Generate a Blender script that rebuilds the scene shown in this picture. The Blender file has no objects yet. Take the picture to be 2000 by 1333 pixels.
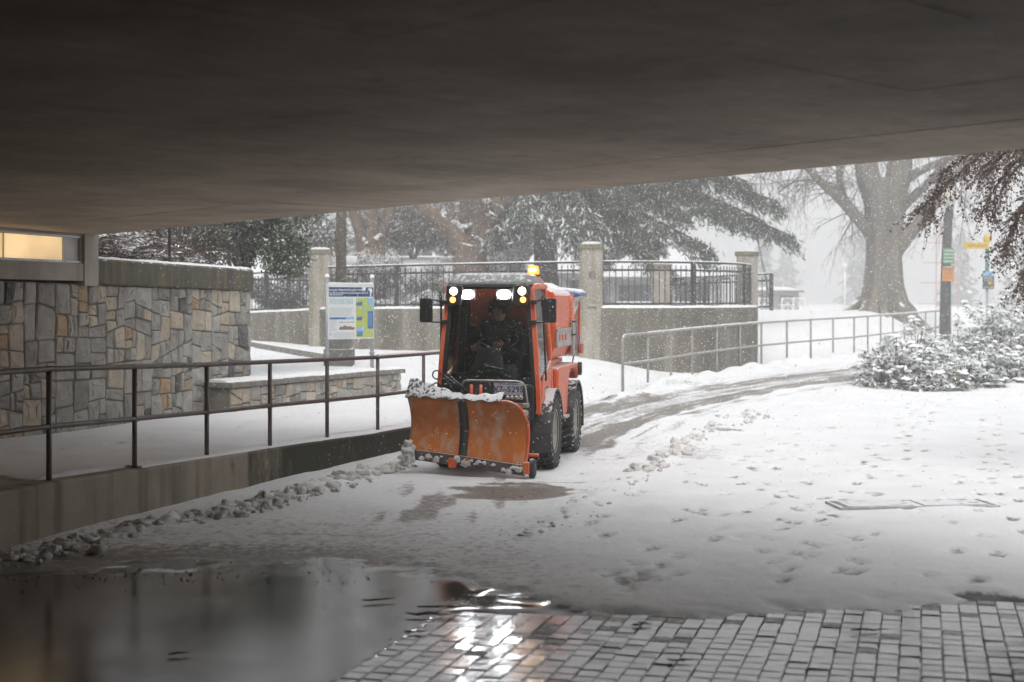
import bpy, bmesh, math, random
import numpy as np
from mathutils import Vector, Matrix, noise as mnoise

R = math.radians
random.seed(7)
rng = np.random.default_rng(11)
scene = bpy.context.scene
COL = scene.collection

# ------------------------------------------------------------------ camera
cam_d = bpy.data.cameras.new("camera")
cam = bpy.data.objects.new("camera", cam_d)
COL.objects.link(cam)
cam.location = (0, 0, 1.8)
cam.rotation_euler = (R(90), 0, 0)
cam_d.lens = 50
cam_d.sensor_width = 36
cam_d.shift_y = -0.0373
cam_d.clip_end = 2000
cam_d.dof.use_dof = True
cam_d.dof.focus_distance = 15.0
cam_d.dof.aperture_fstop = 2.0
scene.camera = cam

# ------------------------------------------------------------------ sky, sun, exposure
SUN_EL, SUN_AZ = 56.0, 185.0
world = bpy.data.worlds.new("World")
scene.world = world
world.use_nodes = True
wn = world.node_tree
wn.nodes.clear()
sky = wn.nodes.new("ShaderNodeTexSky")
sky.sky_type = 'NISHITA'
sky.sun_disc = False
sky.sun_elevation = R(SUN_EL)
sky.sun_rotation = R(SUN_AZ)
sky.air_density = 1.0
sky.dust_density = 6.0
sky.ozone_density = 1.0
hs = wn.nodes.new("ShaderNodeHueSaturation")
hs.inputs["Saturation"].default_value = 0.10
bg = wn.nodes.new("ShaderNodeBackground")
bg.inputs["Strength"].default_value = 0.14
wo = wn.nodes.new("ShaderNodeOutputWorld")
wn.links.new(sky.outputs[0], hs.inputs["Color"])
wn.links.new(hs.outputs[0], bg.inputs["Color"])
wn.links.new(bg.outputs[0], wo.inputs["Surface"])

sun_d = bpy.data.lights.new("sun", 'SUN')
sun_d.energy = 0.5
sun_d.angle = R(60)
sun_d.color = (1.0, 0.98, 0.95)
sun = bpy.data.objects.new("sun", sun_d)
COL.objects.link(sun)
# lamp shines from the sky's sun direction (sun_rotation is measured clockwise from +Y)
_sd = Vector((math.sin(R(SUN_AZ)) * math.cos(R(SUN_EL)), math.cos(R(SUN_AZ)) * math.cos(R(SUN_EL)), math.sin(R(SUN_EL))))
sun.rotation_euler = _sd.to_track_quat('Z', 'Y').to_euler()

scene.view_settings.view_transform = 'Standard'
scene.view_settings.look = 'None'
scene.view_settings.gamma = 1
scene.view_settings.use_curve_mapping = False
scene.view_settings.exposure = 0.52
scene.render.engine = 'CYCLES'
scene.cycles.use_denoising = True
scene.cycles.max_bounces = 8
scene.cycles.diffuse_bounces = 4
scene.cycles.glossy_bounces = 3
scene.cycles.transmission_bounces = 4
scene.cycles.transparent_max_bounces = 12
scene.cycles.volume_bounces = 1
scene.cycles.sample_clamp_indirect = 6.0
scene.cycles.caustics_reflective = False
scene.cycles.caustics_refractive = False
scene.cycles.use_light_tree = False

# ------------------------------------------------------------------ materials
MATS = {}

def nt(name):
    m = bpy.data.materials.new(name)
    m.use_nodes = True
    t = m.node_tree
    b = t.nodes["Principled BSDF"]
    return m, t, b

def N(t, kind, **kw):
    n = t.nodes.new(kind)
    for k, v in kw.items():
        if hasattr(n, k):
            setattr(n, k, v)
        else:
            n.inputs[k].default_value = v
    return n

def L(t, a, b):
    t.links.new(a, b)

def c4(c):
    return (c[0], c[1], c[2], 1.0)

def coords(t, stretch=(1, 1, 1), obj_space=True):
    tc = N(t, "ShaderNodeTexCoord")
    mp = N(t, "ShaderNodeMapping")
    mp.inputs["Scale"].default_value = stretch
    L(t, tc.outputs["Object" if obj_space else "Generated"], mp.inputs["Vector"])
    return mp.outputs[0]

def ramp(t, src, lo, hi, c0=(0, 0, 0), c1=(1, 1, 1)):
    r = N(t, "ShaderNodeValToRGB")
    r.color_ramp.elements[0].position = lo
    r.color_ramp.elements[0].color = c4(c0)
    r.color_ramp.elements[1].position = hi
    r.color_ramp.elements[1].color = c4(c1)
    L(t, src, r.inputs[0])
    return r

def mixc(t, fac, a, b):
    m = N(t, "ShaderNodeMix", data_type='RGBA')
    if isinstance(fac, (int, float)):
        m.inputs[0].default_value = fac
    else:
        L(t, fac, m.inputs[0])
    for s, v in ((6, a), (7, b)):
        if isinstance(v, tuple):
            m.inputs[s].default_value = c4(v)
        else:
            L(t, v, m.inputs[s])
    return m.outputs[2]

def math_(t, op, a, b=None, clamp=False):
    m = N(t, "ShaderNodeMath", operation=op)
    m.use_clamp = clamp
    for i, v in enumerate((a, b)):
        if v is None:
            continue
        if isinstance(v, (int, float)):
            m.inputs[i].default_value = v
        else:
            L(t, v, m.inputs[i])
    return m.outputs[0]

SNOW = (0.80, 0.81, 0.83)

def mat(name, c, c2=None, scale=6.0, rough=0.6, bump=0.0, bscale=40.0, metal=0.0, snow=0.0, snow_lo=0.45,
        stretch=(1, 1, 1), lo=0.35, hi=0.65, streak=None, streak_col=None, spec=0.5, coat=0.0, snow_scale=14.0, detail=5.0, rvar=0.0):
    """Plain surface: two colours mixed by noise, optional vertical streaks, fine relief, and snow lying on faces that look up."""
    if name in MATS:
        return MATS[name]
    m, t, b = nt(name)
    v = coords(t, stretch)
    col = c
    nz = N(t, "ShaderNodeTexNoise", Scale=scale, Detail=detail, Roughness=0.6)
    L(t, v, nz.inputs["Vector"])
    if c2 is not None:
        r = ramp(t, nz.outputs[0], lo, hi)
        col = mixc(t, r.outputs[0], c, c2)
    if streak is not None:
        v2 = coords(t, streak)
        n2 = N(t, "ShaderNodeTexNoise", Scale=1.0, Detail=4.0)
        L(t, v2, n2.inputs["Vector"])
        r2 = ramp(t, n2.outputs[0], 0.48, 0.72)
        col = mixc(t, r2.outputs[0], col, streak_col)
    rough_out = None
    if rvar:
        rr = ramp(t, nz.outputs[0], 0.3, 0.7, (rough,) * 3, (min(1, rough + rvar),) * 3)
        rough_out = rr.outputs[0]
    if snow > 0:
        g = N(t, "ShaderNodeNewGeometry")
        sx = N(t, "ShaderNodeSeparateXYZ")
        L(t, g.outputs["True Normal"], sx.inputs[0])
        n3 = N(t, "ShaderNodeTexNoise", Scale=snow_scale, Detail=4.0)
        L(t, coords(t), n3.inputs["Vector"])
        a = math_(t, 'ADD', sx.outputs[2], math_(t, 'MULTIPLY', math_(t, 'SUBTRACT', n3.outputs[0], 0.5), 1.6))
        r3 = ramp(t, a, snow_lo, snow_lo + 0.12)
        f = math_(t, 'MULTIPLY', r3.outputs[0], snow)
        col = mixc(t, f, col, SNOW)
    if isinstance(col, tuple):
        b.inputs["Base Color"].default_value = c4(col)
    else:
        L(t, col, b.inputs["Base Color"])
    if rough_out is not None:
        L(t, rough_out, b.inputs["Roughness"])
    else:
        b.inputs["Roughness"].default_value = rough
    b.inputs["Metallic"].default_value = metal
    b.inputs["Specular IOR Level"].default_value = spec
    if coat:
        b.inputs["Coat Weight"].default_value = coat
        b.inputs["Coat Roughness"].default_value = 0.13
        b.inputs["Coat IOR"].default_value = 1.6
    if bump > 0:
        n4 = N(t, "ShaderNodeTexNoise", Scale=bscale, Detail=6.0, Roughness=0.65)
        L(t, v, n4.inputs["Vector"])
        bp = N(t, "ShaderNodeBump", Strength=bump, Distance=0.02)
        L(t, n4.outputs[0], bp.inputs["Height"])
        L(t, bp.outputs[0], b.inputs["Normal"])
    MATS[name] = m
    return m

def emit(name, c, s):
    if name in MATS:
        return MATS[name]
    m, t, b = nt(name)
    b.inputs["Base Color"].default_value = c4(c)
    b.inputs["Emission Color"].default_value = c4(c)
    b.inputs["Emission Strength"].default_value = s
    MATS[name] = m
    return m

def glass(name, tint=(0.8, 0.85, 0.83), refl=0.08):
    if name in MATS:
        return MATS[name]
    m, t, b = nt(name)
    out = t.nodes["Material Output"]
    tr = N(t, "ShaderNodeBsdfTransparent")
    tr.inputs[0].default_value = c4(tint)
    gl = N(t, "ShaderNodeBsdfGlossy")
    gl.inputs["Roughness"].default_value = 0.04
    fr = N(t, "ShaderNodeFresnel", IOR=1.45)
    f = math_(t, 'ADD', fr.outputs[0], refl * 0.4, True)
    mx = N(t, "ShaderNodeMixShader")
    L(t, f, mx.inputs[0]); L(t, tr.outputs[0], mx.inputs[1]); L(t, gl.outputs[0], mx.inputs[2])
    L(t, mx.outputs[0], out.inputs["Surface"])
    MATS[name] = m
    return m

def leafmat(name, dark, light, snowy=True, rough=0.5):
    """Leaf colour from the per-face attributes 'tint' (0..1) and 'snow' (0 or 1)."""
    if name in MATS:
        return MATS[name]
    m, t, b = nt(name)
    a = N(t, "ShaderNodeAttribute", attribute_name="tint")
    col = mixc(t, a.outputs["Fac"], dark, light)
    if snowy:
        s = N(t, "ShaderNodeAttribute", attribute_name="snow")
        col = mixc(t, s.outputs["Fac"], col, SNOW)
    L(t, col, b.inputs["Base Color"])
    b.inputs["Roughness"].default_value = rough
    MATS[name] = m
    return m

# ------------------------------------------------------------------ mesh helpers
class MB:
    def __init__(self):
        self.v = []; self.f = []
    def add(self, vs, fs):
        o = len(self.v)
        self.v.extend([tuple(p) for p in vs])
        self.f.extend([tuple(i + o for i in f) for f in fs])
        return self
    def box(self, c, s, rz=0.0, M=None):
        x, y, z = s[0] / 2, s[1] / 2, s[2] / 2
        vs = [(-x, -y, -z), (x, -y, -z), (x, y, -z), (-x, y, -z), (-x, -y, z), (x, -y, z), (x, y, z), (-x, y, z)]
        ca, sa = math.cos(rz), math.sin(rz)
        out = []
        for p in vs:
            if M is not None:
                q = M @ Vector(p)
                out.append((q.x + c[0], q.y + c[1], q.z + c[2]))
            else:
                out.append((p[0] * ca - p[1] * sa + c[0], p[0] * sa + p[1] * ca + c[1], p[2] + c[2]))
        return self.add(out, [(0, 3, 2, 1), (4, 5, 6, 7), (0, 1, 5, 4), (1, 2, 6, 5), (2, 3, 7, 6), (3, 0, 4, 7)])
    def tube(self, pts, rad, n=8, cap=True):
        pts = [Vector(p) for p in pts]
        if not isinstance(rad, (list, tuple)):
            rad = [rad] * len(pts)
        rings = []
        prev = None
        for i, p in enumerate(pts):
            a = pts[max(i - 1, 0)]; b_ = pts[min(i + 1, len(pts) - 1)]
            d = (b_ - a)
            d = d.normalized() if d.length > 1e-9 else Vector((0, 0, 1))
            if prev is None:
                up = Vector((0, 0, 1)) if abs(d.z) < 0.9 else Vector((1, 0, 0))
                u = d.cross(up).normalized()
            else:
                u = (prev - d * prev.dot(d))
                u = u.normalized() if u.length > 1e-6 else d.orthogonal().normalized()
            prev = u
            w = d.cross(u)
            rings.append([p + (u * math.cos(2 * math.pi * k / n) + w * math.sin(2 * math.pi * k / n)) * rad[i] for k in range(n)])
        vs = [q for r in rings for q in r]
        fs = []
        for i in range(len(rings) - 1):
            for k in range(n):
                a = i * n + k; b_ = i * n + (k + 1) % n
                fs.append((a, b_, b_ + n, a + n))
        if cap:
            fs.append(tuple(range(n - 1, -1, -1)))
            o = (len(rings) - 1) * n
            fs.append(tuple(o + k for k in range(n)))
        return self.add(vs, fs)
    def lathe(self, prof, n=24, axis='Z', c=(0, 0, 0)):
        """prof: (radius, height) pairs; revolved about axis through c."""
        vs = []; fs = []
        for (r, h) in prof:
            for k in range(n):
                a = 2 * math.pi * k / n
                p = (r * math.cos(a), r * math.sin(a), h)
                if axis == 'X':
                    p = (h, r * math.cos(a), r * math.sin(a))
                elif axis == 'Y':
                    p = (r * math.cos(a), h, r * math.sin(a))
                vs.append((p[0] + c[0], p[1] + c[1], p[2] + c[2]))
        for i in range(len(prof) - 1):
            for k in range(n):
                a = i * n + k; b_ = i * n + (k + 1) % n
                fs.append((a, b_, b_ + n, a + n))
        return self.add(vs, fs)
    def prism(self, poly, axis, a, b):
        """Extrude a 2-D outline along axis from a to b ('X': outline in (y,z); 'Y': (x,z); 'Z': (x,y))."""
        def P(p, h):
            return {'X': (h, p[0], p[1]), 'Y': (p[0], h, p[1]), 'Z': (p[0], p[1], h)}[axis]
        n = len(poly)
        vs = [P(p, a) for p in poly] + [P(p, b) for p in poly]
        fs = [tuple(range(n)), tuple(range(2 * n - 1, n - 1, -1))]
        for k in range(n):
            fs.append((k, (k + 1) % n, n + (k + 1) % n, n + k))
        return self.add(vs, fs)
    def grid(self, rows):
        n = len(rows[0])
        vs = [p for r in rows for p in r]
        fs = []
        for i in range(len(rows) - 1):
            for k in range(n - 1):
                a = i * n + k
                fs.append((a, a + 1, a + 1 + n, a + n))
        return self.add(vs, fs)
    def mesh(self, name, smooth=False, fix=True):
        me = bpy.data.meshes.new(name)
        me.from_pydata(self.v, [], self.f)
        if fix:
            bm = bmesh.new(); bm.from_mesh(me)
            bmesh.ops.recalc_face_normals(bm, faces=bm.faces)
            bm.to_mesh(me); bm.free()
        if smooth:
            me.polygons.foreach_set("use_smooth", [True] * len(me.polygons))
        me.update()
        return me

def link(name, me, material=None, parent=None, loc=None, rot=None):
    o = bpy.data.objects.new(name, me)
    COL.objects.link(o)
    if material is not None and me is not None and len(me.materials) == 0:
        me.materials.append(material)
    if parent is not None:
        o.parent = parent
    if loc is not None:
        o.location = loc
    if rot is not None:
        o.rotation_euler = rot
    return o

def part(name, mb, material, parent=None, smooth=False, bevel=0.0, solid=0.0, fix=True, subsurf=0):
    me = mb.mesh(name, smooth, fix)
    o = link(name, me, material, parent)
    if solid:
        md = o.modifiers.new("solid", 'SOLIDIFY'); md.thickness = solid; md.offset = 0
    if subsurf:
        md = o.modifiers.new("sub", 'SUBSURF'); md.levels = subsurf; md.render_levels = subsurf
    if bevel:
        md = o.modifiers.new("bevel", 'BEVEL'); md.width = bevel; md.segments = 2; md.limit_method = 'ANGLE'; md.angle_limit = R(35)
    return o

def empty(name, loc=(0, 0, 0), rz=0.0):
    o = bpy.data.objects.new(name, None)
    COL.objects.link(o)
    o.location = loc
    o.rotation_euler = (0, 0, rz)
    o.empty_display_size = 0.1
    return o

def tag(o, label, cat, group=None, kind=None):
    o["label"] = label
    o["category"] = cat
    if group:
        o["group"] = group
    o["kind"] = kind or "thing"
    return o

def leaves(name, P, D, W, ln, wd, tint, snow, material, parent, bend=0.0):
    """Leaf quads: centres P, long axis D, side axis W (unit), lengths, widths."""
    P = np.asarray(P, float); D = np.asarray(D, float); W = np.asarray(W, float)
    n = len(P)
    ln = np.asarray(ln, float).reshape(-1, 1) * np.ones((n, 1)); wd = np.asarray(wd, float).reshape(-1, 1) * np.ones((n, 1))
    nz = np.cross(D, W)
    a = P - D * ln * 0.5
    b = P + W * wd * 0.5 + nz * wd * bend
    c = P + D * ln * 0.5
    d = P - W * wd * 0.5 + nz * wd * bend
    V = np.stack([a, b, c, d], 1).reshape(-1, 3)
    me = bpy.data.meshes.new(name)
    me.vertices.add(4 * n); me.vertices.foreach_set("co", V.ravel())
    me.loops.add(4 * n); me.loops.foreach_set("vertex_index", np.arange(4 * n))
    me.polygons.add(n)
    me.polygons.foreach_set("loop_start", np.arange(0, 4 * n, 4))
    me.polygons.foreach_set("loop_total", np.full(n, 4))
    me.update()
    at = me.attributes.new("tint", 'FLOAT', 'FACE'); at.data.foreach_set("value", np.asarray(tint, float))
    at = me.attributes.new("snow", 'FLOAT', 'FACE'); at.data.foreach_set("value", np.asarray(snow, float))
    return link(name, me, material, parent)

def unit(a):
    return a / np.maximum(np.linalg.norm(a, axis=1, keepdims=True), 1e-9)

def lattice(x, y, seed=0):
    """Smooth value noise in 0..1 for arrays."""
    x = np.asarray(x, float); y = np.asarray(y, float)
    xi = np.floor(x).astype(np.int64); yi = np.floor(y).astype(np.int64)
    fx = x - xi; fy = y - yi
    fx = fx * fx * (3 - 2 * fx); fy = fy * fy * (3 - 2 * fy)
    def h(i, j):
        k = (i * 374761393 + j * 668265263 + seed * 1442695041) & 0xFFFFFFFF
        k = ((k ^ (k >> 13)) * 1274126177) & 0xFFFFFFFF
        return ((k ^ (k >> 16)) & 0xFFFFFF) / float(0xFFFFFF)
    return (h(xi, yi) * (1 - fx) + h(xi + 1, yi) * fx) * (1 - fy) + (h(xi, yi + 1) * (1 - fx) + h(xi + 1, yi + 1) * fx) * fy

def sstep(a, lo, hi):
    t = np.clip((a - lo) / (hi - lo), 0, 1)
    return t * t * (3 - 2 * t)

# ------------------------------------------------------------------ terrain heights
KERB = np.array([(-6.5, 1.0), (-4.62, 7.2), (-4.2, 8.5), (-3.84, 9.65), (-3.50, 10.75), (-3.15, 11.87), (-2.79, 13.0), (-2.40, 14.1), (-1.97, 15.15),
                 (-1.53, 16.2), (-1.07, 17.2), (-0.6, 18.2), (0.6, 21.6), (2.0, 25.7), (3.7, 29.2), (5.7, 32.5), (8.9, 37.0),
                 (14.0, 46.0), (22.0, 60.0), (60.0, 130.0), (140, 290)])

def side(x, y):
    """Signed distance from the road edge line, positive on the path's side."""
    x = np.asarray(x, float); y = np.asarray(y, float)
    best = np.full(x.shape, 1e9); sg = np.ones(x.shape)
    for (x0, y0), (x1, y1) in zip(KERB[:-1], KERB[1:]):
        dx, dy = x1 - x0, y1 - y0
        t = np.clip(((x - x0) * dx + (y - y0) * dy) / (dx * dx + dy * dy), 0, 1)
        ex, ey = x - (x0 + t * dx), y - (y0 + t * dy)
        d = np.hypot(ex, ey)
        s = np.sign(dx * (y - y0) - dy * (x - x0))
        m = d < best
        best = np.where(m, d, best); sg = np.where(m, s, sg)
    return best * sg

PATH_Y = [-20, 5, 10.75, 13, 16, 18, 22, 25, 30, 34, 45]
PATH_Z = [0.5, 0.47, 0.445, 0.38, 0.325, 0.33, 0.37, 0.47, 0.64, 0.74, 0.8]

def pathz(y):
    return np.interp(y, PATH_Y, PATH_Z)

def ground_z(x, y):
    x = np.asarray(x, float); y = np.asarray(y, float)
    road = np.interp(y, [0, 15, 17, 20, 24, 28.7, 33, 40, 48, 60, 80, 120, 300], [0, 0, 0.02, 0.06, 0.12, 0.2, 0.32, 0.42, 0.5, 0.60, 0.68, 0.8, 1.0])
    s = side(x, y)
    w = np.where(y < 18.3, 0.08, 0.08 + (y - 18.3) * 0.28)
    w = np.minimum(w, 2.6)
    k = sstep(s, -0.02, w)
    rise = np.interp(y, [30, 36, 42, 48, 60, 100, 300], [0, 0.1, 0.3, 0.55, 0.42, 0.2, 0.0])
    bank = np.where(y < 25, pathz(y), road + 0.40 + rise)
    bl = sstep(y, 23, 30)
    bank = pathz(y) * (1 - bl) + (road + 0.42 + rise) * bl
    z = road * (1 - k) + bank * k
    z = z + 1.9 * sstep(y, 35.5, 45) * sstep(-x, -3.2, 1.0)
    # the low mound round the big plane tree
    z = z + 0.12 * np.exp(-((x - 12.7) ** 2 + (y - 48) ** 2) / 6.0)
    return z

def gz(x, y):
    return float(ground_z(np.array([x]), np.array([y]))[0])

SL_X = [-8, -3.4, -2.95, -2.13, -1.06, -0.52, -0.20, 0.10, 0.40, 0.75, 1.48, 2.1, 3.12, 6, 10]
SL_Y = [9.3, 9.47, 9.65, 9.84, 9.84, 9.56, 9.15, 8.75, 8.35, 8.18, 8.24, 8.38, 8.70, 9.3, 9.8]
SETT_U = np.array([0.277, 0.961])           # direction of the sett columns
SETT_V = np.array([0.961, -0.277])

def snow_line(x):
    return np.interp(x, SL_X, SL_Y)

def sett_left(y):
    return -0.85 + (y - 6.75) * 0.288

# ================================================================== GROUND
def geo(a, b, d0, grow):
    out = [a]; d = d0
    while out[-1] < b:
        out.append(out[-1] + d); d *= grow
    return out

gx = np.unique(np.round(np.concatenate([-np.array(geo(5.2, 160, 0.12, 1.13))[::-1], np.arange(-5.2, 7.6, 0.04), np.array(geo(7.6, 260, 0.10, 1.09))]), 4))
gy = np.unique(np.round(np.concatenate([np.linspace(-80, 6.0, 16), np.arange(6.0, 19.5, 0.035), np.arange(19.5, 34, 0.09), np.array(geo(34, 330, 0.2, 1.09))]), 4))
GX, GY = np.meshgrid(gx, gy)
GZ = ground_z(GX, GY)
S = side(GX, GY)
ysl = snow_line(GX)
edge_n = (lattice(GX * 1.3, GY * 1.7, 3) - 0.5) * 0.45 + (lattice(GX * 4.5, GY * 5, 4) - 0.5) * 0.25 + (lattice(GX * 13, GY * 11, 5) - 0.5) * 0.13
on_road = (S < 0.05)
under = sstep(ysl + edge_n - GY, -0.14, 0.20)                     # 1 where no snow has blown in
under = np.where(on_road, under, sstep(np.interp(GX, [-8, -5, -4.3, -3.6], [11.2, 12.0, 11.6, 10.9]) + edge_n * 1.5 - GY, -0.2, 0.5))
bare = under.copy()
slush = np.zeros_like(GX)
# thin brown slush on the left in front of the dry edge, under the bridge
slush = np.maximum(slush, 0.8 * sstep(1.3 - (GY - ysl), 0, 1.2) * sstep(-GX, -0.2, 1.5) * on_road)
slush = np.maximum(slush, 0.30 * sstep(-(GY - 13.5), -1.0, 3.5) * sstep(0.9 - GX, -0.4, 1.2) * on_road)
# scraped wet patch ahead of the blade
q = ((GX + 0.02) / 0.62) ** 2 + ((GY - 13.45) / 0.68) ** 2
pn = lattice(GX * 2.2, GY * 7, 8)
slush = np.maximum(slush, sstep(1.15 - q + (pn - 0.5) * 0.9, 0.05, 0.6) * 0.95)
bare = np.maximum(bare, sstep(0.85 - q + (pn - 0.5) * 0.9, 0.1, 0.7) * 0.45)
# wheel tracks behind the machine, curving away to the right
TR = np.array([(0.05, 14.6), (0.25, 16.4), (0.60, 18.3), (1.25, 20.6), (2.35, 23.4), (4.0, 26.4), (6.2, 29.4), (9.0, 32.6), (13, 37), (19, 44), (30, 58)])
TRy = TR[:, 1]
cx = np.interp(GY, TRy, TR[:, 0])
slope = np.interp(GY, TRy[:-1], np.diff(TR[:, 0]) / np.diff(TRy))
dperp = (GX - cx) / np.sqrt(1 + slope ** 2)
tn = lattice(GX * 3, GY * 1.2, 12)
tn2 = lattice(GX * 9, GY * 4, 14)
trk = np.zeros_like(GX)
for off, wd, am in ((0.52, 0.24, 1.0), (-0.52, 0.22, 0.9), (0.0, 0.36, 0.5), (1.15, 0.12, 0.45), (-1.0, 0.08, 0.4)):
    trk = np.maximum(trk, am * sstep(wd + (tn - 0.5) * 0.22 - np.abs(dperp - off), -0.05, 0.10))
far_fade = sstep(GY, 15.2, 18.0) * np.where(GY > 36, 0.8, 1.0)
along_n = lattice(dperp * 13 + 50, GY * 0.55, 15); patch_n = lattice(GX * 1.6, GY * 0.9, 16)
slush = np.maximum(slush, trk * far_fade * (0.42 + 0.75 * along_n + 0.5 * (patch_n - 0.35)) * (S < 0.6))
lane_w = sstep(1.35 - np.abs(dperp), -0.1, 0.4) * far_fade
slush = np.maximum(slush, lane_w * sstep(along_n + 0.6 * (patch_n - 0.5), 0.52, 0.9) * 0.75 * (S < 0.6))
front = sstep(1.2 - np.abs(GX + 0.1 - (GY - 14) * 0.06), 0, 0.5) * sstep(GY, 9.5, 11) * sstep(15 - GY, 0, 1)
slush = np.maximum(slush, front * sstep(lattice(GX * 9, GY * 1.1, 17) + 0.5 * (patch_n - 0.5), 0.52, 0.92) * 0.7)
bare = np.maximum(bare, (trk > 0.8) * far_fade * 0.30 * (S < 0.6) * tn2)
lane = sstep(0.95 - np.abs(dperp), -0.2, 0.3) * far_fade * 0.10
slush = np.maximum(slush, lane * (S < 0.6))
# grey scrape on the open snow and patches
for (px_, py_, rx_, ry_, am) in ((2.1, 16.6, 0.5, 0.9, 0.33), (2.9, 19.4, 0.30, 0.25, 0.6), (1.7, 20.2, 0.45, 0.12, 0.5), (-0.5, 12.0, 0.6, 0.10, 0.3),
                                 (0.55, 14.1, 0.5, 0.07, 0.5), (1.0, 16.1, 0.22, 0.06, 0.6), (-1.6, 11.4, 0.7, 0.12, 0.4), (-1.3, 10.9, 0.9, 0.10, 0.45)):
    qq = ((GX - px_) / rx_) ** 2 + ((GY - py_) / ry_) ** 2
    slush = np.maximum(slush, am * sstep(1.0 - qq + (tn2 - 0.5) * 1.2, 0, 0.8))
# footprints: boot-sized dents
feet = []
def trail(pts, step=0.62, jitter=0.05):
    for (x0, y0), (x1, y1) in zip(pts[:-1], pts[1:]):
        d = math.hypot(x1 - x0, y1 - y0); n = max(1, int(d / step))
        for i in range(n):
            t = i / n
            s_ = 0.11 * (1 if len(feet) % 2 else -1)
            ux, uy = (x1 - x0) / d, (y1 - y0) / d
            feet.append((x0 + (x1 - x0) * t - uy * s_ + random.uniform(-jitter, jitter), y0 + (y1 - y0) * t + ux * s_ + random.uniform(-jitter, jitter), math.atan2(uy, ux), random.uniform(0.5, 1.0)))
trail([(2.9, 9.2), (3.35, 10.2), (3.7, 11.6), (4.3, 13.4), (5.1, 15.2), (6.1, 17.6), (7.6, 20)])
trail([(2.85, 12.0), (3.5, 13.2), (4.1, 14.6), (4.6, 16.3), (5.6, 19.5), (6.6, 22.6), (8.5, 27)])
trail([(1.0, 9.4), (1.5, 10.9), (2.0, 12.1), (2.9, 14.2), (3.2, 16.2), (3.4, 19)], step=0.7, jitter=0.12)
trail([(0.9, 10.6), (2.0, 13.3), (2.5, 15.2), (4.5, 20.5)], step=0.9, jitter=0.2)
trail([(3.9, 9.4), (4.0, 10.6), (4.3, 12.2), (4.9, 14.2), (5.9, 17.5), (7.2, 21.5)], step=0.40, jitter=0.06)
trail([(2.2, 11.2), (3.2, 13.0), (3.9, 15.4), (5.2, 18.8), (7.0, 24.5)], step=0.45, jitter=0.10)
trail([(1.9, 9.0), (2.6, 11.3), (2.4, 13.6), (2.7, 17)], step=0.55, jitter=0.15)
trail([(-4.9, 12.7), (-3.9, 14.4), (-3.2, 16.6), (-2.6, 19)], step=0.7, jitter=0.2)
for i in range(110):
    feet.append((random.uniform(0.6, 5.5), random.uniform(8.8, 18), random.uniform(0.8, 2.0), random.uniform(0.2, 0.8)))
dent = np.zeros_like(GX)
for (fx, fy, fa, am) in feet:
    i0, i1 = np.searchsorted(gx, [fx - 0.25, fx + 0.25]); j0, j1 = np.searchsorted(gy, [fy - 0.25, fy + 0.25])
    sx, sy = GX[j0:j1, i0:i1] - fx, GY[j0:j1, i0:i1] - fy
    u = sx * math.cos(fa) + sy * math.sin(fa); w = -sx * math.sin(fa) + sy * math.cos(fa)
    e = (u / 0.15) ** 2 + (w / 0.06) ** 2
    dent[j0:j1, i0:i1] = np.maximum(dent[j0:j1, i0:i1], am * sstep(1.2 - e, 0, 0.7))
dent *= (1 - under)
slush = np.maximum(slush, dent * 0.72)
rel = (lattice(GX * 0.8, GY * 0.8, 21) - 0.5) * 0.035 + (lattice(GX * 3.1, GY * 2.3, 22) - 0.5) * 0.016 + (lattice(GX * 11, GY * 9, 23) - 0.5) * 0.006
snow_t = 0.022 + rel * (1 - np.clip(slush, 0, 1) * 0.6)
# ploughed ridges: along the kerb on the left, along the lane's other edge on the right
for line, hh, ww in (([(-3.75, 9.3), (-3.28, 10.2), (-2.9, 11.1), (-2.5, 12.1), (-2.1, 13.1), (-1.75, 14.1), (-1.4, 15.2), (-1.1, 16.2)], 0.075, 0.17),
                     ([(0.05, 10.7), (0.43, 11.96), (0.86, 13.2), (1.4, 15.0), (2.03, 17.1), (2.6, 19.0), (3.8, 22.2), (6.2, 26.0), (9.2, 29.8)], 0.028, 0.13)):
    line = np.array(line)
    lx = np.interp(GY, line[:, 1], line[:, 0], left=99, right=99)
    snow_t = snow_t + hh * np.exp(-((GX - lx) / ww) ** 2) * (0.15 + 1.1 * lattice(GX * 5, GY * 5, 31) * lattice(GX * 12, GY * 12, 32) * 1.6)
snow_t = snow_t - dent * 0.030 - np.clip(slush - 0.35, 0, 1) * 0.02
# ploughed bank at the foot of the far railing
snow_t = snow_t + np.where(GY > 19, 0.16 * np.exp(-((S + 0.28) / 0.22) ** 2) * (0.4 + lattice(GX * 2.5, GY * 2.5, 33)) * sstep(GY, 21, 26), 0)
snow_t = snow_t + np.where((GY > 9.5) & (GY < 18), 0.05 * np.exp(-((S + 0.05) / 0.14) ** 2), 0) * (1 - under)
GZ = GZ + np.where(GY < 60, snow_t, 0.02) * (1 - under)
in_sett = (GX > sett_left(GY) + 0.05) & on_road
GZ = np.where(in_sett & (GY < 8.6 + 0.16 * np.maximum(0, GX - 0.8)), GZ - 0.036 * sstep(np.minimum(ysl + 0.10, 8.22 + 0.16 * np.maximum(0, GX - 0.8)) - GY + edge_n * 0.8, -0.22, 0.14), GZ)
GZ = np.where(~in_sett & on_road & (under > 0.5), GZ + (lattice(GX * 0.9, GY * 0.9, 41) - 0.5) * 0.004, GZ)
ny, nx = GX.shape
me = bpy.data.meshes.new("ground")
me.vertices.add(nx * ny)
me.vertices.foreach_set("co", np.stack([GX, GY, GZ], -1).reshape(-1))
ii = np.arange((ny - 1) * (nx - 1)); r_, c_ = ii // (nx - 1), ii % (nx - 1)
a_ = r_ * nx + c_
quads = np.stack([a_, a_ + 1, a_ + 1 + nx, a_ + nx], 1)
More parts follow.
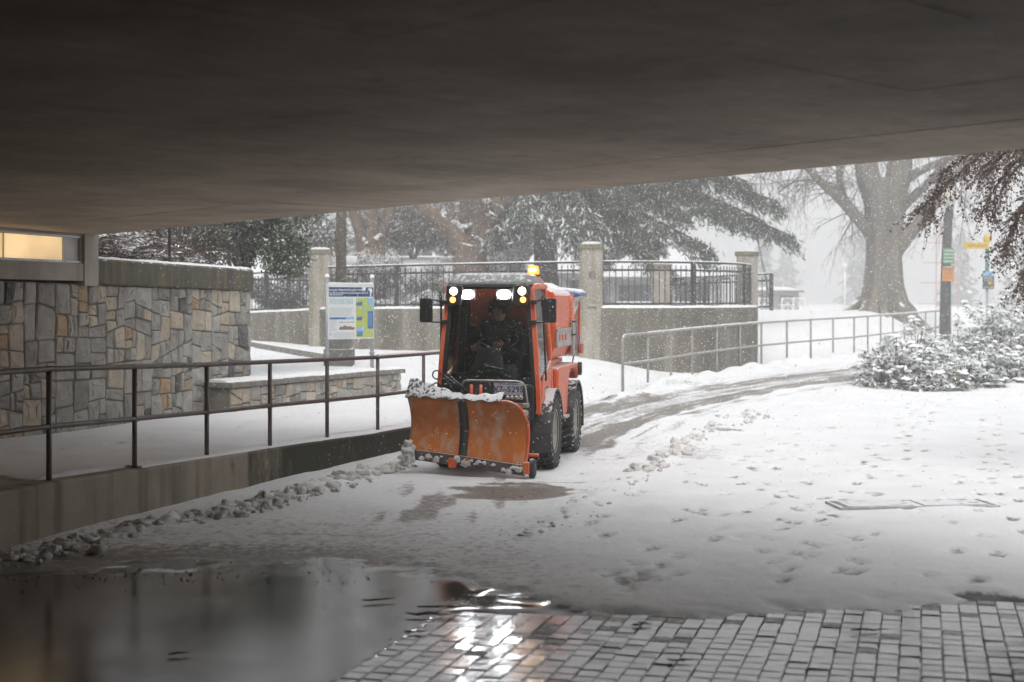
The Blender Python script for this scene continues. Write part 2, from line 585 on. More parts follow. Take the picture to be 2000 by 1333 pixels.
me.loops.add(4 * len(quads)); me.loops.foreach_set("vertex_index", quads.ravel())
me.polygons.add(len(quads))
me.polygons.foreach_set("loop_start", np.arange(0, 4 * len(quads), 4)); me.polygons.foreach_set("loop_total", np.full(len(quads), 4))
me.polygons.foreach_set("use_smooth", np.ones(len(quads), bool))
me.update()
ca = me.color_attributes.new("mask", 'FLOAT_COLOR', 'POINT')
ca.data.foreach_set("color", np.stack([np.clip(bare, 0, 1), np.clip(slush, 0, 1), np.clip(under * in_sett, 0, 1), np.ones_like(GX)], -1).astype(np.float32).ravel())

def ground_material():
    m, t, b = nt("snowy_ground")
    at = N(t, "ShaderNodeAttribute", attribute_name="mask")
    sp = N(t, "ShaderNodeSeparateColor")
    L(t, at.outputs["Color"], sp.inputs[0])
    v = coords(t)
    n1 = N(t, "ShaderNodeTexNoise", Scale=16.0, Detail=8.0, Roughness=0.7); L(t, v, n1.inputs["Vector"])
    n2 = N(t, "ShaderNodeTexNoise", Scale=90.0, Detail=4.0, Roughness=0.7); L(t, v, n2.inputs["Vector"])
    n3 = N(t, "ShaderNodeTexNoise", Scale=1.6, Detail=6.0); L(t, v, n3.inputs["Vector"])
    # snow with faint greying, slush, and wet asphalt
    snow = mixc(t, ramp(t, n3.outputs[0], 0.35, 0.7).outputs[0], (0.82, 0.83, 0.845), (0.76, 0.765, 0.775))
    specks = ramp(t, n2.outputs[0], 0.70, 0.76)
    snow = mixc(t, math_(t, 'MULTIPLY', specks.outputs[0], 0.25), snow, (0.35, 0.32, 0.29))
    mp2 = coords(t, (0.9, 4.5, 1))
    n5 = N(t, "ShaderNodeTexNoise", Scale=2.4, Detail=7.0, Roughness=0.7); L(t, mp2, n5.inputs["Vector"])
    marks = ramp(t, n5.outputs[0], 0.60, 0.70)
    snow = mixc(t, math_(t, 'MULTIPLY', marks.outputs[0], 0.28), snow, (0.42, 0.40, 0.38))
    sl = mixc(t, ramp(t, n1.outputs[0], 0.35, 0.65).outputs[0], (0.30, 0.272, 0.245), (0.15, 0.135, 0.12))
    asp = mixc(t, ramp(t, n3.outputs[0], 0.3, 0.7).outputs[0], (0.045, 0.038, 0.030), (0.085, 0.070, 0.054))
    grit = ramp(t, n2.outputs[0], 0.55, 0.72)
    asp = mixc(t, math_(t, 'MULTIPLY', grit.outputs[0], 0.35), asp, (0.14, 0.13, 0.12))
    jit = math_(t, 'MULTIPLY', math_(t, 'SUBTRACT', n1.outputs[0], 0.5), 1.3)
    fs = ramp(t, math_(t, 'ADD', sp.outputs[1], math_(t, 'MULTIPLY', jit, 1.5)), 0.24, 0.70)
    fb = ramp(t, math_(t, 'ADD', sp.outputs[0], math_(t, 'MULTIPLY', jit, 0.45)), 0.38, 0.62)
    col = mixc(t, fs.outputs[0], snow, sl)
    col = mixc(t, fb.outputs[0], col, asp)
    L(t, col, b.inputs["Base Color"])
    # standing water: smooth in the low places, rougher where the grit shows
    wet = ramp(t, n3.outputs[0], 0.38, 0.66, (0.05,) * 3, (0.17,) * 3)
    rs = mixc(t, fs.outputs[0], (0.75,) * 3, (0.45,) * 3)
    L(t, mixc(t, fb.outputs[0], rs, wet.outputs[0]), b.inputs["Roughness"])
    b.inputs["Specular IOR Level"].default_value = 0.5
    hgt = math_(t, 'ADD', math_(t, 'MULTIPLY', n1.outputs[0], 0.7), math_(t, 'MULTIPLY', n2.outputs[0], 0.3))
    bs = math_(t, 'SUBTRACT', 0.7, math_(t, 'MULTIPLY', fb.outputs[0], 0.66))
    bp = N(t, "ShaderNodeBump", Distance=0.02)
    L(t, bs, bp.inputs["Strength"]); L(t, hgt, bp.inputs["Height"])
    L(t, bp.outputs[0], b.inputs["Normal"])
    return m
ground = link("ground", me, ground_material())
ground["kind"] = "structure"
ground["label"] = "snow covered road and park ground with slush tracks and wet asphalt"

# ------------------------------------------------------------------ stone setts
paving = empty("paving")
paving["kind"] = "structure"
paving["label"] = "wet grey stone setts laid in columns under the bridge"
SM = [mat("sett_%d" % i, c, tuple(k * 0.65 for k in c), 30, 0.16, 0.12, 60, rvar=0.14, coat=1.0) for i, c in enumerate(
    [(0.15, 0.148, 0.145), (0.18, 0.178, 0.175), (0.12, 0.118, 0.118), (0.16, 0.11, 0.092)])]
SM_snow = []
for i in range(3):
    SM_snow.append(mat("sett_slushy_%d" % i, (0.62, 0.62, 0.62), (0.2, 0.198, 0.195), (14, 11, 18)[i], 0.35, 0.5, 70, lo=(0.42, 0.5, 0.36)[i], hi=(0.58, 0.62, 0.50)[i]))
sett_meshes = []
for i, m_ in enumerate(SM + SM_snow):
    for k in range(2):
        mb = MB()
        a, c, h = 0.0512, 0.0568, 0.0
        j = lambda: random.uniform(-0.0022, 0.0022)
        top = [(-a + 0.006 + j(), -c + 0.006 + j(), 0), (a - 0.006 + j(), -c + 0.006 + j(), 0), (a - 0.006 + j(), c - 0.006 + j(), 0), (-a + 0.006 + j(), c - 0.006 + j(), 0)]
        mid = [(-a, -c, -0.006), (a, -c, -0.006), (a, c, -0.006), (-a, c, -0.006)]
        bot = [(x, y, -0.05) for x, y, z in mid]
        mb.add(top + mid + bot, [(0, 1, 2, 3)] + [(k_, (k_ + 1) % 4, 4 + (k_ + 1) % 4, 4 + k_) for k_ in range(4)] + [(4 + k_, 4 + (k_ + 1) % 4, 8 + (k_ + 1) % 4, 8 + k_) for k_ in range(4)])
        me_ = mb.mesh("sett"); me_.materials.append(m_); sett_meshes.append((i, me_))
cells = []
org = np.array([-0.85, 6.75])
for ci in range(0, 54):
    for ri in range(-30, 32):
        p = org + SETT_V * (0.06 + ci * 0.107) + SETT_U * (ri * 0.118 + (0.03 * math.sin(ci * 0.9)))
        x, y = p
        if y > min(snow_line(x) + 0.20, 8.22 + 0.16 * max(0, x - 0.8)) or y < 4.6 or x > 4.3:
            continue
        cells.append((x, y, ci, ri))
def in_frame(x, y):
    px = 1000 + x / y * 2778; py = 592 + 1.8 * 2778 / y
    return -20 < px < 2020 and py < 1345
seen = sorted([c for c in cells if in_frame(c[0], c[1])], key=lambda c: c[1])
one = set((c[2], c[3]) for c in seen[:300])
rest = {k: MB() for k in range(7)}
ang = -math.atan2(SETT_U[0], SETT_U[1])
for (x, y, ci, ri) in cells:
    red = 0.55 < (ci - 8) / 5.0 < 1.4 and random.random() < 0.45
    i = 3 if red else random.choice((0, 0, 1, 2))
    near_snow = snow_line(x) - y
    if random.random() < 0.8 * math.exp(-max(0.0, near_snow) / 0.12) + 0.03:
        i = 4 + random.randrange(3)
    zz = 0.004 + random.uniform(-0.003, 0.003)
    if (ci, ri) in one:
        o = link("sett", random.choice([mm for (k, mm) in sett_meshes if k == i]), None, paving, (x, y, zz), (random.uniform(-0.022, 0.022), random.uniform(-0.022, 0.022), ang + random.uniform(-0.03, 0.03)))
    else:
        rest[i].box((x, y, zz - 0.027), (0.097, 0.108, 0.05), ang)
for i in rest:
    if rest[i].v:
        o = part("setts_further_on", rest[i], (SM + SM_snow)[i], paving, fix=False)
        o["kind"] = "stuff"

# ------------------------------------------------------------------ snow clods thrown up by the blade
def clod_mesh(spots, name):
    vs_all, fs_all = [], []
    ico = bmesh.new(); bmesh.ops.create_icosphere(ico, subdivisions=2, radius=1.0)
    base = [v.co.copy() for v in ico.verts]; faces = [tuple(v.index for v in f.verts) for f in ico.faces]; ico.free()
    for (x, y, z, r) in spots:
        off = Vector((random.uniform(-50, 50), random.uniform(-50, 50), random.uniform(-50, 50)))
        sx, sy, sz = r * random.uniform(0.8, 1.35), r * random.uniform(0.8, 1.35), r * random.uniform(0.6, 1.0)
        o = len(vs_all)
        for p in base:
            k = 1 + 0.8 * mnoise.noise(p * 1.2 + off) + 0.6 * mnoise.noise(p * 2.9 + off) + 0.35 * mnoise.noise(p * 6.1 + off)
            vs_all.append((x + p.x * sx * k, y + p.y * sy * k, z + p.z * sz * k))
        fs_all.extend([tuple(i + o for i in f) for f in faces])
    mb = MB(); mb.v = vs_all; mb.f = fs_all
    return mb
def along(line, n, spread, rmin, rmax, power=2.5):
    line = [Vector((p[0], p[1], 0)) for p in line]
    seg = [(b - a).length for a, b in zip(line[:-1], line[1:])]; tot = sum(seg)
    out = []
    for i in range(n):
        d = random.random() * tot; k = 0
        while d > seg[k] and k < len(seg) - 1:
            d -= seg[k]; k += 1
        p = line[k].lerp(line[k + 1], d / seg[k])
        q = (line[k + 1] - line[k]).normalized()
        s_ = random.gauss(0, spread)
        x, y = p.x - q.y * s_, p.y + q.x * s_
        r = rmin + (rmax - rmin) * random.random() ** power
        out.append((x, y, gz(x, y) + 0.022 + r * 0.45, r))
    return out
MB_SNOW = mat("slushy_snow", (0.80, 0.795, 0.785), (0.66, 0.635, 0.60), 9, 0.6, 0.9, 70, lo=0.4, hi=0.7)
o = part("snow_windrow", clod_mesh(along([(-3.7, 9.45), (-3.28, 10.1), (-2.95, 10.9), (-2.65, 11.5), (-2.38, 12.1), (-2.12, 12.8), (-1.78, 13.8), (-1.48, 14.7), (-1.2, 15.4)], 1300, 0.10, 0.005, 0.055, 4.0)
         + along([(-2.3, 12.3), (-1.85, 13.6), (-1.5, 14.6)], 16, 0.07, 0.04, 0.085, 1.5), "w"), MB_SNOW, smooth=True, fix=False)
tag(o, "lumpy ridge of dirty snow clods thrown along the concrete kerb wall", "snow ridge", kind="stuff")
o = part("snow_windrow", clod_mesh(along([(1.3, 14.9), (1.6, 15.6), (2.0, 17.0), (2.4, 18.3)], 170, 0.09, 0.006, 0.055, 3.0) + along([(0.05, 10.8), (0.43, 11.96), (0.86, 13.2), (1.4, 15.0)], 120, 0.12, 0.004, 0.022)
         + along([(2.6, 19.0), (3.1, 20.2), (3.9, 22.2)], 110, 0.18, 0.006, 0.045, 3.0), "w"), MB_SNOW, smooth=True, fix=False)
tag(o, "low broken line of snow clods on the open side of the cleared lane", "snow ridge", kind="stuff")
# debris near the wet edge on the left: dark grit
o = part("grit", clod_mesh([(x, y, 0.004, random.uniform(0.002, 0.006)) for x, y in [(random.gauss(-2.2, 0.9), random.gauss(9.45, 0.28)) for i in range(260)] if x > -3.5]
         + [(random.uniform(-2.8, 0), random.uniform(7, 9.3), 0.004, random.uniform(0.002, 0.004)) for i in range(30)], "g"), mat("grit", (0.05, 0.042, 0.035), rough=0.6), fix=False)
tag(o, "scattered dark grit at the melted edge of the snow", "grit", kind="stuff")

# ================================================================== BRIDGE
A = Vector((-4.81, 16.4, 2.58)); B = Vector((3.0, 8.3, 2.70))
e_ = (B - A); eL = e_.length; e_ = e_ / eL
nh = Vector((-0.72, -0.694, 0.0))
nh = (nh - e_ * nh.dot(e_)); nh.z = 0; nh.normalize()
bridge = tag(empty("bridge", (0, 0, 0)), "low concrete road bridge whose dark underside fills the top of the view", "bridge")
M_deck = mat("deck_concrete", (0.30, 0.275, 0.25), (0.22, 0.20, 0.18), 3, 0.8, 0.2, 30)
def BP(s, n, dz=0.0):
    p = A + e_ * s + nh * n
    return (p.x, p.y, p.z + dz)
mb = MB()
for (s0, s1, n0, n1, z0, z1) in ((-12, 75, 0.0, 70, 0.03, 0.8), (-12, 30, 0.0, 0.35, 0.8, 1.6)):
    vs = [BP(s, n, z) for z in (z0, z1) for (s, n) in ((s0, n0), (s1, n0), (s1, n1), (s0, n1))]
    mb.add(vs, [(0, 3, 2, 1), (4, 5, 6, 7), (0, 1, 5, 4), (1, 2, 6, 5), (2, 3, 7, 6), (3, 0, 4, 7)])
part("deck", mb, M_deck, bridge)
def panel_material(i, c, c2, sc):
    name = "formwork_concrete_%d" % i
    m, t, b = nt(name)
    tc = N(t, "ShaderNodeTexCoord")
    mp = N(t, "ShaderNodeMapping"); mp.inputs["Rotation"].default_value = (0, 0, -math.atan2(e_.y, e_.x)); mp.inputs["Scale"].default_value = (0.5, 3.5, 1)
    mp.vector_type = 'TEXTURE'
    mp.inputs["Scale"].default_value = (2.6, 0.35, 1)
    L(t, tc.outputs["Object"], mp.inputs["Vector"])
    n1 = N(t, "ShaderNodeTexNoise", Scale=2.2, Detail=9.0, Roughness=0.68); L(t, mp.outputs[0], n1.inputs["Vector"])
    n2 = N(t, "ShaderNodeTexNoise", Scale=0.8, Detail=9.0, Roughness=0.7); L(t, tc.outputs["Object"], n2.inputs["Vector"])
    n3 = N(t, "ShaderNodeTexVoronoi", Scale=1.9); L(t, tc.outputs["Object"], n3.inputs["Vector"])
    col = mixc(t, ramp(t, n1.outputs[0], 0.3, 0.72).outputs[0], c2, c)
    col = mixc(t, ramp(t, n2.outputs[0], 0.40, 0.66).outputs[0], col, tuple(k * 0.55 for k in c2))
    holes = ramp(t, n3.outputs["Distance"], 0.022, 0.035, (1, 1, 1), (0, 0, 0))
    col = mixc(t, math_(t, 'MULTIPLY', holes.outputs[0], 0.8), col, (0.03, 0.027, 0.023))
    pale = N(t, "ShaderNodeTexNoise", Scale=1.3, Detail=8.0, Roughness=0.75); L(t, mp.outputs[0], pale.inputs["Vector"])
    col = mixc(t, math_(t, 'MULTIPLY', ramp(t, pale.outputs[0], 0.56, 0.68).outputs[0], 0.5), col, (0.60, 0.56, 0.51))
    fine = N(t, "ShaderNodeTexNoise", Scale=9.0, Detail=10.0, Roughness=0.8); L(t, mp.outputs[0], fine.inputs["Vector"])
    col = mixc(t, math_(t, 'MULTIPLY', ramp(t, fine.outputs[0], 0.40, 0.60).outputs[0], 0.42), col, tuple(k * 0.55 for k in c2))
    blot = N(t, "ShaderNodeTexNoise", Scale=5.0, Detail=8.0, Roughness=0.75); L(t, tc.outputs["Object"], blot.inputs["Vector"])
    col = mixc(t, math_(t, 'MULTIPLY', ramp(t, blot.outputs[0], 0.58, 0.66).outputs[0], 0.45), col, (0.16, 0.125, 0.09))
    L(t, col, b.inputs["Base Color"])
    b.inputs["Roughness"].default_value = 0.75
    bp = N(t, "ShaderNodeBump", Strength=0.35, Distance=0.01); L(t, n1.outputs[0], bp.inputs["Height"]); L(t, bp.outputs[0], b.inputs["Normal"])
    return m
PM = [panel_material(0, (0.72, 0.59, 0.45), (0.56, 0.44, 0.32), 1), panel_material(1, (0.69, 0.56, 0.43), (0.54, 0.425, 0.31), 1), panel_material(2, (0.74, 0.615, 0.475), (0.58, 0.465, 0.345), 1)]
PW, PL = 1.22, 2.44
gap = 0.0018
for j in range(0, 16):
    n0 = j * PW + 0.004; n1 = n0 + PW
    st = -7.0 + (j * 0.93) % PL
    for k in range(0, 13):
        s0 = st + k * PL; s1 = s0 + PL
        if s0 > 22:
            continue
        dz = random.uniform(0.0, 0.004)
        mb = MB()
        q = [BP(s, n, dz) for (s, n) in ((s0 + gap, n0 + gap), (s1 - gap, n0 + gap), (s1 - gap, n1 - gap), (s0 + gap, n1 - gap))]
        q2 = [(x, y, z + 0.028 - dz) for (x, y, z) in q]
        mb.add(q + q2, [(0, 3, 2, 1), (0, 1, 5, 4), (1, 2, 6, 5), (2, 3, 7, 6), (3, 0, 4, 7)])
        part("panel", mb, random.choice(PM), bridge)

# ================================================================== STONE WALLS
def clip_poly(poly, p, n):
    """Keep the side of the line through p with normal n where (q-p).n <= 0."""
    out = []
    for i in range(len(poly)):
        a, b = poly[i], poly[(i + 1) % len(poly)]
        da = (a[0] - p[0]) * n[0] + (a[1] - p[1]) * n[1]; db = (b[0] - p[0]) * n[0] + (b[1] - p[1]) * n[1]
        if da <= 0:
            out.append(a)
        if da * db < 0:
            t = da / (da - db)
            out.append((a[0] + (b[0] - a[0]) * t, a[1] + (b[1] - a[1]) * t))
    return out
def split_poly(poly, wmax, hmax, rnd, depth=0):
    xs = [p[0] for p in poly]; ys = [p[1] for p in poly]
    w, h = max(xs) - min(xs), max(ys) - min(ys)
    if (w < wmax and h < hmax) and (depth > 1) and (rnd.random() < 0.55 or (w < wmax * 0.62 and h < hmax * 0.62)):
        return [poly]
    if w / wmax > h / hmax:
        t = rnd.uniform(0.36, 0.64); p = (min(xs) + w * t, (min(ys) + max(ys)) / 2); a = rnd.gauss(0, 0.07)
        n = (math.cos(a), math.sin(a))
    else:
        t = rnd.uniform(0.34, 0.66); p = ((min(xs) + max(xs)) / 2, min(ys) + h * t); a = rnd.gauss(0, 0.13)
        n = (math.sin(a), math.cos(a))
    A_ = clip_poly(poly, p, n); B_ = clip_poly(poly, p, (-n[0], -n[1]))
    if len(A_) < 3 or len(B_) < 3:
        return [poly]
    return split_poly(A_, wmax, hmax, rnd, depth + 1) + split_poly(B_, wmax, hmax, rnd, depth + 1)
def inset(poly, d):
    n = len(poly)
    cx_ = sum(p[0] for p in poly) / n; cy_ = sum(p[1] for p in poly) / n
    res = list(poly)
    area = 0.5 * sum(poly[i][0] * poly[(i + 1) % n][1] - poly[(i + 1) % n][0] * poly[i][1] for i in range(n))
    if area < 0:
        poly = poly[::-1]
    res = list(poly)
    for i in range(n):
        a, b = poly[i], poly[(i + 1) % n]
        l = math.hypot(b[0] - a[0], b[1] - a[1])
        if l < 1e-6:
            continue
        nx_, ny_ = (b[1] - a[1]) / l, -(b[0] - a[0]) / l
        res = clip_poly(res, (a[0] - nx_ * d, a[1] - ny_ * d), (nx_, ny_))
        if len(res) < 3:
            return []
    return res
STONE = [mat("stone_%d" % i, c, c2, 6, 0.85, 1.0, 13, lo=0.32, hi=0.68) for i, (c, c2) in enumerate([
    ((0.40, 0.39, 0.36), (0.24, 0.23, 0.21)), ((0.46, 0.45, 0.415), (0.30, 0.29, 0.265)), ((0.33, 0.32, 0.295), (0.17, 0.163, 0.15)), ((0.39, 0.375, 0.34), (0.24, 0.225, 0.205)),
    ((0.50, 0.43, 0.345), (0.35, 0.30, 0.24)), ((0.54, 0.475, 0.39), (0.41, 0.35, 0.28)), ((0.50, 0.36, 0.235), (0.37, 0.26, 0.17)), ((0.15, 0.15, 0.155), (0.09, 0.09, 0.09))])]
STONE_W = [20, 20, 13, 16, 13, 8, 4, 3]
MORTAR = mat("mortar", (0.22, 0.205, 0.175), (0.14, 0.13, 0.105), 12, 0.95, 0.6, 50)
def stones(parent, Lw, v0, v1, mapf, wmax, hmax, seed, proud=0.026, joint=0.0065):
    rnd = random.Random(seed)
    polys = []
    u = 0.0
    while u < Lw:
        du = min(1.0, Lw - u)
        polys += split_poly([(u, v0(u)), (u + du, v0(u + du)), (u + du, v1(u + du)), (u, v1(u))], wmax, hmax, rnd)
        u += du
    for p in polys:
        a = inset(p, joint)
        if len(a) < 3:
            continue
        # corners worn off, edges uneven
        cut = []
        for i in range(len(a)):
            p0, p1, p2 = a[i - 1], a[i], a[(i + 1) % len(a)]
            k1, k2 = rnd.uniform(0.03, 0.11), rnd.uniform(0.03, 0.11)
            cut.append((p1[0] + (p0[0] - p1[0]) * k1, p1[1] + (p0[1] - p1[1]) * k1)); cut.append((p1[0] + (p2[0] - p1[0]) * k2, p1[1] + (p2[1] - p1[1]) * k2))
        a = [(x + rnd.uniform(-0.005, 0.005), y + rnd.uniform(-0.005, 0.005)) for x, y in cut]
        ccx = sum(q[0] for q in a) / len(a); ccy = sum(q[1] for q in a) / len(a)
        b = [(ccx + (x - ccx) * (1 - 0.016 / max(0.03, math.hypot(x - ccx, y - ccy))), ccy + (y - ccy) * (1 - 0.016 / max(0.03, math.hypot(x - ccx, y - ccy)))) for x, y in a]
        pr = proud * rnd.uniform(0.6, 1.3)
        n = len(a); cxx = sum(q[0] for q in b) / len(b); cyy = sum(q[1] for q in b) / len(b)
        tx, ty = rnd.uniform(-0.06, 0.06), rnd.uniform(-0.05, 0.05)
        mb = MB()
        back = [mapf(x, -0.03, y) for x, y in a]; rim = [mapf(x, pr * 0.45, y) for x, y in a]
        front = [mapf(x, pr + (x - cxx) * tx + (y - cyy) * ty + rnd.uniform(-0.004, 0.004), y) for x, y in b]
        mid = [mapf(cxx + (x - cxx) * 0.5 + rnd.uniform(-.01, .01), pr + rnd.uniform(-0.006, 0.016), cyy + (y - cyy) * 0.5 + rnd.uniform(-.01, .01)) for x, y in b]
        o1 = mb.add(back + rim, [(k, (k + 1) % n, n + (k + 1) % n, n + k) for k in range(n)])
        if len(b) == n:
            base = len(mb.v); mb.v.extend(front); 
            mb.f.extend([(n + k, n + (k + 1) % n, base + (k + 1) % n, base + k) for k in range(n)])
        else:
            base = len(mb.v); mb.v.extend(front)
            mb.f.append(tuple(n + k for k in range(n)))
        nb = len(b); base2 = len(mb.v); mb.v.extend(mid)
        mb.f.extend([(base + k, base + (k + 1) % nb, base2 + (k + 1) % nb, base2 + k) for k in range(nb)])
        mb.f.append(tuple(base2 + k for k in range(nb)))
        part("stone", mb, rnd.choices(STONE, STONE_W)[0], parent)
# curve of the tall wall: straight, then rounding away at its far end
W0 = Vector((-5.95, 12.9)); W1 = Vector((-3.78, 20.05))
wd = (W1 - W0); WL = wd.length; wd = wd / WL
wn_ = Vector((wd.y, -wd.x))                         # faces the path
RAD = 0.55
def wall_curve(u, out, z):
    if u <= WL:
        p = W0 + wd * u + wn_ * out
    else:
        a = (u - WL) / RAD
        c = W1 - wn_ * RAD
        if a > math.pi * 0.9:
            ex = (a - math.pi * 0.9) * RAD; a = math.pi * 0.9
        else:
            ex = 0
        d = wn_ * math.cos(a) + wd * math.sin(a); tdir = wd * math.cos(a) - wn_ * math.sin(a)
        p = c + d * (RAD + out) + tdir * ex
    return (p.x, p.y, z)
def w_base(u):
    p = wall_curve(u, 0.0, 0)
    return pathz(p[1]) - 0.04
def w_top(u):
    return 2.055 - 0.011 * u
stone_wall = tag(empty("stone_wall", (W0.x, W0.y, 0)), "tall grey and tan rubble stone retaining wall with rounded far end on the left", "wall")
stone_wall.location = (0, 0, 0)
stones(stone_wall, WL + RAD * 2.2, w_base, w_top, wall_curve, 0.38, 0.42, 5)
mb = MB()
us = [-75] + list(np.arange(0, WL, 0.5)) + list(np.arange(WL, WL + RAD * 3.0, 0.12))
mb.grid([[wall_curve(u, 0.0, w_base(max(u, 0)) - 0.3), wall_curve(u, 0.0, w_top(max(u, 0)))] for u in us])
mb.grid([[wall_curve(u, 0.0, w_top(max(u, 0))), wall_curve(u, -0.4, w_top(max(u, 0)))] for u in us])
part("mortar", mb, MORTAR, stone_wall)
# concrete coping
M_cop = mat("coping_concrete", (0.105, 0.098, 0.082), (0.065, 0.062, 0.052), 5, 0.85, 0.35, 40, streak=(9, 9, 0.6), streak_col=(0.17, 0.15, 0.075), snow=0.9, snow_lo=0.75)
mb = MB()
UC = 3.72
us = list(np.arange(UC, WL, 0.4)) + list(np.arange(WL, WL + RAD * 3.0, 0.1))
prof = lambda u: [wall_curve(u, -0.30, w_top(u) + 0.0), wall_curve(u, 0.06, w_top(u) + 0.0), wall_curve(u, 0.075, w_top(u) + 0.02), wall_curve(u, 0.075, w_top(u) + 0.275), wall_curve(u, 0.055, w_top(u) + 0.30), wall_curve(u, -0.30, w_top(u) + 0.30)]
mb.grid([prof(u) for u in us])
mb.add(prof(us[0]), [(0, 1, 2, 3, 4, 5)])
part("coping", mb, M_cop, stone_wall)
SNOWM = mat("fresh_snow", (0.82, 0.83, 0.845), (0.78, 0.785, 0.80), 5, 0.7, 0.35, 30)
def snow_strip(pts_in, h=0.03, seed=1, name="snow", parent=None, step=None):
    """Rounded strip of snow along a list of (left, right) point pairs."""
    rows = []
    rnd = random.Random(seed)
    for (a, b) in pts_in:
        a = Vector(a); b = Vector(b)
        k = h * (0.75 + 0.5 * rnd.random())
        e1 = rnd.uniform(0.0, 0.05); e2 = rnd.uniform(0.0, 0.05)
        rows.append([a.lerp(b, e1), a.lerp(b, e1 + 0.06) + Vector((0, 0, k * 0.75)), a.lerp(b, 0.3) + Vector((0, 0, k)), a.lerp(b, 0.7) + Vector((0, 0, k)), a.lerp(b, 0.94 - e2) + Vector((0, 0, k * 0.75)), a.lerp(b, 1 - e2)])
    m = MB().grid(rows)
    m.add(rows[0], [(0, 1, 2, 3, 4, 5)]); m.add(rows[-1], [(0, 1, 2, 3, 4, 5)])
    return part(name, m, SNOWM, parent, smooth=True)
us2 = list(np.arange(UC + 0.05, WL, 0.12)) + list(np.arange(WL, WL + RAD * 2.9, 0.06))
snow_strip([(wall_curve(u, -0.28, w_top(u) + 0.30), wall_curve(u, 0.06, w_top(u) + 0.30)) for u in us2], 0.032, 3, "snow", stone_wall)

# concrete abutment band over the near part of the wall, up to the deck
abut = tag(empty("abutment"), "pale concrete abutment band between the stone wall and the bridge underside", "abutment")
M_ab = mat("abutment_concrete", (0.40, 0.37, 0.33), (0.30, 0.27, 0.235), 2.5, 0.85, 0.3, 30, streak=(4, 4, 0.5), streak_col=(0.22, 0.20, 0.17))
def band(u0, u1, z0, z1, o0, o1):
    m = MB()
    q = [wall_curve(u, o, 0)[:2] for (u, o) in ((u0, o1), (u1, o1), (u1, o0), (u0, o0))]
    m.prism(q, 'Z', z0, z1)
    return m
part("lower_band", band(-75, UC - 0.28, 2.05, 2.245, -0.4, 0.085), M_ab, abut)
part("end_pier", band(UC - 0.28, UC - 0.004, 1.995, 2.66, -0.4, 0.10), M_ab, abut)
part("upper_band", band(-75, UC - 0.28, 2.56, 2.66, -0.4, 0.085), M_ab, abut)
part("back_band", band(-75, UC - 0.28, 2.245, 2.56, -0.4, -0.03), M_ab, abut)
fix_ = tag(empty("light_box"), "long recessed light box glowing yellow high on the left abutment", "light")
M_alu = mat("aluminium_frame", (0.45, 0.45, 0.45), (0.35, 0.35, 0.35), 20, 0.4, metal=0.7)
LB0, LB1 = -6.0, UC - 0.283
for (a, b, c, d) in ((LB0, LB1, 2.248, 2.275), (LB0, LB1, 2.53, 2.557), (LB1 - 0.028, LB1, 2.275, 2.53)):
    part("frame", band(a, b, c, d, 0.0, 0.065), M_alu, fix_)
M_glow = emit("lit_diffuser", (1.0, 0.70, 0.36), 0.55)
_t = M_glow.node_tree
_n = N(_t, "ShaderNodeTexNoise", Scale=1.7, Detail=2.0); L(_t, coords(_t), _n.inputs["Vector"])
L(_t, ramp(_t, _n.outputs[0], 0.32, 0.62, (0.25,) * 3, (0.62,) * 3).outputs[0], _t.nodes["Principled BSDF"].inputs["Emission Strength"])
M_dim = mat("unlit_diffuser", (0.55, 0.54, 0.50), (0.42, 0.41, 0.38), 6, 0.35)
u = LB1 - 0.03
part("diffuser", band(u - 0.30, u, 2.276, 2.529, 0.02, 0.035), M_dim, fix_)
u -= 0.30
k = 0
while u > LB0 + 0.1:
    part("diffuser", band(u - 1.04, u - 0.008, 2.276, 2.529, 0.02, 0.035), M_glow, fix_)
    part("frame", band(u - 0.008, u, 2.276, 2.529, 0.0, 0.05), M_alu, fix_)
    u -= 1.05; k += 1
for uu in np.arange(UC - 0.6, -1.5, -0.45):
    m = MB(); p = wall_curve(uu, 0.067, 2.261); m.lathe([(0, 0.004), (0.009, 0.004), (0.012, 0.0)], 8, 'X', p); part("screw", m, M_alu, fix_)

# unseen abutment wall added on the right to keep daylight out of the underpass
ra = tag(part("added_right_abutment", MB().prism([(7.6, 3.6), (8.3, 3.0), (8.3 - 24, 3.0 - 78), (7.6 - 24, 3.6 - 78)], 'Z', -0.3, 3.3), M_ab), "plain concrete abutment wall added out of view on the right to keep the underpass dark", "abutment")

# planted bank behind the tall wall
mb = MB()
rows = []
for u in [q for q in us2[::2] if q < WL - 0.15]:
    row = []
    for k, (o, h) in enumerate(((-0.28, 2.20), (-0.8, 2.30), (-1.8, 2.50), (-3.5, 2.8), (-8, 3.2))):
        p = W0 + wd * min(u, WL) + wn_ * o if u < WL else Vector(wall_curve(WL, o, 0)[:2]) + wd * (u - WL) * 0.8
        row.append((p.x, p.y, h - 0.012 * u + random.uniform(-0.03, 0.03)))
    rows.append(row)
last = rows[-1]
rows.append([(x - 0.35, y + 0.35, z - 0.35) for i, (x, y, z) in enumerate(last)])
rows.append([(x - 0.75, y + 0.45, z - 1.9) for i, (x, y, z) in enumerate(last)])
mb.grid(rows)
eb = part("bank", mb, mat("snowy_soil", (0.10, 0.075, 0.055), (0.06, 0.045, 0.035), 8, 0.9, 0.5, 20, snow=0.9, snow_lo=0.85, snow_scale=3.0), smooth=True)
eb["kind"] = "structure"; eb["label"] = "planted snowy bank behind the tall stone wall"

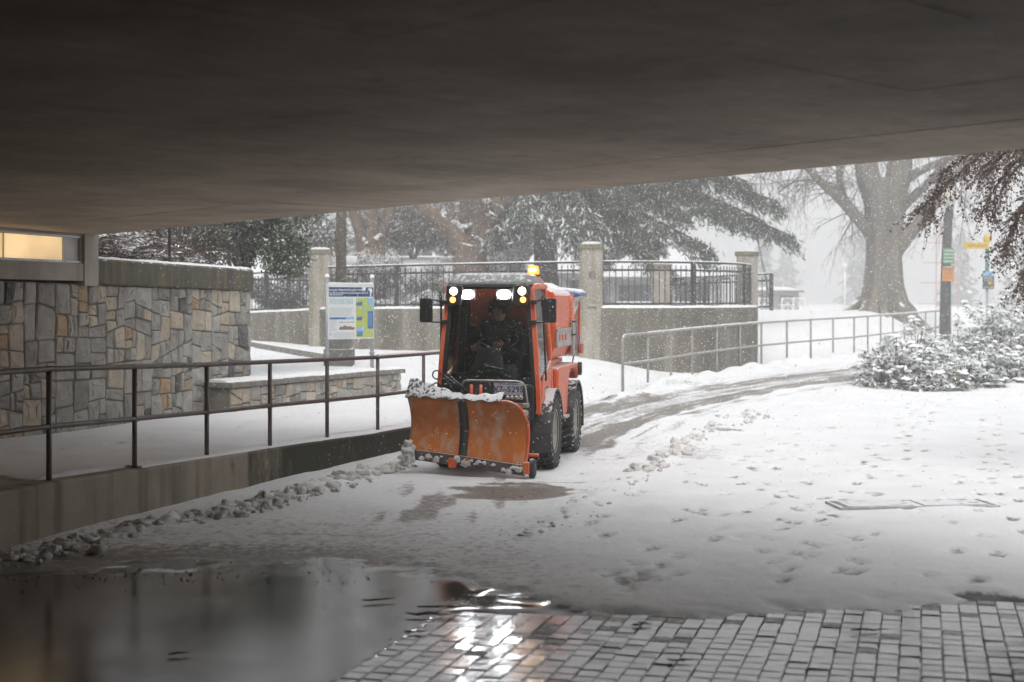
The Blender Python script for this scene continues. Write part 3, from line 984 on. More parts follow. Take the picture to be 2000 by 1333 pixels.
# low seat wall
LW0 = Vector((-3.72, 18.75)); LW1 = Vector((-1.79, 22.75))
ld = (LW1 - LW0); LL = ld.length; ld /= LL; lnm = Vector((ld.y, -ld.x))
def low_curve(u, out, z):
    p = LW0 + ld * u + lnm * out
    return (p.x, p.y, z)
low_wall = tag(empty("low_wall"), "low stone seat wall with snowy slab top beside the information board", "wall")
lz = lambda u: pathz(low_curve(u, 0, 0)[1]) - 0.03
stones(low_wall, LL, lz, lambda u: 0.675, low_curve, 0.30, 0.28, 8)
def end_curve(u, out, z):
    p = LW1 + lnm * (-u) + ld * out
    return (p.x, p.y, z)
stones(low_wall, 0.42, lambda u: pathz(22.8) - 0.03, lambda u: 0.675, end_curve, 0.26, 0.28, 9)
mb = MB(); q = [low_curve(*p, 0)[:2] for p in ((0, 0), (LL, 0), (LL, -0.42), (0, -0.42))]
mb.prism(q, 'Z', 0.1, 0.67); part("core", mb, MORTAR, low_wall)
M_slab = mat("slab_stone", (0.24, 0.225, 0.20), (0.15, 0.14, 0.125), 7, 0.85, 0.6, 30)
u = -0.05; k = 0
while u < LL:
    du = random.uniform(0.45, 0.85); u1 = min(u + du, LL + 0.07)
    mb = MB(); j = random.uniform(-0.01, 0.01)
    mb.prism([low_curve(*p, 0)[:2] for p in ((u + 0.006, 0.07 + j), (u1 - 0.006, 0.07 - j), (u1 - 0.006, -0.48), (u + 0.006, -0.48))], 'Z', 0.678, 0.745 + random.uniform(-0.006, 0.006))
    part("slab", mb, M_slab, low_wall, bevel=0.008)
    u = u1 + 0.0
    if u >= LL + 0.06:
        break
rs = []
for u in np.arange(-0.02, LL + 0.02, 0.07):
    rs.append((low_curve(u, -0.44, 0.742), low_curve(u, random.choice((0.0, 0.02, 0.035, 0.05, -0.02)) , 0.742)))
snow_strip(rs, 0.04, 4, "snow", low_wall)

# ================================================================== KERB WALL
M_kerb = mat("kerb_concrete", (0.35, 0.305, 0.24), (0.24, 0.21, 0.165), 3, 0.8, 0.4, 35, streak=(5.0, 5.0, 0.35), streak_col=(0.09, 0.088, 0.065), lo=0.3, hi=0.7)
kp = [Vector((p[0], p[1])) for p in KERB[:12]]
def offset_line(pts, d):
    out = []
    for i, p in enumerate(pts):
        a = pts[max(i - 1, 0)]; b = pts[min(i + 1, len(pts) - 1)]
        t = (b - a).normalized(); out.append(p + Vector((t.y, -t.x)) * d)
    return out
# densify
kd = []
for a, b in zip(kp[:-1], kp[1:]):
    n = max(1, int((b - a).length / 0.28))
    kd += [a.lerp(b, i / n) for i in range(n)]
kd.append(kp[-1])
ko = offset_line(kd, 0.10); ki = offset_line(kd, -0.14)
kerb_wall = tag(empty("kerb_wall"), "stained concrete kerb wall carrying the left railing above the road", "wall")
mb = MB()
rows = []
for a, b, c in zip(ko, ki, kd):
    zt = float(pathz(c.y)) + 0.012
    rows.append([(a.x, a.y, -0.15), (a.x, a.y, zt - 0.02), (a.x + (b.x - a.x) * 0.08, a.y + (b.y - a.y) * 0.08, zt), (b.x, b.y, zt), (b.x, b.y, -0.15)])
mb.grid(rows); mb.add(rows[0], [(0, 1, 2, 3, 4)]); mb.add(rows[-1], [(0, 1, 2, 3, 4)])
def mossy(m):
    """Dark wet moss growing on the stretch of the kerb wall by the plough."""
    t = m.node_tree; b = t.nodes["Principled BSDF"]
    src = b.inputs["Base Color"].links[0].from_socket
    tc = N(t, "ShaderNodeTexCoord"); sp = N(t, "ShaderNodeSeparateXYZ"); L(t, tc.outputs["Object"], sp.inputs[0])
    nz = N(t, "ShaderNodeTexNoise", Scale=5.0, Detail=8.0, Roughness=0.75); L(t, coords(t, (1, 1, 0.45)), nz.inputs["Vector"])
    y0 = ramp(t, math_(t, 'MULTIPLY', sp.outputs[1], 0.05), 0.62, 0.725)
    f = ramp(t, math_(t, 'ADD', math_(t, 'MULTIPLY', y0.outputs[0], 0.55), nz.outputs[0]), 0.72, 0.98)
    c = mixc(t, f.outputs[0], src, (0.035, 0.036, 0.024))
    n2 = N(t, "ShaderNodeTexNoise", Scale=14.0, Detail=6.0, Roughness=0.7); L(t, tc.outputs["Object"], n2.inputs["Vector"])
    g = math_(t, 'MULTIPLY', ramp(t, n2.outputs[0], 0.56, 0.62).outputs[0], f.outputs[0])
    c = mixc(t, g, c, (0.055, 0.07, 0.018))
    L(t, c, b.inputs["Base Color"])
mossy(M_kerb)
part("wall_body", mb, M_kerb, kerb_wall)
rs = []
for a, b, c in zip(ko, ki, kd):
    if c.y > 11.6:
        zt = float(pathz(c.y)) + 0.010
        p0 = Vector((b.x, b.y, zt)); p1 = Vector((a.x, a.y, zt)); rs.append((p0, p0.lerp(p1, random.uniform(0.86, 0.99))))
snow_strip(rs, 0.018, 6, "snow", kerb_wall)

# ================================================================== RAILINGS
M_rail = mat("brown_rail_paint", (0.105, 0.075, 0.072), (0.14, 0.115, 0.105), 10, 0.42, 0.1, 60)
M_rail2 = mat("grey_rail_paint", (0.25, 0.23, 0.22), (0.32, 0.30, 0.29), 10, 0.5, 0.1, 60, snow=0.8, snow_lo=0.7)
def railing(name, posts, h, hm, rp, rr, material, label, group, end_bend=False, snow=None, mid_start=0):
    r = tag(empty(name), label, "railing", group)
    zs = [p[2] for p in posts]
    for i, p in enumerate(posts):
        if end_bend and i == 0:
            continue
        part("post", MB().tube([(p[0], p[1], p[2] - 0.12), (p[0], p[1], p[2] + h - rr * 0.7)], rp, 10), material, r, smooth=True)
    top = [Vector((p[0], p[1], p[2] + h)) for p in posts]
    if end_bend:
        a, b = top[0], top[1]
        d = (b - a).normalized()
        arc = [Vector((a.x, a.y, posts[0][2] - 0.12)), Vector((a.x, a.y, a.z - 0.14))]
        for k in range(1, 6):
            an = k / 6 * math.pi / 2
            arc.append(Vector((a.x, a.y, a.z - 0.14)) + Vector((0, 0, 1)) * 0.14 * math.sin(an) + d * 0.14 * (1 - math.cos(an)))
        tp = arc + [a + d * 0.16] + top[1:]
    else:
        tp = top
    part("top_rail", MB().tube(tp, rr, 10), material, r, smooth=True)
    part("mid_rail", MB().tube([(p[0], p[1], p[2] + hm) for p in posts], rr * 0.9, 10), material, r, smooth=True)
    for i, p in enumerate(posts):
        if not (end_bend and i == 0):
            part("collar", MB().lathe([(rp * 1.18, -0.028), (rp * 1.22, -0.02), (rp * 1.22, 0.02), (rp * 1.18, 0.028)], 10, 'Z', (p[0], p[1], p[2] + hm)), material, r, smooth=True)
    if snow:
        pr = []
        for a, b in zip(top[snow[0]:snow[1] - 1], top[snow[0] + 1:snow[1]]):
            n = 10
            t = (b - a).normalized(); w = Vector((t.y, -t.x, 0)).normalized() * rr * 0.8
            for k in range(n):
                p = a.lerp(b, k / n) + Vector((0, 0, rr * 0.62)); pr.append((p - w, p + w))
        snow_strip(pr, 0.02, 12, "snow", r)
    return r
lp = [(p[0], p[1], float(pathz(p[1]))) for p in KERB[1:12]]
railing("railing", lp, 0.855, 0.42, 0.021, 0.023, M_rail, "dark brown two-bar pipe railing on the kerb wall at the left", "pipe railings", snow=(8, 11))
rr_ = []
rl = KERB[13:18]
pts = []
for (x0, y0), (x1, y1) in zip(rl[:-1], rl[1:]):
    n = max(1, round(math.hypot(x1 - x0, y1 - y0) / 1.28))
    pts += [(x0 + (x1 - x0) * i / n, y0 + (y1 - y0) * i / n) for i in range(n)]
pts.append(tuple(rl[-1]))
pz = [0.03 + gz(x, y) + 0.04 for x, y in pts]
pz = list(np.convolve(np.pad(pz, 2, mode='edge'), np.ones(5) / 5, mode='valid'))
railing("railing", [(x, y, z) for (x, y), z in zip(pts, pz)], 0.98, 0.46, 0.024, 0.028, M_rail2, "snow dusted grey pipe railing curving up to the right behind the cleared lane", "pipe railings", end_bend=True, snow=(1, len(pts)))

# ================================================================== PERIMETER WALLS, PILLARS, IRON FENCES
M_per = mat("perimeter_concrete", (0.175, 0.16, 0.125), (0.10, 0.095, 0.075), 2.2, 0.9, 0.5, 25, streak=(3.5, 3.5, 0.35), streak_col=(0.26, 0.245, 0.21), lo=0.3, hi=0.65)
M_pil = mat("pillar_concrete", (0.40, 0.375, 0.325), (0.28, 0.26, 0.22), 2.5, 0.85, 0.35, 30, streak=(6, 6, 0.5), streak_col=(0.20, 0.185, 0.12))
M_cap = mat("mossy_cap", (0.20, 0.18, 0.12), (0.13, 0.12, 0.08), 8, 0.9, 0.5, 30)
M_iron = mat("black_iron", (0.022, 0.025, 0.027), (0.035, 0.038, 0.04), 20, 0.5)
def pillar(x, y, top, w, rz, label, plate=False):
    z0 = gz(x, y) - 0.3
    p = tag(empty("pillar", (x, y, 0), rz), label, "pillar", "concrete gate pillars")
    part("shaft", MB().prism([(-w / 2, -w / 2 + 0.05), (-w / 2 + 0.05, -w / 2), (w / 2 - 0.05, -w / 2), (w / 2, -w / 2 + 0.05), (w / 2, w / 2), (-w / 2, w / 2)], 'Z', z0, top - 0.11), M_pil, p)
    part("cap", MB().box((0, 0, top - 0.055), (w + 0.05, w + 0.05, 0.11)), M_cap, p, bevel=0.012)
    hw = w / 2
    snow_strip([((-hw + 0.02, yy, top), (hw - 0.02, yy, top)) for yy in np.linspace(-hw + 0.0, hw, 8)], 0.045, 5, "snow", p)
    if plate:
        part("lamp_plate", MB().box((0.02, -w / 2 - 0.02, 1.75), (0.17, 0.05, 0.06)), M_pil, p, bevel=0.01)
        part("recess_frame", MB().box((0.02, -w / 2 - 0.004, 2.38), (0.14, 0.012, 0.16)), M_per, p, bevel=0.005)
    return p
PX = [(-4.45, 33.0), (1.67, 30.0), (5.75, 34.6)]
pillar(-4.45, 33.0, 3.03, 0.52, 0.12, "tall concrete pillar behind the information board, left of the wooden pole")
pillar(1.67, 30.0, 3.03, 0.49, -0.05, "tall concrete pillar right behind the tractor's orange hopper", True)
pillar(5.75, 34.8, 3.05, 0.42, -0.5, "concrete pillar at the right end of the curved wall")
pillar(4.05, 38.6, 2.85, 0.46, 0.1, "squat concrete pillar seen through the fence behind the curved wall")
def curve_pts(cp, step=0.3):
    """Catmull-Rom through control points."""
    cp = [Vector(p) for p in cp]
    out = []
    for i in range(len(cp) - 1):
        p0 = cp[max(i - 1, 0)]; p1 = cp[i]; p2 = cp[i + 1]; p3 = cp[min(i + 2, len(cp) - 1)]
        n = max(1, int((p2 - p1).length / step))
        for k in range(n):
            t = k / n
            out.append(0.5 * ((2 * p1) + (p2 - p0) * t + (2 * p0 - 5 * p1 + 4 * p2 - p3) * t * t + (3 * p1 - p0 - 3 * p2 + p3) * t ** 3))
    out.append(cp[-1])
    return out
def conc_wall(cp, top_a, top_b, th, label):
    pts = curve_pts([(x, y) for x, y in cp])
    w = tag(empty("concrete_wall"), label, "wall", "concrete perimeter walls")
    o1 = offset_line(pts, th / 2); o2 = offset_line(pts, -th / 2)
    rows = []; n = len(pts); sp = []
    for i, (a, b) in enumerate(zip(o1, o2)):
        zt = top_a + (top_b - top_a) * i / (n - 1); zb = gz(a.x, a.y) - 0.5
        rows.append([(a.x, a.y, zb), (a.x, a.y, zt), (b.x, b.y, zt), (b.x, b.y, zb)])
        sp.append(((b.x, b.y, zt), (a.x, a.y, zt)))
    m = MB().grid(rows); m.add(rows[0], [(0, 1, 2, 3)]); m.add(rows[-1], [(0, 1, 2, 3)])
    part("wall_body", m, M_per, w)
    snow_strip(sp, 0.05, 9, "snow", w)
    return pts
def iron_fence(pts, za, zb, h, label, spacing=0.135, post_every=2.3, double_rail=True):
    f = tag(empty("iron_fence"), label, "fence", "black iron fences")
    pts = [Vector((p.x, p.y, 0)) for p in pts]
    seg = [(b - a).length for a, b in zip(pts[:-1], pts[1:])]; tot = sum(seg)
    def at(d):
        k = 0; dd = d
        while k < len(seg) - 1 and dd > seg[k]:
            dd -= seg[k]; k += 1
        p = pts[k].lerp(pts[k + 1], min(1, dd / seg[k])); p.z = za + (zb - za) * d / tot
        return p, (pts[k + 1] - pts[k]).normalized()
    pick = None
    n = int(tot / spacing)
    pm = MB().box((0, 0, h / 2), (0.016, 0.016, h - 0.16)).mesh("picket"); pm.materials.append(M_iron)
    for i in range(n + 1):
        p, t = at(min(i * spacing + 0.03, tot))
        link("picket", pm, None, f, (p.x, p.y, p.z + 0.01), (0, 0, math.atan2(t.y, t.x)))
    np_ = max(1, round(tot / post_every))
    psm = MB().box((0, 0, h / 2), (0.075, 0.075, h + 0.02)).mesh("post"); psm.materials.append(M_iron)
    for i in range(np_ + 1):
        p, t = at(tot * i / np_)
        link("post", psm, None, f, p, (0, 0, math.atan2(t.y, t.x)))
    ds = np.linspace(0, tot, max(2, int(tot / 0.4)))
    for zz in ((0.08, h - 0.17, h) if double_rail else (0.08, h)):
        part("rail", MB().tube([tuple(at(d)[0] + Vector((0, 0, zz))) for d in ds], 0.022, 4), M_iron, f)
    sp = []
    for d in ds:
        p, t = at(d); w = Vector((t.y, -t.x, 0)) * 0.024; p = p + Vector((0, 0, h + 0.018)); sp.append((p - w, p + w))
    snow_strip(sp, 0.018, 3, "snow", f)
    return f
wp = conc_wall([(-7.6, 36.2), (-6.2, 35.0), (-4.6, 33.3)], 1.50, 1.63, 0.3, "stretch of concrete wall between the stone wall and the left pillar")
iron_fence(wp, 1.50, 1.63, 0.98, "black iron fence under the holly tree, left of the left pillar")
wp = conc_wall([(-4.4, 32.9), (-2.5, 31.6), (-0.3, 30.7), (1.6, 30.1)], 1.65, 1.70, 0.3, "long concrete wall behind the tractor and the information board")
iron_fence(wp, 1.66, 1.71, 0.95, "long black iron fence on the wall behind the tractor")
wp = conc_wall([(1.75, 29.9), (3.2, 30.1), (4.6, 31.1), (5.45, 32.7), (5.75, 34.4)], 1.69, 1.70, 0.3, "curved concrete wall between the two right pillars")
iron_fence(wp, 1.70, 1.71, 0.96, "black iron fence following the curved wall on the right")
iron_fence([Vector((4.3, 38.6)), Vector((5.4, 37.6)), Vector((6.6, 36.2))], 1.55, 1.62, 0.92, "black iron fence further back beside the squat pillar", spacing=0.15, post_every=1.3)
iron_fence([Vector((-8.3, 38.6)), Vector((-6.0, 36.9)), Vector((-4.6, 35.6))], 1.9, 1.75, 0.75, "snow topped handrail fence further back under the holly tree", spacing=0.9, post_every=1.5)
# thin black fence on top of the tall stone wall
tf = tag(empty("wall_fence"), "thin black fence on the coping of the tall stone wall", "fence")
for uu in (UC + 0.06, UC + 2.0, UC + 4.05):
    p = wall_curve(uu, -0.15, 0); part("post", MB().box((p[0], p[1], 2.62), (0.035, 0.035, 0.8)), M_iron, tf)
part("rail", MB().tube([wall_curve(uu, -0.15, w_top(uu) + 0.86) for uu in np.arange(UC + 0.06, UC + 4.1, 0.5)], 0.02, 6), M_iron, tf)

# ================================================================== TRACTOR WITH SNOW BLADE
TR_LOC = (-0.15, 15.43, 0.022); TR_RZ = R(-10.5)
tractor = tag(empty("snow_plow_tractor", TR_LOC, TR_RZ), "compact orange tractor with glazed cab, snow blade in front and salt hopper behind", "tractor")
M_or = mat("orange_paint", (0.68, 0.115, 0.036), (0.56, 0.09, 0.03), 4, 0.42, 0.06, 40, streak=(5, 5, 2.2), streak_col=(0.60, 0.20, 0.11), snow=0.85, snow_lo=0.78, snow_scale=40)
M_or2 = mat("orange_paint_snowy", (0.70, 0.125, 0.032), (0.60, 0.10, 0.03), 5, 0.4, 0.05, 40, snow=0.8, snow_lo=0.28, snow_scale=70)
M_orlt = mat("pale_orange_plastic", (0.74, 0.22, 0.11), (0.66, 0.17, 0.08), 8, 0.4, snow=0.8, snow_lo=0.6)
M_blade = mat("worn_blade_paint", (0.58, 0.175, 0.026), (0.46, 0.13, 0.022), 3.0, 0.62, 0.3, 40, streak=(9.0, 9.0, 4.5), streak_col=(0.50, 0.36, 0.27), lo=0.35, hi=0.7)
M_blk = mat("black_plastic", (0.018, 0.018, 0.019), (0.028, 0.028, 0.029), 12, 0.5, snow=0.7, snow_lo=0.85, snow_scale=30)
M_blkd = mat("black_interior", (0.03, 0.031, 0.032), rough=0.7)
M_rub = mat("tyre_rubber", (0.016, 0.016, 0.016), (0.035, 0.034, 0.033), 14, 0.75, 0.3, 60, snow=0.85, snow_lo=0.72, snow_scale=30)
M_flap = mat("snowy_rubber_flap", (0.045, 0.045, 0.048), (0.09, 0.09, 0.092), 9, 0.7, 0.5, 30, snow=0.9, snow_lo=0.46, snow_scale=30)
M_edge = mat("cutting_edge_steel", (0.05, 0.046, 0.042), (0.12, 0.11, 0.10), 6, 0.6, 0.5, 30, snow=0.9, snow_lo=0.4, snow_scale=7)
M_rim = mat("cream_rim", (0.42, 0.39, 0.34), (0.30, 0.28, 0.245), 9, 0.5, 0.2, 30)
M_gry = mat("grey_cab_plastic", (0.12, 0.145, 0.14), (0.09, 0.11, 0.108), 8, 0.6)
M_stl = mat("bare_steel", (0.40, 0.385, 0.36), (0.28, 0.265, 0.25), 8, 0.45, metal=0.4, snow=0.6, snow_lo=0.7)
M_roof = mat("grey_roof_snow", (0.17, 0.175, 0.175), (0.28, 0.285, 0.285), 20, 0.55, 0.2, 30, snow=0.6, snow_lo=0.80, snow_scale=26)
M_glass = glass("cab_glass", (0.88, 0.93, 0.91), 0.22)
M_sglass = glass("side_glass", (0.72, 0.78, 0.77), 0.35)
M_led = emit("work_light", (0.93, 0.97, 1.0), 120.0)
M_head = emit("headlamp", (1.0, 0.74, 0.50), 14.0)
M_ind = emit("indicator_lamp", (1.0, 0.34, 0.08), 3.0)
M_amb = emit("amber_beacon", (1.0, 0.22, 0.02), 2.2)
M_ambc = emit("beacon_core", (1.0, 0.62, 0.15), 22.0)
M_blue = mat("blue_tarp", (0.07, 0.13, 0.36), (0.10, 0.17, 0.42), 6, 0.5, snow=0.9, snow_lo=0.72)
M_plate = mat("plate_white", (0.42, 0.42, 0.45), (0.34, 0.34, 0.36), 14, 0.4)
M_ink = mat("plate_blue_ink", (0.02, 0.028, 0.10), rough=0.5)
T = tractor
# wheels
tyre = MB()
tw = 0.145
tyre.lathe([(0.215, -tw * 0.80), (0.25, -tw * 0.95), (0.33, -tw), (0.375, -tw * 0.93), (0.392, -tw * 0.7), (0.395, 0.0), (0.392, tw * 0.7), (0.375, tw * 0.93), (0.33, tw), (0.25, tw * 0.95), (0.215, tw * 0.80)], 36, 'X')
for k in range(30):
    a = 2 * math.pi * k / 30
    for sgn in (-1, 1):
        aa = a + (math.pi / 30 if sgn > 0 else 0)
        Mx = Matrix.Rotation(aa, 3, 'X') @ Matrix.Rotation(sgn * 0.45, 3, 'Z')
        c = Matrix.Rotation(aa, 3, 'X') @ Vector((sgn * tw * 0.50, 0, 0.398))
        tyre.box(c, (tw * 0.80, 0.036, 0.026), M=Mx)
        c = Matrix.Rotation(aa, 3, 'X') @ Vector((sgn * tw * 0.94, 0, 0.372))
        tyre.box(c, (0.02, 0.034, 0.05), M=Matrix.Rotation(aa, 3, 'X'))
tyre_me = tyre.mesh("tyre"); tyre_me.materials.append(M_rub)
rim = MB()
rim.lathe([(0.22, 0.125), (0.235, 0.13), (0.225, 0.118), (0.205, 0.10), (0.195, 0.05), (0.12, 0.035), (0.10, 0.055), (0.07, 0.06), (0.062, 0.085), (0.0, 0.09)], 28, 'X')
for k in range(5):
    a = 2 * math.pi * k / 5
    rim.lathe([(0.013, 0.03), (0.013, 0.06), (0.0, 0.062)], 6, 'X', (0.0, 0.11 * math.cos(a) * 1.25, 0.11 * math.sin(a) * 1.25))
rim_me = rim.mesh("rim", True); rim_me.materials.append(M_rim)
for (x, y) in ((0.5, 0), (-0.5, 0), (0.5, 1.6), (-0.5, 1.6)):
    w = empty("wheel", (x, y, 0.402)); w.parent = T
    if x < 0:
        w.rotation_euler = (0, 0, math.pi)
    w.rotation_euler[0] = random.random()
    link("tyre", tyre_me, None, w); link("rim", rim_me, None, w)
def arc_strip(cx, cy, cz, r0, r1, a0, a1, x0, x1, n=14):
    poly = [(cy + r1 * math.cos(a0 + (a1 - a0) * k / n), cz + r1 * math.sin(a0 + (a1 - a0) * k / n)) for k in range(n + 1)]
    poly += [(cy + r0 * math.cos(a1 + (a0 - a1) * k / n), cz + r0 * math.sin(a1 + (a0 - a1) * k / n)) for k in range(n + 1)]
    m = MB()
    N_ = len(poly); vs = [(x0, *p) for p in poly] + [(x1, *p) for p in poly]
    fs = [(k, (k + 1) % N_, N_ + (k + 1) % N_, N_ + k) for k in range(N_)]
    for k in range(n):
        j = N_ - 1 - k
        fs.append((k, k + 1, j - 1, j)); fs.append((N_ + k, N_ + j, N_ + j - 1, N_ + k + 1))
    return m.add(vs, fs)
M_fend = mat("fender_plastic", (0.03, 0.031, 0.032), (0.06, 0.06, 0.06), 10, 0.6, snow=0.75, snow_lo=0.55, snow_scale=20)
for sx in (1, -1):
    x0, x1 = (0.36, 0.65) if sx > 0 else (-0.65, -0.36)
    part("front_fender", arc_strip(0, 0, 0.40, 0.435, 0.46, R(15), R(205), x0, x1), M_fend, T, bevel=0.006)
    part("rear_fender", arc_strip(0, 1.6, 0.40, 0.435, 0.465, R(-15), R(185), x0, x1 + 0.012 * sx), M_blk, T, bevel=0.006)
part("chassis", MB().box((0, 0.75, 0.46), (0.52, 2.5, 0.28)).box((0, 0, 0.40), (0.75, 0.16, 0.16)).box((0, 1.6, 0.40), (0.75, 0.16, 0.16)), M_blkd, T, bevel=0.02)
part("step", MB().box((0.55, 0.72, 0.50), (0.22, 0.30, 0.03)), M_stl, T, bevel=0.006)
part("fuel_tank", MB().box((0.40, 0.78, 0.36), (0.26, 0.36, 0.22)), M_blk, T, bevel=0.03)
# lower body
part("side_panel", MB().prism([(0.52, 0.60), (0.42, 0.68), (0.42, 1.05), (0.55, 1.06), (1.95, 1.06), (2.05, 0.98), (2.05, 0.86), (1.98, 0.86), (1.90, 0.95), (1.78, 1.0), (1.42, 1.0), (1.28, 0.94), (1.18, 0.82), (1.13, 0.62), (1.10, 0.50), (0.60, 0.50)], 'X', 0.16, 0.60), M_or, T, bevel=0.03)
part("side_panel", MB().prism([(0.52, 0.60), (0.42, 0.68), (0.42, 1.05), (0.55, 1.06), (1.95, 1.06), (2.05, 0.98), (2.05, 0.86), (1.98, 0.86), (1.90, 0.95), (1.78, 1.0), (1.42, 1.0), (1.28, 0.94), (1.18, 0.82), (1.13, 0.62), (1.10, 0.50), (0.60, 0.50)], 'X', -0.60, -0.16), M_or, T, bevel=0.03)
part("engine_cover", MB().box((0, 1.25, 0.95), (0.32, 1.5, 0.16)), M_blk, T, bevel=0.02)
part("tail_lamp", MB().box((0.62, 2.0, 0.98), (0.05, 0.08, 0.16)), M_blk, T, bevel=0.01)
# cab frame: pillars, roof rails, door
def bar(pts, r, material, parent, name, n=8, smooth=True):
    return part(name, MB().tube(pts, r, n), material, parent, smooth=smooth)
def flat_bar(pts, wx, wy):
    m = MB(); rows = []
    for p in pts:
        rows.append([(p[0] - wx, p[1] - wy, p[2]), (p[0] + wx, p[1] - wy, p[2]), (p[0] + wx, p[1] + wy, p[2]), (p[0] - wx, p[1] + wy, p[2]), (p[0] - wx, p[1] - wy, p[2])])
    m.grid(rows); m.add(rows[0][:4], [(0, 1, 2, 3)]); m.add(rows[-1][:4], [(0, 1, 2, 3)])
    return m
for sx in (1, -1):
    part("pillar", flat_bar([(sx * 0.535, -0.50, 0.62), (sx * 0.53, -0.515, 0.85), (sx * 0.50, -0.50, 1.3), (sx * 0.46, -0.455, 1.75), (sx * 0.445, -0.43, 1.93)], 0.023, 0.035), M_or, T, bevel=0.010)
    part("window_seal", flat_bar([(sx * 0.485, -0.525, 0.88), (sx * 0.455, -0.51, 1.3), (sx * 0.417, -0.47, 1.75), (sx * 0.402, -0.445, 1.93)], 0.021, 0.022), M_blk, T)
    part("pillar", flat_bar([(sx * 0.53, 0.26, 0.75), (sx * 0.51, 0.28, 1.3), (sx * 0.455, 0.26, 1.95)], 0.03, 0.04), M_or, T, bevel=0.012)
    part("rear_trim", flat_bar([(sx * 0.475, 0.225, 0.8), (sx * 0.455, 0.235, 1.3), (sx * 0.405, 0.22, 1.93)], 0.035, 0.02), M_blkd, T)
    bar([(sx * 0.447, -0.44, 1.89), (sx * 0.455, -0.40, 1.945), (sx * 0.462, -0.2, 1.955), (sx * 0.465, 0.28, 1.95)], 0.034, M_or, T, "roof_rail")
    door = part("door", MB().prism([(-0.49, 0.60), (-0.49, 1.00), (-0.30, 0.90), (0.26, 1.16), (0.30, 1.16), (0.30, 0.80), (0.10, 0.70), (0.0, 0.885), (-0.3, 0.84)], 'X', sx * 0.515, sx * 0.545), M_or, T, bevel=0.008)
    part("door_glass", MB().add([(sx * 0.525, -0.47, 0.96), (sx * 0.525, 0.25, 1.12), (sx * 0.46, 0.25, 1.93), (sx * 0.452, -0.42, 1.92)], [(0, 1, 2, 3)]), M_sglass, door)
    bar([(sx * 0.555, -0.38, 1.90), (sx * 0.55, -0.36, 1.75), (sx * 0.565, -0.30, 1.2), (sx * 0.57, -0.27, 0.95)], 0.011, M_blk, door, "grab_rail")
    bar([(sx * 0.553, -0.375, 1.86), (sx * 0.549, -0.36, 1.74)], 0.019, M_blk, door, "handle")
    part("hinge_plate", MB().prism([(-0.48, 0.72), (-0.24, 0.72), (-0.34, 1.05)], 'X', sx * 0.545, sx * 0.56), M_or, door, bevel=0.005)
# roof
def rounded_rect(x, y0, y1, r, z, n=5):
    out = []
    for (cx_, cy_, a0) in ((x - r, y0 + r, -90), (x - r, y1 - r, 0), (-x + r, y1 - r, 90), (-x + r, y0 + r, 180)):
        for k in range(n + 1):
            a = R(a0 + 90 * k / n); out.append((cx_ + r * math.cos(a), cy_ + r * math.sin(a), z))
    return out
rows = [rounded_rect(0.43, -0.515, 0.35, 0.08, 1.962), rounded_rect(0.455, -0.535, 0.36, 0.09, 1.972), rounded_rect(0.45, -0.525, 0.355, 0.09, 2.0), rounded_rect(0.405, -0.45, 0.32, 0.09, 2.07), rounded_rect(0.36, -0.38, 0.27, 0.08, 2.092), rounded_rect(0.30, -0.30, 0.2, 0.08, 2.098)]
rm = MB(); n_ = len(rows[0])
rm.grid([r + [r[0]] for r in rows]); rm.add(rows[-1], [tuple(range(n_))]); rm.add(rows[0], [tuple(range(n_ - 1, -1, -1))])
roof = part("roof", rm, M_roof, T, smooth=True)
part("roof_liner", MB().box((0, -0.08, 1.945), (0.86, 0.72, 0.03)), M_blkd, T)
part("visor", MB().prism([(-0.50, 1.955), (-0.545, 1.945), (-0.54, 1.975), (-0.50, 1.985)], 'X', -0.37, 0.37), M_blk, roof)
# windscreen
ws = []
for i in range(6):
    t = i / 5; z = 0.90 + t * 1.05
    hw = 0.505 - 0.075 * t
    yb = -0.535 + 0.085 * t
    ws.append([(hw * k, yb - 0.05 * (1 - k * k), z) for k in np.linspace(-1, 1, 9)])
wsc = part("windscreen", MB().grid(ws), M_glass, T, smooth=True)
spk = []
for k in range(420):
    i = random.randrange(5); j = random.randrange(8); a_, b_ = random.random(), random.random()
    p = (Vector(ws[i][j]) * (1 - a_) + Vector(ws[i][j + 1]) * a_) * (1 - b_) + (Vector(ws[i + 1][j]) * (1 - a_) + Vector(ws[i + 1][j + 1]) * a_) * b_
    spk.append((p.x, p.y - 0.003, p.z, random.uniform(0.0015, 0.0038)))
spm = MB()
for (x, y, z, r) in spk:
    spm.add([(x, y - r, z), (x + r, y, z), (x, y, z + r), (x - r, y, z), (x, y, z - r)], [(0, 1, 2), (0, 2, 3), (0, 3, 4), (0, 4, 1)])
part("snow_specks", spm, SNOWM, wsc, fix=False)["kind"] = "stuff"
part("windscreen_header", MB().box((0, -0.485, 1.955), (0.84, 0.05, 0.035)), M_blk, T, bevel=0.008)
bar([(0.08, -0.60, 0.93), (0.20, -0.59, 1.08), (-0.02, -0.60, 1.12)], 0.008, M_blk, T, "wiper")
# rear wall of the cab with its window
part("rear_frame", MB().box((0, 0.29, 1.16), (0.94, 0.04, 0.72)).box((-0.40, 0.29, 1.72), (0.06, 0.04, 0.46)).box((0.40, 0.29, 1.72), (0.06, 0.04, 0.46)), M_blkd, T)
part("rear_window", MB().add([(-0.4, 0.29, 1.5), (0.4, 0.29, 1.5), (0.4, 0.29, 1.95), (-0.4, 0.29, 1.95)], [(0, 1, 2, 3)]), glass("tinted_rear_glass", (0.45, 0.50, 0.50), 0.1), T)
part("cab_floor", MB().box((0, -0.1, 0.66), (0.96, 0.8, 0.08)).box((-0.44, -0.05, 0.85), (0.10, 0.62, 0.32)).box((0.44, 0.05, 0.85), (0.10, 0.5, 0.32)), M_blkd, T)
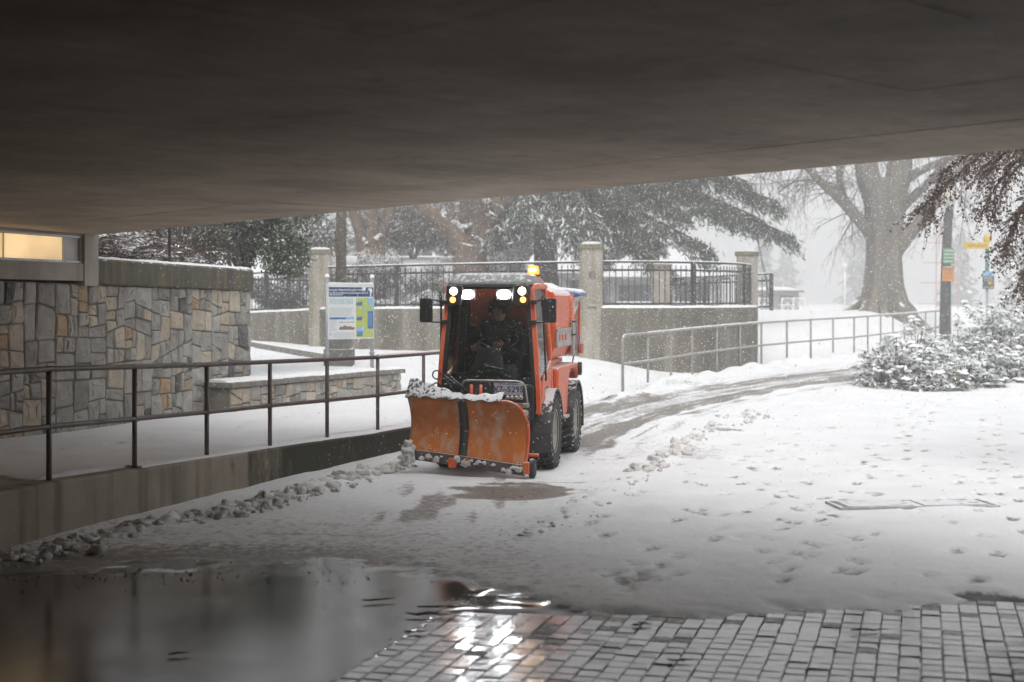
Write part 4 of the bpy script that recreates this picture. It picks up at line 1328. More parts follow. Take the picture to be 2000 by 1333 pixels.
# cab interior
seat = part("seat", MB().box((0, 0.02, 0.96), (0.46, 0.42, 0.12)), M_blkd, T, bevel=0.04)
part("seat_back", MB().box((0, 0.22, 1.30), (0.46, 0.10, 0.62)), M_blkd, seat, bevel=0.04)
part("seat_base", MB().box((0, 0.04, 0.80), (0.34, 0.34, 0.22)), M_blkd, seat)
cons = MB()
for (r, z) in ((0.15, 0.70), (0.155, 0.95), (0.155, 1.08), (0.15, 1.18), (0.13, 1.25), (0.085, 1.30), (0.0, 1.315)):
    cons.v.extend([(r * 1.0 * math.cos(2 * math.pi * k / 20) - 0.03, r * 0.75 * math.sin(2 * math.pi * k / 20) - 0.36, z) for k in range(20)])
for i in range(6):
    for k in range(20):
        a = i * 20 + k; b_ = i * 20 + (k + 1) % 20; cons.f.append((a, b_, b_ + 20, a + 20))
console = part("console", cons, M_gry, T, smooth=True)
part("knob", MB().lathe([(0.0, -0.02), (0.022, -0.015), (0.025, 0.0), (0.02, 0.015), (0, 0.02)], 10, 'Y', (-0.045, -0.48, 1.12)), M_stl, console, smooth=True)
sw = MB()
ring = [(0.185 * math.cos(a), 0.185 * math.sin(a)) for a in np.linspace(0, 2 * math.pi, 29)]
tilt = R(35)
sw.tube([(x - 0.03, -0.20 + y * math.cos(tilt), 1.30 + y * math.sin(tilt)) for x, y in ring], 0.014, 8, cap=False)
for a in (0.5, 2.6, 4.7):
    sw.tube([(-0.03, -0.20, 1.29), (0.18 * math.cos(a) - 0.03, -0.20 + 0.18 * math.sin(a) * math.cos(tilt), 1.30 + 0.18 * math.sin(a) * math.sin(tilt))], 0.010, 6)
part("steering_wheel", sw, M_blk, T, smooth=True)
part("dashboard", MB().prism([(-0.52, 0.70), (-0.52, 0.93), (-0.45, 1.0), (-0.34, 0.98), (-0.30, 0.70)], 'X', -0.47, 0.47), M_gry, T, bevel=0.02)
hump = MB(); n_ = 16
hump.prism([(-0.06 + 0.30 * math.cos(math.pi * k / n_), 0.92 + 0.15 * math.sin(math.pi * k / n_)) for k in range(n_ + 1)], 'Y', -0.50, -0.33)
part("dash_cowl", hump, mat("cowl_blue_grey", (0.055, 0.07, 0.08), rough=0.5), T, bevel=0.01)
bar([(0.40, -0.1, 0.95), (0.42, -0.1, 1.40), (0.38, -0.06, 1.55)], 0.012, M_gry, T, "inner_handle")
bar([(-0.30, -0.25, 0.9), (-0.30, -0.28, 1.12)], 0.012, M_blk, T, "joystick")
# lamps
for sx in (1, -1):
    pod = part("lamp_pod", MB().prism([(-0.10, 0.0), (-0.085, 0.19), (0.075, 0.19), (0.09, 0.12), (0.06, -0.02), (-0.05, -0.035)], 'Y', -0.57, -0.48), M_blk, T, bevel=0.012)
    pod.location = (sx * 0.355, 0, 1.775)
    part("headlamp", MB().lathe([(0.0, -0.018), (0.036, -0.012), (0.041, 0.0), (0.041, 0.02)], 18, 'Y', (sx * 0.01, -0.575, 0.125)), M_head, pod, smooth=True)
    part("lamp_ring", MB().lathe([(0.041, -0.006), (0.049, -0.010), (0.052, 0.004)], 18, 'Y', (sx * 0.01, -0.575, 0.125)), M_blk, pod, smooth=True)
    part("indicator", MB().lathe([(0.0, -0.02), (0.025, -0.014), (0.032, 0.0), (0.032, 0.02)], 16, 'Y', (sx * 0.02, -0.572, 0.035)), M_ind, pod, smooth=True)
    wl = part("work_light", MB().box((sx * 0.195 - 0.03, -0.505, 1.865), (0.17, 0.05, 0.115)), M_stl, T, bevel=0.01)
    ov = MB(); c0 = (sx * 0.195 - 0.03, -0.537, 1.865)
    ov.add([c0] + [(c0[0] + 0.072 * math.cos(2 * math.pi * k / 24), c0[1] + 0.004, c0[2] + 0.046 * math.sin(2 * math.pi * k / 24)) for k in range(24)], [(0, 1 + (k + 1) % 24, 1 + k) for k in range(24)])
    part("lens", ov, M_led, wl)
    # mirrors on bent tube arms
    bx = 0.475
    mx = sx * 0.66
    bar([(sx * bx, -0.50, 1.79), (sx * (bx + 0.10), -0.56, 1.81), (mx - sx * 0.03, -0.60, 1.81), (mx, -0.60, 1.77), (mx, -0.60, 1.62), (mx - sx * 0.03, -0.60, 1.58), (sx * (bx + 0.06), -0.54, 1.575), (sx * bx, -0.51, 1.58)], 0.0095, M_blk, T, "mirror_arm")
    for zz in (1.785, 1.575):
        part("bracket", MB().box((sx * (bx + 0.005), -0.52, zz), (0.06, 0.05, 0.05)), M_blk, T, bevel=0.008)
    mir = MB()
    mir.prism([(mx + sx * 0.0 + dx, 1.70 + dz) for dx, dz in ((-0.068, -0.115), (-0.055, -0.128), (0.055, -0.128), (0.068, -0.115), (0.068, 0.115), (0.055, 0.128), (-0.055, 0.128), (-0.068, 0.115))], 'Y', -0.60, -0.56)
    part("mirror", mir, M_blk, T, bevel=0.01)
bc = part("beacon", MB().lathe([(0.062, 0.0), (0.064, 0.055), (0.058, 0.085), (0.035, 0.098), (0, 0.10)], 20, 'Z', (0.36, 0.16, 2.085)), M_amb, T, smooth=True)
part("beacon_core", MB().lathe([(0, -0.012), (0.022, -0.010), (0.022, 0.010), (0, 0.012)], 12, 'Y', (0.345, 0.096, 2.135)).lathe([(0, -0.012), (0.022, -0.010), (0.022, 0.010), (0, 0.012)], 12, 'Y', (0.38, 0.098, 2.135)), M_ambc, bc, smooth=True)
part("beacon_base", MB().lathe([(0.03, -0.12), (0.03, -0.02), (0.068, -0.015), (0.068, 0.002)], 16, 'Z', (0.36, 0.16, 2.085)), M_blk, bc, smooth=True)
# front guard, plate, couplings, hoses
part("front_panel", MB().prism([(-0.50, 0.55), (0.48, 0.55), (0.50, 0.90), (0.45, 0.93), (-0.48, 0.93), (-0.52, 0.88)], 'Y', -0.56, -0.48), M_blk, T, bevel=0.02)
guard = MB()
guard.tube([(-0.26, -0.64, 0.70), (-0.26, -0.64, 0.92), (-0.24, -0.64, 0.955), (-0.20, -0.64, 0.97), (0.32, -0.64, 0.965), (0.38, -0.64, 0.95), (0.41, -0.64, 0.91), (0.44, -0.64, 0.70)], 0.012, 8)
part("front_guard", guard, M_stl, T, smooth=True)
part("guard_plate", MB().prism([(-0.25, 0.70), (0.43, 0.70), (0.40, 0.91), (0.37, 0.945), (-0.2, 0.955), (-0.25, 0.92)], 'Y', -0.638, -0.62), M_blkd, T)
plate = part("number_plate", MB().box((0.235, -0.652, 0.885), (0.305, 0.008, 0.125)), M_plate, T, bevel=0.003)
def text_mesh(body, size, material, parent, loc, rot, name="lettering", align='CENTER', bold=0.0):
    cu = bpy.data.curves.new(name, 'FONT'); cu.body = body; cu.size = size; cu.align_x = align; cu.align_y = 'CENTER'; cu.extrude = 0.0006; cu.offset = bold
    to = bpy.data.objects.new(name, cu); COL.objects.link(to)
    dg = bpy.context.evaluated_depsgraph_get()
    me_ = bpy.data.meshes.new_from_object(to.evaluated_get(dg))
    bpy.data.objects.remove(to); bpy.data.curves.remove(cu)
    me_.materials.clear(); me_.materials.append(material)
    return link(name, me_, None, parent, loc, rot)
text_mesh("X7\u20135295", 0.088, M_ink, plate, (0.235, -0.6575, 0.878), (R(90), 0, 0), bold=0.0012)
part("plate_stripe", MB().box((0.235, -0.6575, 0.937), (0.20, 0.0015, 0.008)), M_ink, plate)
part("front_shelf", MB().box((0.09, -0.63, 0.715), (0.72, 0.10, 0.05)), M_stl, T, bevel=0.01)
for k in range(4):
    part("coupling", MB().lathe([(0.0, -0.05), (0.022, -0.048), (0.024, -0.02), (0.016, -0.015), (0.016, 0.03)], 12, 'Y', (0.24 + k * 0.046, -0.69, 0.80)), M_stl, T, smooth=True)
part("round_lamp", MB().lathe([(0.0, -0.03), (0.03, -0.028), (0.042, -0.015), (0.046, 0.03)], 16, 'Y', (0.40, -0.66, 0.635)), M_stl, T, smooth=True)
part("lower_grille", MB().box((0.02, -0.58, 0.60), (0.86, 0.12, 0.16)), M_blkd, T, bevel=0.02)
for k, (x0, z0, x1, z1, sag) in enumerate(((-0.46, 1.02, -0.18, 0.74, 0.06), (-0.48, 0.98, -0.10, 0.70, 0.10), (-0.44, 1.05, -0.06, 0.72, 0.04), (-0.50, 0.90, 0.02, 0.66, -0.12), (-0.47, 1.0, 0.16, 0.66, -0.10))):
    bar([(x0 + (x1 - x0) * t, -0.60 - 0.16 * math.sin(math.pi * t), z0 + (z1 - z0) * t + sag * math.sin(math.pi * t)) for t in np.linspace(0, 1, 9)], 0.009, M_blk, T, "hose")
for k in range(3):
    zz = 1.02 - k * 0.13
    bar([(-0.55 + 0.045 * math.cos(a), -0.56, zz + 0.045 * math.sin(a)) for a in np.linspace(0, 5.2, 12)], 0.008, M_blk, T, "hook")
# blade: two wings on a hinge
blade = empty("blade"); blade.parent = T
HZ = Vector((-0.205, -0.86, 0)); RE = Vector((0.475, -1.03, 0)); LE = Vector((-0.83, -0.72, 0))
def blade_prof(k, h):
    """forward offset and height for profile parameter 0..1."""
    f = -0.075 * math.sin(math.pi * min(1, k / 0.72) * 1.0) * (k < 0.72) + (0.0 if k < 0.72 else 0) 
    f = -0.11 * math.sin(math.pi * k * 0.80) + 0.20 * max(0, k - 0.45) ** 1.5
    return f, h * k
def wing(P0, P1, h0, h1, zb0, zb1, round_end, nu=14, nk=10):
    d = (P1 - P0); l = d.length; d = d / l
    fw = Vector((d.y, -d.x, 0))
    if fw.y > 0:
        fw = -fw
    rows = []; 
    for i in range(nu + 1):
        t = i / nu
        h = h0 + (h1 - h0) * t; zb = zb0 + (zb1 - zb0) * t
        kmax = 1.0
        if round_end:
            x = (1 - t) * l
            rr2 = 0.20
            if x < rr2:
                kmax = 1 - (1 - math.sqrt(max(0, 1 - ((rr2 - x) / rr2) ** 2))) * rr2 * 1.15 / h
        row = []
        for j in range(nk + 1):
            k = kmax * j / nk
            f, z = blade_prof(k, h)
            p = P0 + d * l * t + fw * f
            row.append((p.x, p.y, zb + z))
        rows.append(row)
    return rows, fw, d
rw, fwR, dR = wing(HZ, RE, 0.63, 0.69, 0.15, 0.085, True)
lw, fwL, dL = wing(HZ, LE, 0.63, 0.63, 0.15, 0.20, False)
wr = part("wing", MB().grid(rw), M_blade, blade, smooth=True, solid=0.018)
wl_ = part("wing", MB().grid(lw), M_blade, blade, smooth=True, solid=0.018)
# orange rim at the curved end, cutting edges, rubber flaps, hinge strap
bar([tuple(Vector(p) + fwR * 0.01) for p in rw[-1]] , 0.016, M_or, wr, "end_rim")
top_r = [r[-1] for r in rw]
bar([tuple(Vector(p)) for p in top_r[8:]], 0.017, M_or, wr, "end_rim")
def edge_strip(rows, fw, drop, lift, out):
    m = MB(); rr3 = []
    for r in rows:
        a = Vector(r[0]) + fw * out
        rr3.append([a + Vector((0, 0, -drop)) - fw * 0.012, a + Vector((0, 0, -drop)) + fw * 0.012, a + Vector((0, 0, lift)) + fw * 0.010, a + Vector((0, 0, lift)) - fw * 0.012, a + Vector((0, 0, -drop)) - fw * 0.012])
    m.grid(rr3); m.add(rr3[0][:4], [(0, 1, 2, 3)]); m.add(rr3[-1][:4], [(0, 1, 2, 3)])
    return m
part("cutting_edge", edge_strip(rw, fwR, 0.05, 0.055, 0.016), M_edge, wr)
part("cutting_edge", edge_strip(lw, fwL, 0.05, 0.055, 0.016), M_edge, wl_)
def flap(rows, fw, i0, i1, w0, w1, rise0, rise1):
    rr3 = []
    for i in range(i0, i1 + 1):
        t = (i - i0) / (i1 - i0)
        p = Vector(rows[i][-1]); w = w0 + (w1 - w0) * t; rs_ = rise0 + (rise1 - rise0) * t
        rr3.append([p + fw * (w * k * (1 - 0.15 * k)) + Vector((0, 0, 0.015 + rs_ * k - 0.02 * k * k + 0.012 * math.sin(i * 1.7))) for k in np.linspace(-0.25, 1, 6)])
    return MB().grid(rr3)
part("flap", flap(rw, fwR, 0, 9, -0.06, -0.08, 0.05, 0.085), M_flap, wr, smooth=True, solid=0.012)
part("flap", flap(lw, fwL, 0, 14, -0.06, -0.11, 0.05, 0.17), M_flap, wl_, smooth=True, solid=0.012)
hs_ = []
for j in range(11):
    f, z = blade_prof(j / 10, 0.62)
    hs_.append([(HZ.x - 0.045, HZ.y - f * -1 * 0 + (-(f)) * 0 + HZ.y * 0 - (f + 0.02) * 1.0, 0.15 + z), (HZ.x + 0.045, HZ.y - (f + 0.02), 0.15 + z)])
part("hinge_strap", MB().grid(hs_), M_blk, blade, smooth=True, solid=0.014)
for dx, mm in ((-0.10, M_or), (0.07, M_or)):
    part("shoe", MB().box((HZ.x + dx, HZ.y - 0.035, 0.135), (0.085, 0.02, 0.10)), mm, blade, bevel=0.006)
part("shoe", MB().box((RE.x + 0.02, RE.y - 0.02, 0.115), (0.06, 0.07, 0.12)), M_or, blade, bevel=0.008)
part("shoe", MB().box((LE.x - 0.02, LE.y - 0.01, 0.24), (0.05, 0.07, 0.10)), M_or, blade, bevel=0.008)
part("skid_wheel", MB().lathe([(0.0, -0.03), (0.085, -0.03), (0.10, -0.015), (0.10, 0.015), (0.085, 0.03), (0, 0.03)], 20, 'X', (RE.x + 0.06, RE.y + 0.10, 0.10)), M_rub, blade, smooth=True)
part("skid_arm", MB().box((RE.x + 0.06, RE.y + 0.10, 0.235), (0.13, 0.05, 0.03)).box((RE.x + 0.01, RE.y + 0.10, 0.36), (0.025, 0.04, 0.30)), M_or, blade, bevel=0.006)
part("blade_back", MB().box((0.12, -0.72, 0.42), (0.5, 0.05, 0.10), R(-8)).box((-0.42, -0.60, 0.45), (0.42, 0.05, 0.10), R(-15)).box((-0.02, -0.62, 0.42), (0.34, 0.16, 0.12)), M_or, blade, bevel=0.01)
part("blade_mount", MB().box((-0.14, -0.72, 0.60), (0.26, 0.05, 0.24)), M_or, blade, bevel=0.02)
for dx in (-0.17, -0.07):
    bar([(dx, -0.74, 0.66), (dx + 0.01, -0.74, 0.78), (dx + 0.03, -0.735, 0.83), (dx + 0.03, -0.735, 0.93)], 0.018, M_or2, blade, "lift_hook")
part("clinging_snow", clod_mesh([(LE.x + 0.02 + random.gauss(0, 0.025), LE.y - 0.06 + random.gauss(0, 0.02), 0.23 + random.uniform(-0.09, 0.10), random.uniform(0.03, 0.06)) for k in range(16)]
     + [(p[0] + random.gauss(0, 0.01), p[1] - 0.03, p[2] + random.uniform(-0.03, 0.03), random.uniform(0.012, 0.034)) for p in [random.choice(rw)[0] for k in range(24)] + [random.choice(lw)[0] for k in range(14)]], "c"), MB_SNOW, blade, smooth=True, fix=False)["kind"] = "stuff"
# salt hopper on the back
hop = part("hopper", MB().prism([(-0.56, 1.30), (-0.56, 1.86), (-0.54, 1.90), (-0.33, 2.0), (0.33, 2.0), (0.54, 1.90), (0.56, 1.86), (0.56, 1.30), (0.46, 1.14), (-0.46, 1.14)], 'Y', 0.48, 1.72), M_or2, T, bevel=0.02)
part("hopper_band", MB().box((0.571, 1.05, 1.47), (0.024, 1.16, 0.035)).box((0.571, 1.05, 1.30), (0.024, 1.16, 0.04)).box((0.568, 1.05, 1.385), (0.016, 1.16, 0.135)), M_stl, hop, bevel=0.004)
for yy in (0.62, 0.86, 1.10):
    part("band_slot", MB().prism([(yy, 1.355), (yy + 0.12, 1.355), (yy + 0.09, 1.42), (yy - 0.03, 1.42)], 'X', 0.577, 0.583), M_or, hop)
for k in range(8):
    part("hopper_strap", MB().box((0.572, 1.665, 1.60 + k * 0.038), (0.03, 0.15, 0.032)), M_orlt, hop, bevel=0.003)
part("hopper_bracket", MB().prism([(1.58, 1.15), (1.63, 1.15), (1.63, 1.22), (1.68, 1.22), (1.68, 1.15), (1.73, 1.15), (1.75, 1.58), (1.58, 1.58)], 'X', 0.57, 0.60), M_stl, hop, bevel=0.004)
part("buckle", MB().box((0.60, 1.60, 1.555), (0.03, 0.05, 0.02)).box((0.60, 1.72, 1.555), (0.03, 0.05, 0.02)).box((0.60, 1.60, 1.40), (0.03, 0.05, 0.02)).box((0.60, 1.72, 1.40), (0.03, 0.05, 0.02)), M_blk, hop)
part("hopper_cover", MB().prism([(-0.32, 2.003), (0.30, 2.003), (0.22, 2.10), (-0.22, 2.10)], 'Y', 0.52, 0.95), M_blue, hop, bevel=0.01)
part("cover_edge", MB().prism([(0.30, 2.0), (0.36, 2.0), (0.27, 2.115), (0.22, 2.115)], 'Y', 0.50, 0.96), M_or, hop, bevel=0.006)
part("hopper_snow", MB().prism([(-0.50, 1.925), (0.50, 1.925), (0.33, 2.012), (-0.33, 2.012)], 'Y', 0.97, 1.70), SNOWM, hop, bevel=0.02)
part("hopper_frame", MB().box((0, 1.1, 1.10), (0.9, 1.2, 0.05)).box((0.40, 0.85, 1.07), (0.12, 0.7, 0.06)).box((0.40, 1.55, 1.075), (0.05, 0.05, 0.10)), M_or, T, bevel=0.01)
# spreader chute behind the hopper
ch = part("spreader_chute", MB().prism([(1.72, 1.20), (1.72, 1.88), (2.20, 1.90), (2.20, 1.20), (2.14, 1.16), (1.80, 1.16)], 'X', -0.50, 0.55), M_or, T, bevel=0.015)
part("chute_side", MB().prism([(1.72, 1.62), (1.80, 1.62), (2.22, 1.75), (2.30, 1.86), (1.86, 1.84)], 'X', 0.552, 0.575), mat("reflective_white", (0.66, 0.56, 0.53), (0.60, 0.42, 0.36), 5, 0.35), ch)
part("reflector", MB().prism([(1.92, 1.72), (2.10, 1.75), (2.14, 1.81), (1.96, 1.80)], 'X', 0.576, 0.580), M_stl, ch)
part("chute_lid", MB().prism([(-0.54, 1.88), (0.66, 1.86), (0.66, 1.90), (0.0, 1.97), (-0.54, 1.92)], 'Y', 1.73, 2.34), M_blue, ch, bevel=0.01)
part("chute_snow", MB().prism([(-0.52, 1.925), (0.0, 1.975), (0.655, 1.905), (0.60, 1.945), (0.05, 2.0), (-0.5, 1.96)], 'Y', 1.75, 2.33), SNOWM, ch, bevel=0.01)
fl = MB()
fl.grid([[(0.60, 1.80 + 0.30 * t + 0.10 * k * (0.3 + t), 1.52 - 0.33 * t) for k in np.linspace(0, 1, 4)] for t in np.linspace(0, 1, 8)])
part("tarp_flap", fl, M_blue, ch, smooth=True, solid=0.006)
part("tail_bracket", MB().box((0.60, 2.20, 1.22), (0.07, 0.07, 0.12)).box((0.58, 2.22, 1.5), (0.03, 0.03, 0.6)), M_or, ch, bevel=0.006)
bar([(0.56, 1.95, 1.18), (0.54, 1.92, 1.05), (0.50, 1.9, 0.98)], 0.009, M_blk, T, "cable")
part("hanging_lock", MB().box((-0.55, -0.58, 0.80), (0.07, 0.05, 0.08)), M_or2, T, bevel=0.008)

# ------------------------------------------------------------------ driver
drv = tag(empty("person", TR_LOC, TR_RZ), "driver in a black jacket and grey trousers seated behind the tractor windscreen", "person")
def skin_body(name, joints, edges, material, parent, root=0, levels=2):
    me_ = bpy.data.meshes.new(name)
    me_.from_pydata([j[0] for j in joints], edges, [])
    o = link(name, me_, material, parent)
    md = o.modifiers.new("skin", 'SKIN'); md.use_smooth_shade = True
    sk = me_.skin_vertices[0].data if me_.skin_vertices else None
    if sk is None:
        bm = bmesh.new(); bm.from_mesh(me_); bm.verts.layers.skin.verify(); bm.to_mesh(me_); bm.free(); sk = me_.skin_vertices[0].data
    for i, j in enumerate(joints):
        r = j[1] if isinstance(j[1], tuple) else (j[1], j[1])
        sk[i].radius = r; sk[i].use_root = (i == root)
    s2 = o.modifiers.new("sub", 'SUBSURF'); s2.levels = levels; s2.render_levels = levels
    return o
J = [((0, 0.08, 1.06), (0.17, 0.13)), ((0, 0.06, 1.22), (0.16, 0.115)), ((0.0, 0.02, 1.42), (0.185, 0.12)), ((0.01, -0.02, 1.55), (0.10, 0.085)), ((0.02, -0.045, 1.62), 0.058), ((0.03, -0.075, 1.71), (0.085, 0.095)), ((0.03, -0.085, 1.78), (0.07, 0.08)),
     ((0.19, 0.0, 1.48), 0.082), ((0.29, -0.06, 1.32), 0.068), ((0.27, -0.20, 1.20), 0.055), ((0.14, -0.27, 1.30), 0.042), ((0.115, -0.285, 1.32), 0.030),
     ((-0.18, 0.0, 1.48), 0.082), ((-0.31, -0.05, 1.33), 0.068), ((-0.32, -0.20, 1.23), 0.055), ((-0.25, -0.28, 1.27), 0.042), ((-0.23, -0.29, 1.28), 0.030),
     ((0.11, 0.0, 1.04), 0.10), ((0.19, -0.28, 1.06), 0.082), ((0.20, -0.33, 0.86), 0.062), ((0.20, -0.38, 0.74), 0.05),
     ((-0.11, 0.0, 1.04), 0.10), ((-0.20, -0.28, 1.06), 0.082), ((-0.21, -0.33, 0.86), 0.062), ((-0.21, -0.38, 0.74), 0.05)]
E = [(0, 1), (1, 2), (2, 3), (3, 4), (4, 5), (5, 6), (2, 7), (7, 8), (8, 9), (9, 10), (10, 11), (2, 12), (12, 13), (13, 14), (14, 15), (15, 16), (0, 17), (17, 18), (18, 19), (19, 20), (0, 21), (21, 22), (22, 23), (23, 24)]
def body_material():
    m, t, b = nt("driver_clothes")
    tc = N(t, "ShaderNodeTexCoord"); sp = N(t, "ShaderNodeSeparateXYZ"); L(t, tc.outputs["Object"], sp.inputs[0])
    trouser = math_(t, 'LESS_THAN', sp.outputs[2], 1.12)
    fwd = math_(t, 'LESS_THAN', sp.outputs[1], 0.10)
    low = math_(t, 'MULTIPLY', trouser, fwd)
    n1 = N(t, "ShaderNodeTexNoise", Scale=18.0, Detail=4.0); L(t, tc.outputs["Object"], n1.inputs["Vector"])
    jacket = mixc(t, n1.outputs[0], (0.008, 0.008, 0.009), (0.02, 0.02, 0.021))
    tro = mixc(t, n1.outputs[0], (0.09, 0.11, 0.105), (0.13, 0.15, 0.145))
    L(t, mixc(t, low, jacket, tro), b.inputs["Base Color"]); b.inputs["Roughness"].default_value = 0.8
    return m
skin_body("body", J, E, body_material(), drv, levels=2)
M_skin = mat("skin", (0.42, 0.25, 0.18), (0.36, 0.20, 0.14), 20, 0.5)
# face, set into the hood
fc = MB()
fc.lathe([(0.0, -0.105), (0.035, -0.10), (0.06, -0.07), (0.072, -0.02), (0.074, 0.03), (0.066, 0.075), (0.04, 0.10), (0, 0.11)], 18, 'Z', (0.03, -0.10, 1.685))
face = part("face", fc, M_skin, drv, smooth=True)
part("nose", MB().add([(0.03, -0.178, 1.725), (0.018, -0.17, 1.685), (0.042, -0.17, 1.685), (0.03, -0.205, 1.69)], [(0, 1, 3), (0, 3, 2), (1, 2, 3)]), M_skin, face)
for s_ in (-1, 1):
    part("eye", MB().lathe([(0, -0.006), (0.009, -0.004), (0.010, 0.004)], 8, 'Y', (0.03 + s_ * 0.028, -0.172, 1.722)), M_blkd, face)
part("mouth", MB().box((0.03, -0.172, 1.655), (0.04, 0.01, 0.008)), mat("lips", (0.25, 0.10, 0.08), rough=0.5), face)
hd = MB()
for i in range(9):
    ph = -0.5 + i * 0.225
    r = 0.125 * max(0.0, math.cos(ph)) if i < 8 else 0.0
    hd.v.extend([(0.03 + r * math.cos(a), -0.065 + r * 1.12 * math.sin(a), 1.72 + 0.125 * math.sin(ph)) for a in np.linspace(R(-60), R(240), 19)])
for i in range(8):
    for k in range(18):
        a = i * 19 + k; hd.f.append((a, a + 1, a + 20, a + 19))
part("hood", hd, mat("black_cloth", (0.008, 0.008, 0.009), rough=0.85), drv, smooth=True, solid=0.012)
part("cap", MB().lathe([(0.098, 1.712), (0.10, 1.745), (0.088, 1.79), (0.05, 1.82), (0, 1.828)], 18, 'Z', (0.03, -0.085, 0)).box((0.03, -0.20, 1.715), (0.13, 0.10, 0.012)), mat("black_cloth", (0.008, 0.008, 0.009), rough=0.85), drv, smooth=True)
for (wx, wy, wz, s_) in ((0.115, -0.285, 1.32, 1), (-0.23, -0.29, 1.28, -1)):
    H = [((wx, wy, wz), (0.026, 0.020)), ((wx - s_ * 0.045, wy - 0.03, wz + 0.02), (0.032, 0.018))]
    EE = [(0, 1)]
    for q in range(4):
        b0 = len(H); bx_, bz_ = wx - s_ * (0.055 + 0.004 * q), wz + 0.038 - 0.02 * q
        ln_ = (0.036, 0.042, 0.038, 0.030)[q]
        H += [((bx_, wy - 0.035 - 0.004 * q, bz_), 0.0095), ((bx_ - s_ * ln_ * 0.9, wy - 0.045, bz_ + 0.006), 0.009), ((bx_ - s_ * ln_ * 1.2, wy - 0.030 + 0.01, bz_ - 0.008), 0.008)]
        EE += [(1, b0), (b0, b0 + 1), (b0 + 1, b0 + 2)]
    b0 = len(H)
    H += [((wx - s_ * 0.02, wy - 0.01, wz + 0.045), 0.011), ((wx - s_ * 0.05, wy + 0.0, wz + 0.062), 0.009)]
    EE += [(0, b0), (b0, b0 + 1)]
    skin_body("hand", H, EE, M_skin, drv, levels=1)
for dx in (0.0, 0.014):
    bar([(0.205 + dx, -0.11, 1.50), (0.235 + dx, -0.125, 1.42), (0.225 + dx, -0.14, 1.35), (0.15 + dx, -0.125, 1.31), (0.09, -0.11, 1.315)], 0.0025, mat("piping_grey", (0.30, 0.30, 0.26), rough=0.5), drv, "jacket_piping", n=5)

# ================================================================== TREES AND SHRUBS
def spline(pts, rads, n=6):
    P = [Vector(p) for p in pts]; out = []; ro = []
    for i in range(len(P) - 1):
        p0 = P[max(i - 1, 0)]; p1 = P[i]; p2 = P[i + 1]; p3 = P[min(i + 2, len(P) - 1)]
        for k in range(n):
            t = k / n
            out.append(0.5 * ((2 * p1) + (p2 - p0) * t + (2 * p0 - 5 * p1 + 4 * p2 - p3) * t * t + (3 * p1 - p0 - 3 * p2 + p3) * t ** 3))
            ro.append(rads[i] + (rads[i + 1] - rads[i]) * t)
    out.append(P[-1]); ro.append(rads[-1])
    return out, ro
def limb(mb, pts, rads, sides=10, wob=0.03):
    P, Rr = spline(pts, rads)
    P = [p + Vector((random.uniform(-1, 1), random.uniform(-1, 1), random.uniform(-1, 1))) * wob * r for p, r in zip(P, Rr)]
    mb.tube(P, Rr, sides)
    return P, Rr
def twig_tree(mb, p, d, ln, r, level, droop, spread, rnd, nkid=3, sides=3):
    """A twig that bends down and forks."""
    pts = [p]; rs_ = [r]
    n = 4
    q = p.copy(); dd = d.copy()
    for i in range(n):
        dd = (dd + Vector((rnd.gauss(0, 0.16), rnd.gauss(0, 0.16), rnd.gauss(0, 0.10) - droop))).normalized()
        q = q + dd * ln / n; pts.append(q.copy()); rs_.append(max(r * (1 - 0.72 * (i + 1) / n), 0.004))
    mb.tube(pts, rs_, sides, cap=False)
    if level <= 0:
        return
    for k in range(nkid):
        i = rnd.randint(1, n); b = pts[i]
        nd = ((pts[i] - pts[i - 1]).normalized() + Vector((rnd.gauss(0, spread), rnd.gauss(0, spread), rnd.gauss(-0.1, spread * 0.7)))).normalized()
        twig_tree(mb, b, nd, ln * rnd.uniform(0.45, 0.75), rs_[i] * 0.75, level - 1, droop * 1.15, spread, rnd, nkid, sides)
M_bark = mat("plane_bark", (0.175, 0.158, 0.128), (0.10, 0.09, 0.075), 3.0, 0.9, 0.8, 14, stretch=(1, 1, 0.25), snow=0.9, snow_lo=0.72, snow_scale=5, streak=(2, 2, 0.3), streak_col=(0.20, 0.165, 0.12))
M_twig = mat("bare_twigs", (0.095, 0.082, 0.07), (0.07, 0.06, 0.05), 5, 0.9)
M_bark2 = mat("maple_bark", (0.185, 0.125, 0.085), (0.11, 0.08, 0.06), 3.5, 0.9, 0.8, 14, stretch=(1, 1, 0.3), snow=0.9, snow_lo=0.74, snow_scale=4)
M_bark3 = mat("cedar_bark", (0.085, 0.055, 0.045), (0.05, 0.036, 0.03), 5, 0.95, 0.8, 18, stretch=(1, 1, 0.2))

# --- big plane tree on the right
rnd = random.Random(3)
bx, by = 12.58, 48.0; bz = gz(bx, by)
plane = tag(empty("plane_tree"), "huge bare plane tree with flaring roots beyond the right railing", "tree")
mb = MB()
trunk = [(bx, by, bz - 0.5, 1.15), (bx, by, bz + 0.05, 1.02), (bx, by, bz + 0.35, 0.80), (bx - 0.02, by, bz + 0.9, 0.70), (bx - 0.02, by, 3.2, 0.645), (bx - 0.02, by, 3.9, 0.66), (bx, by, 4.6, 0.70), (bx, by, 5.3, 0.70), (bx - 0.05, by, 6.0, 0.66)]
n = 28; rows = []
for (x, y, z, r) in trunk:
    row = []; r = r * 0.90
    for k in range(n + 1):
        a = 2 * math.pi * (k % n) / n
        lob = 1 + (0.10 + 0.22 * max(0, 1 - (z - bz + 0.5) / 1.1)) * math.sin(a * 5 + 0.8) * 0.8 + 0.05 * math.sin(a * 9 + z * 1.3)
        row.append((x + r * lob * math.cos(a), y + r * lob * math.sin(a), z))
    rows.append(row)
mb.grid(rows)
part("trunk", mb, M_bark, plane, smooth=True)
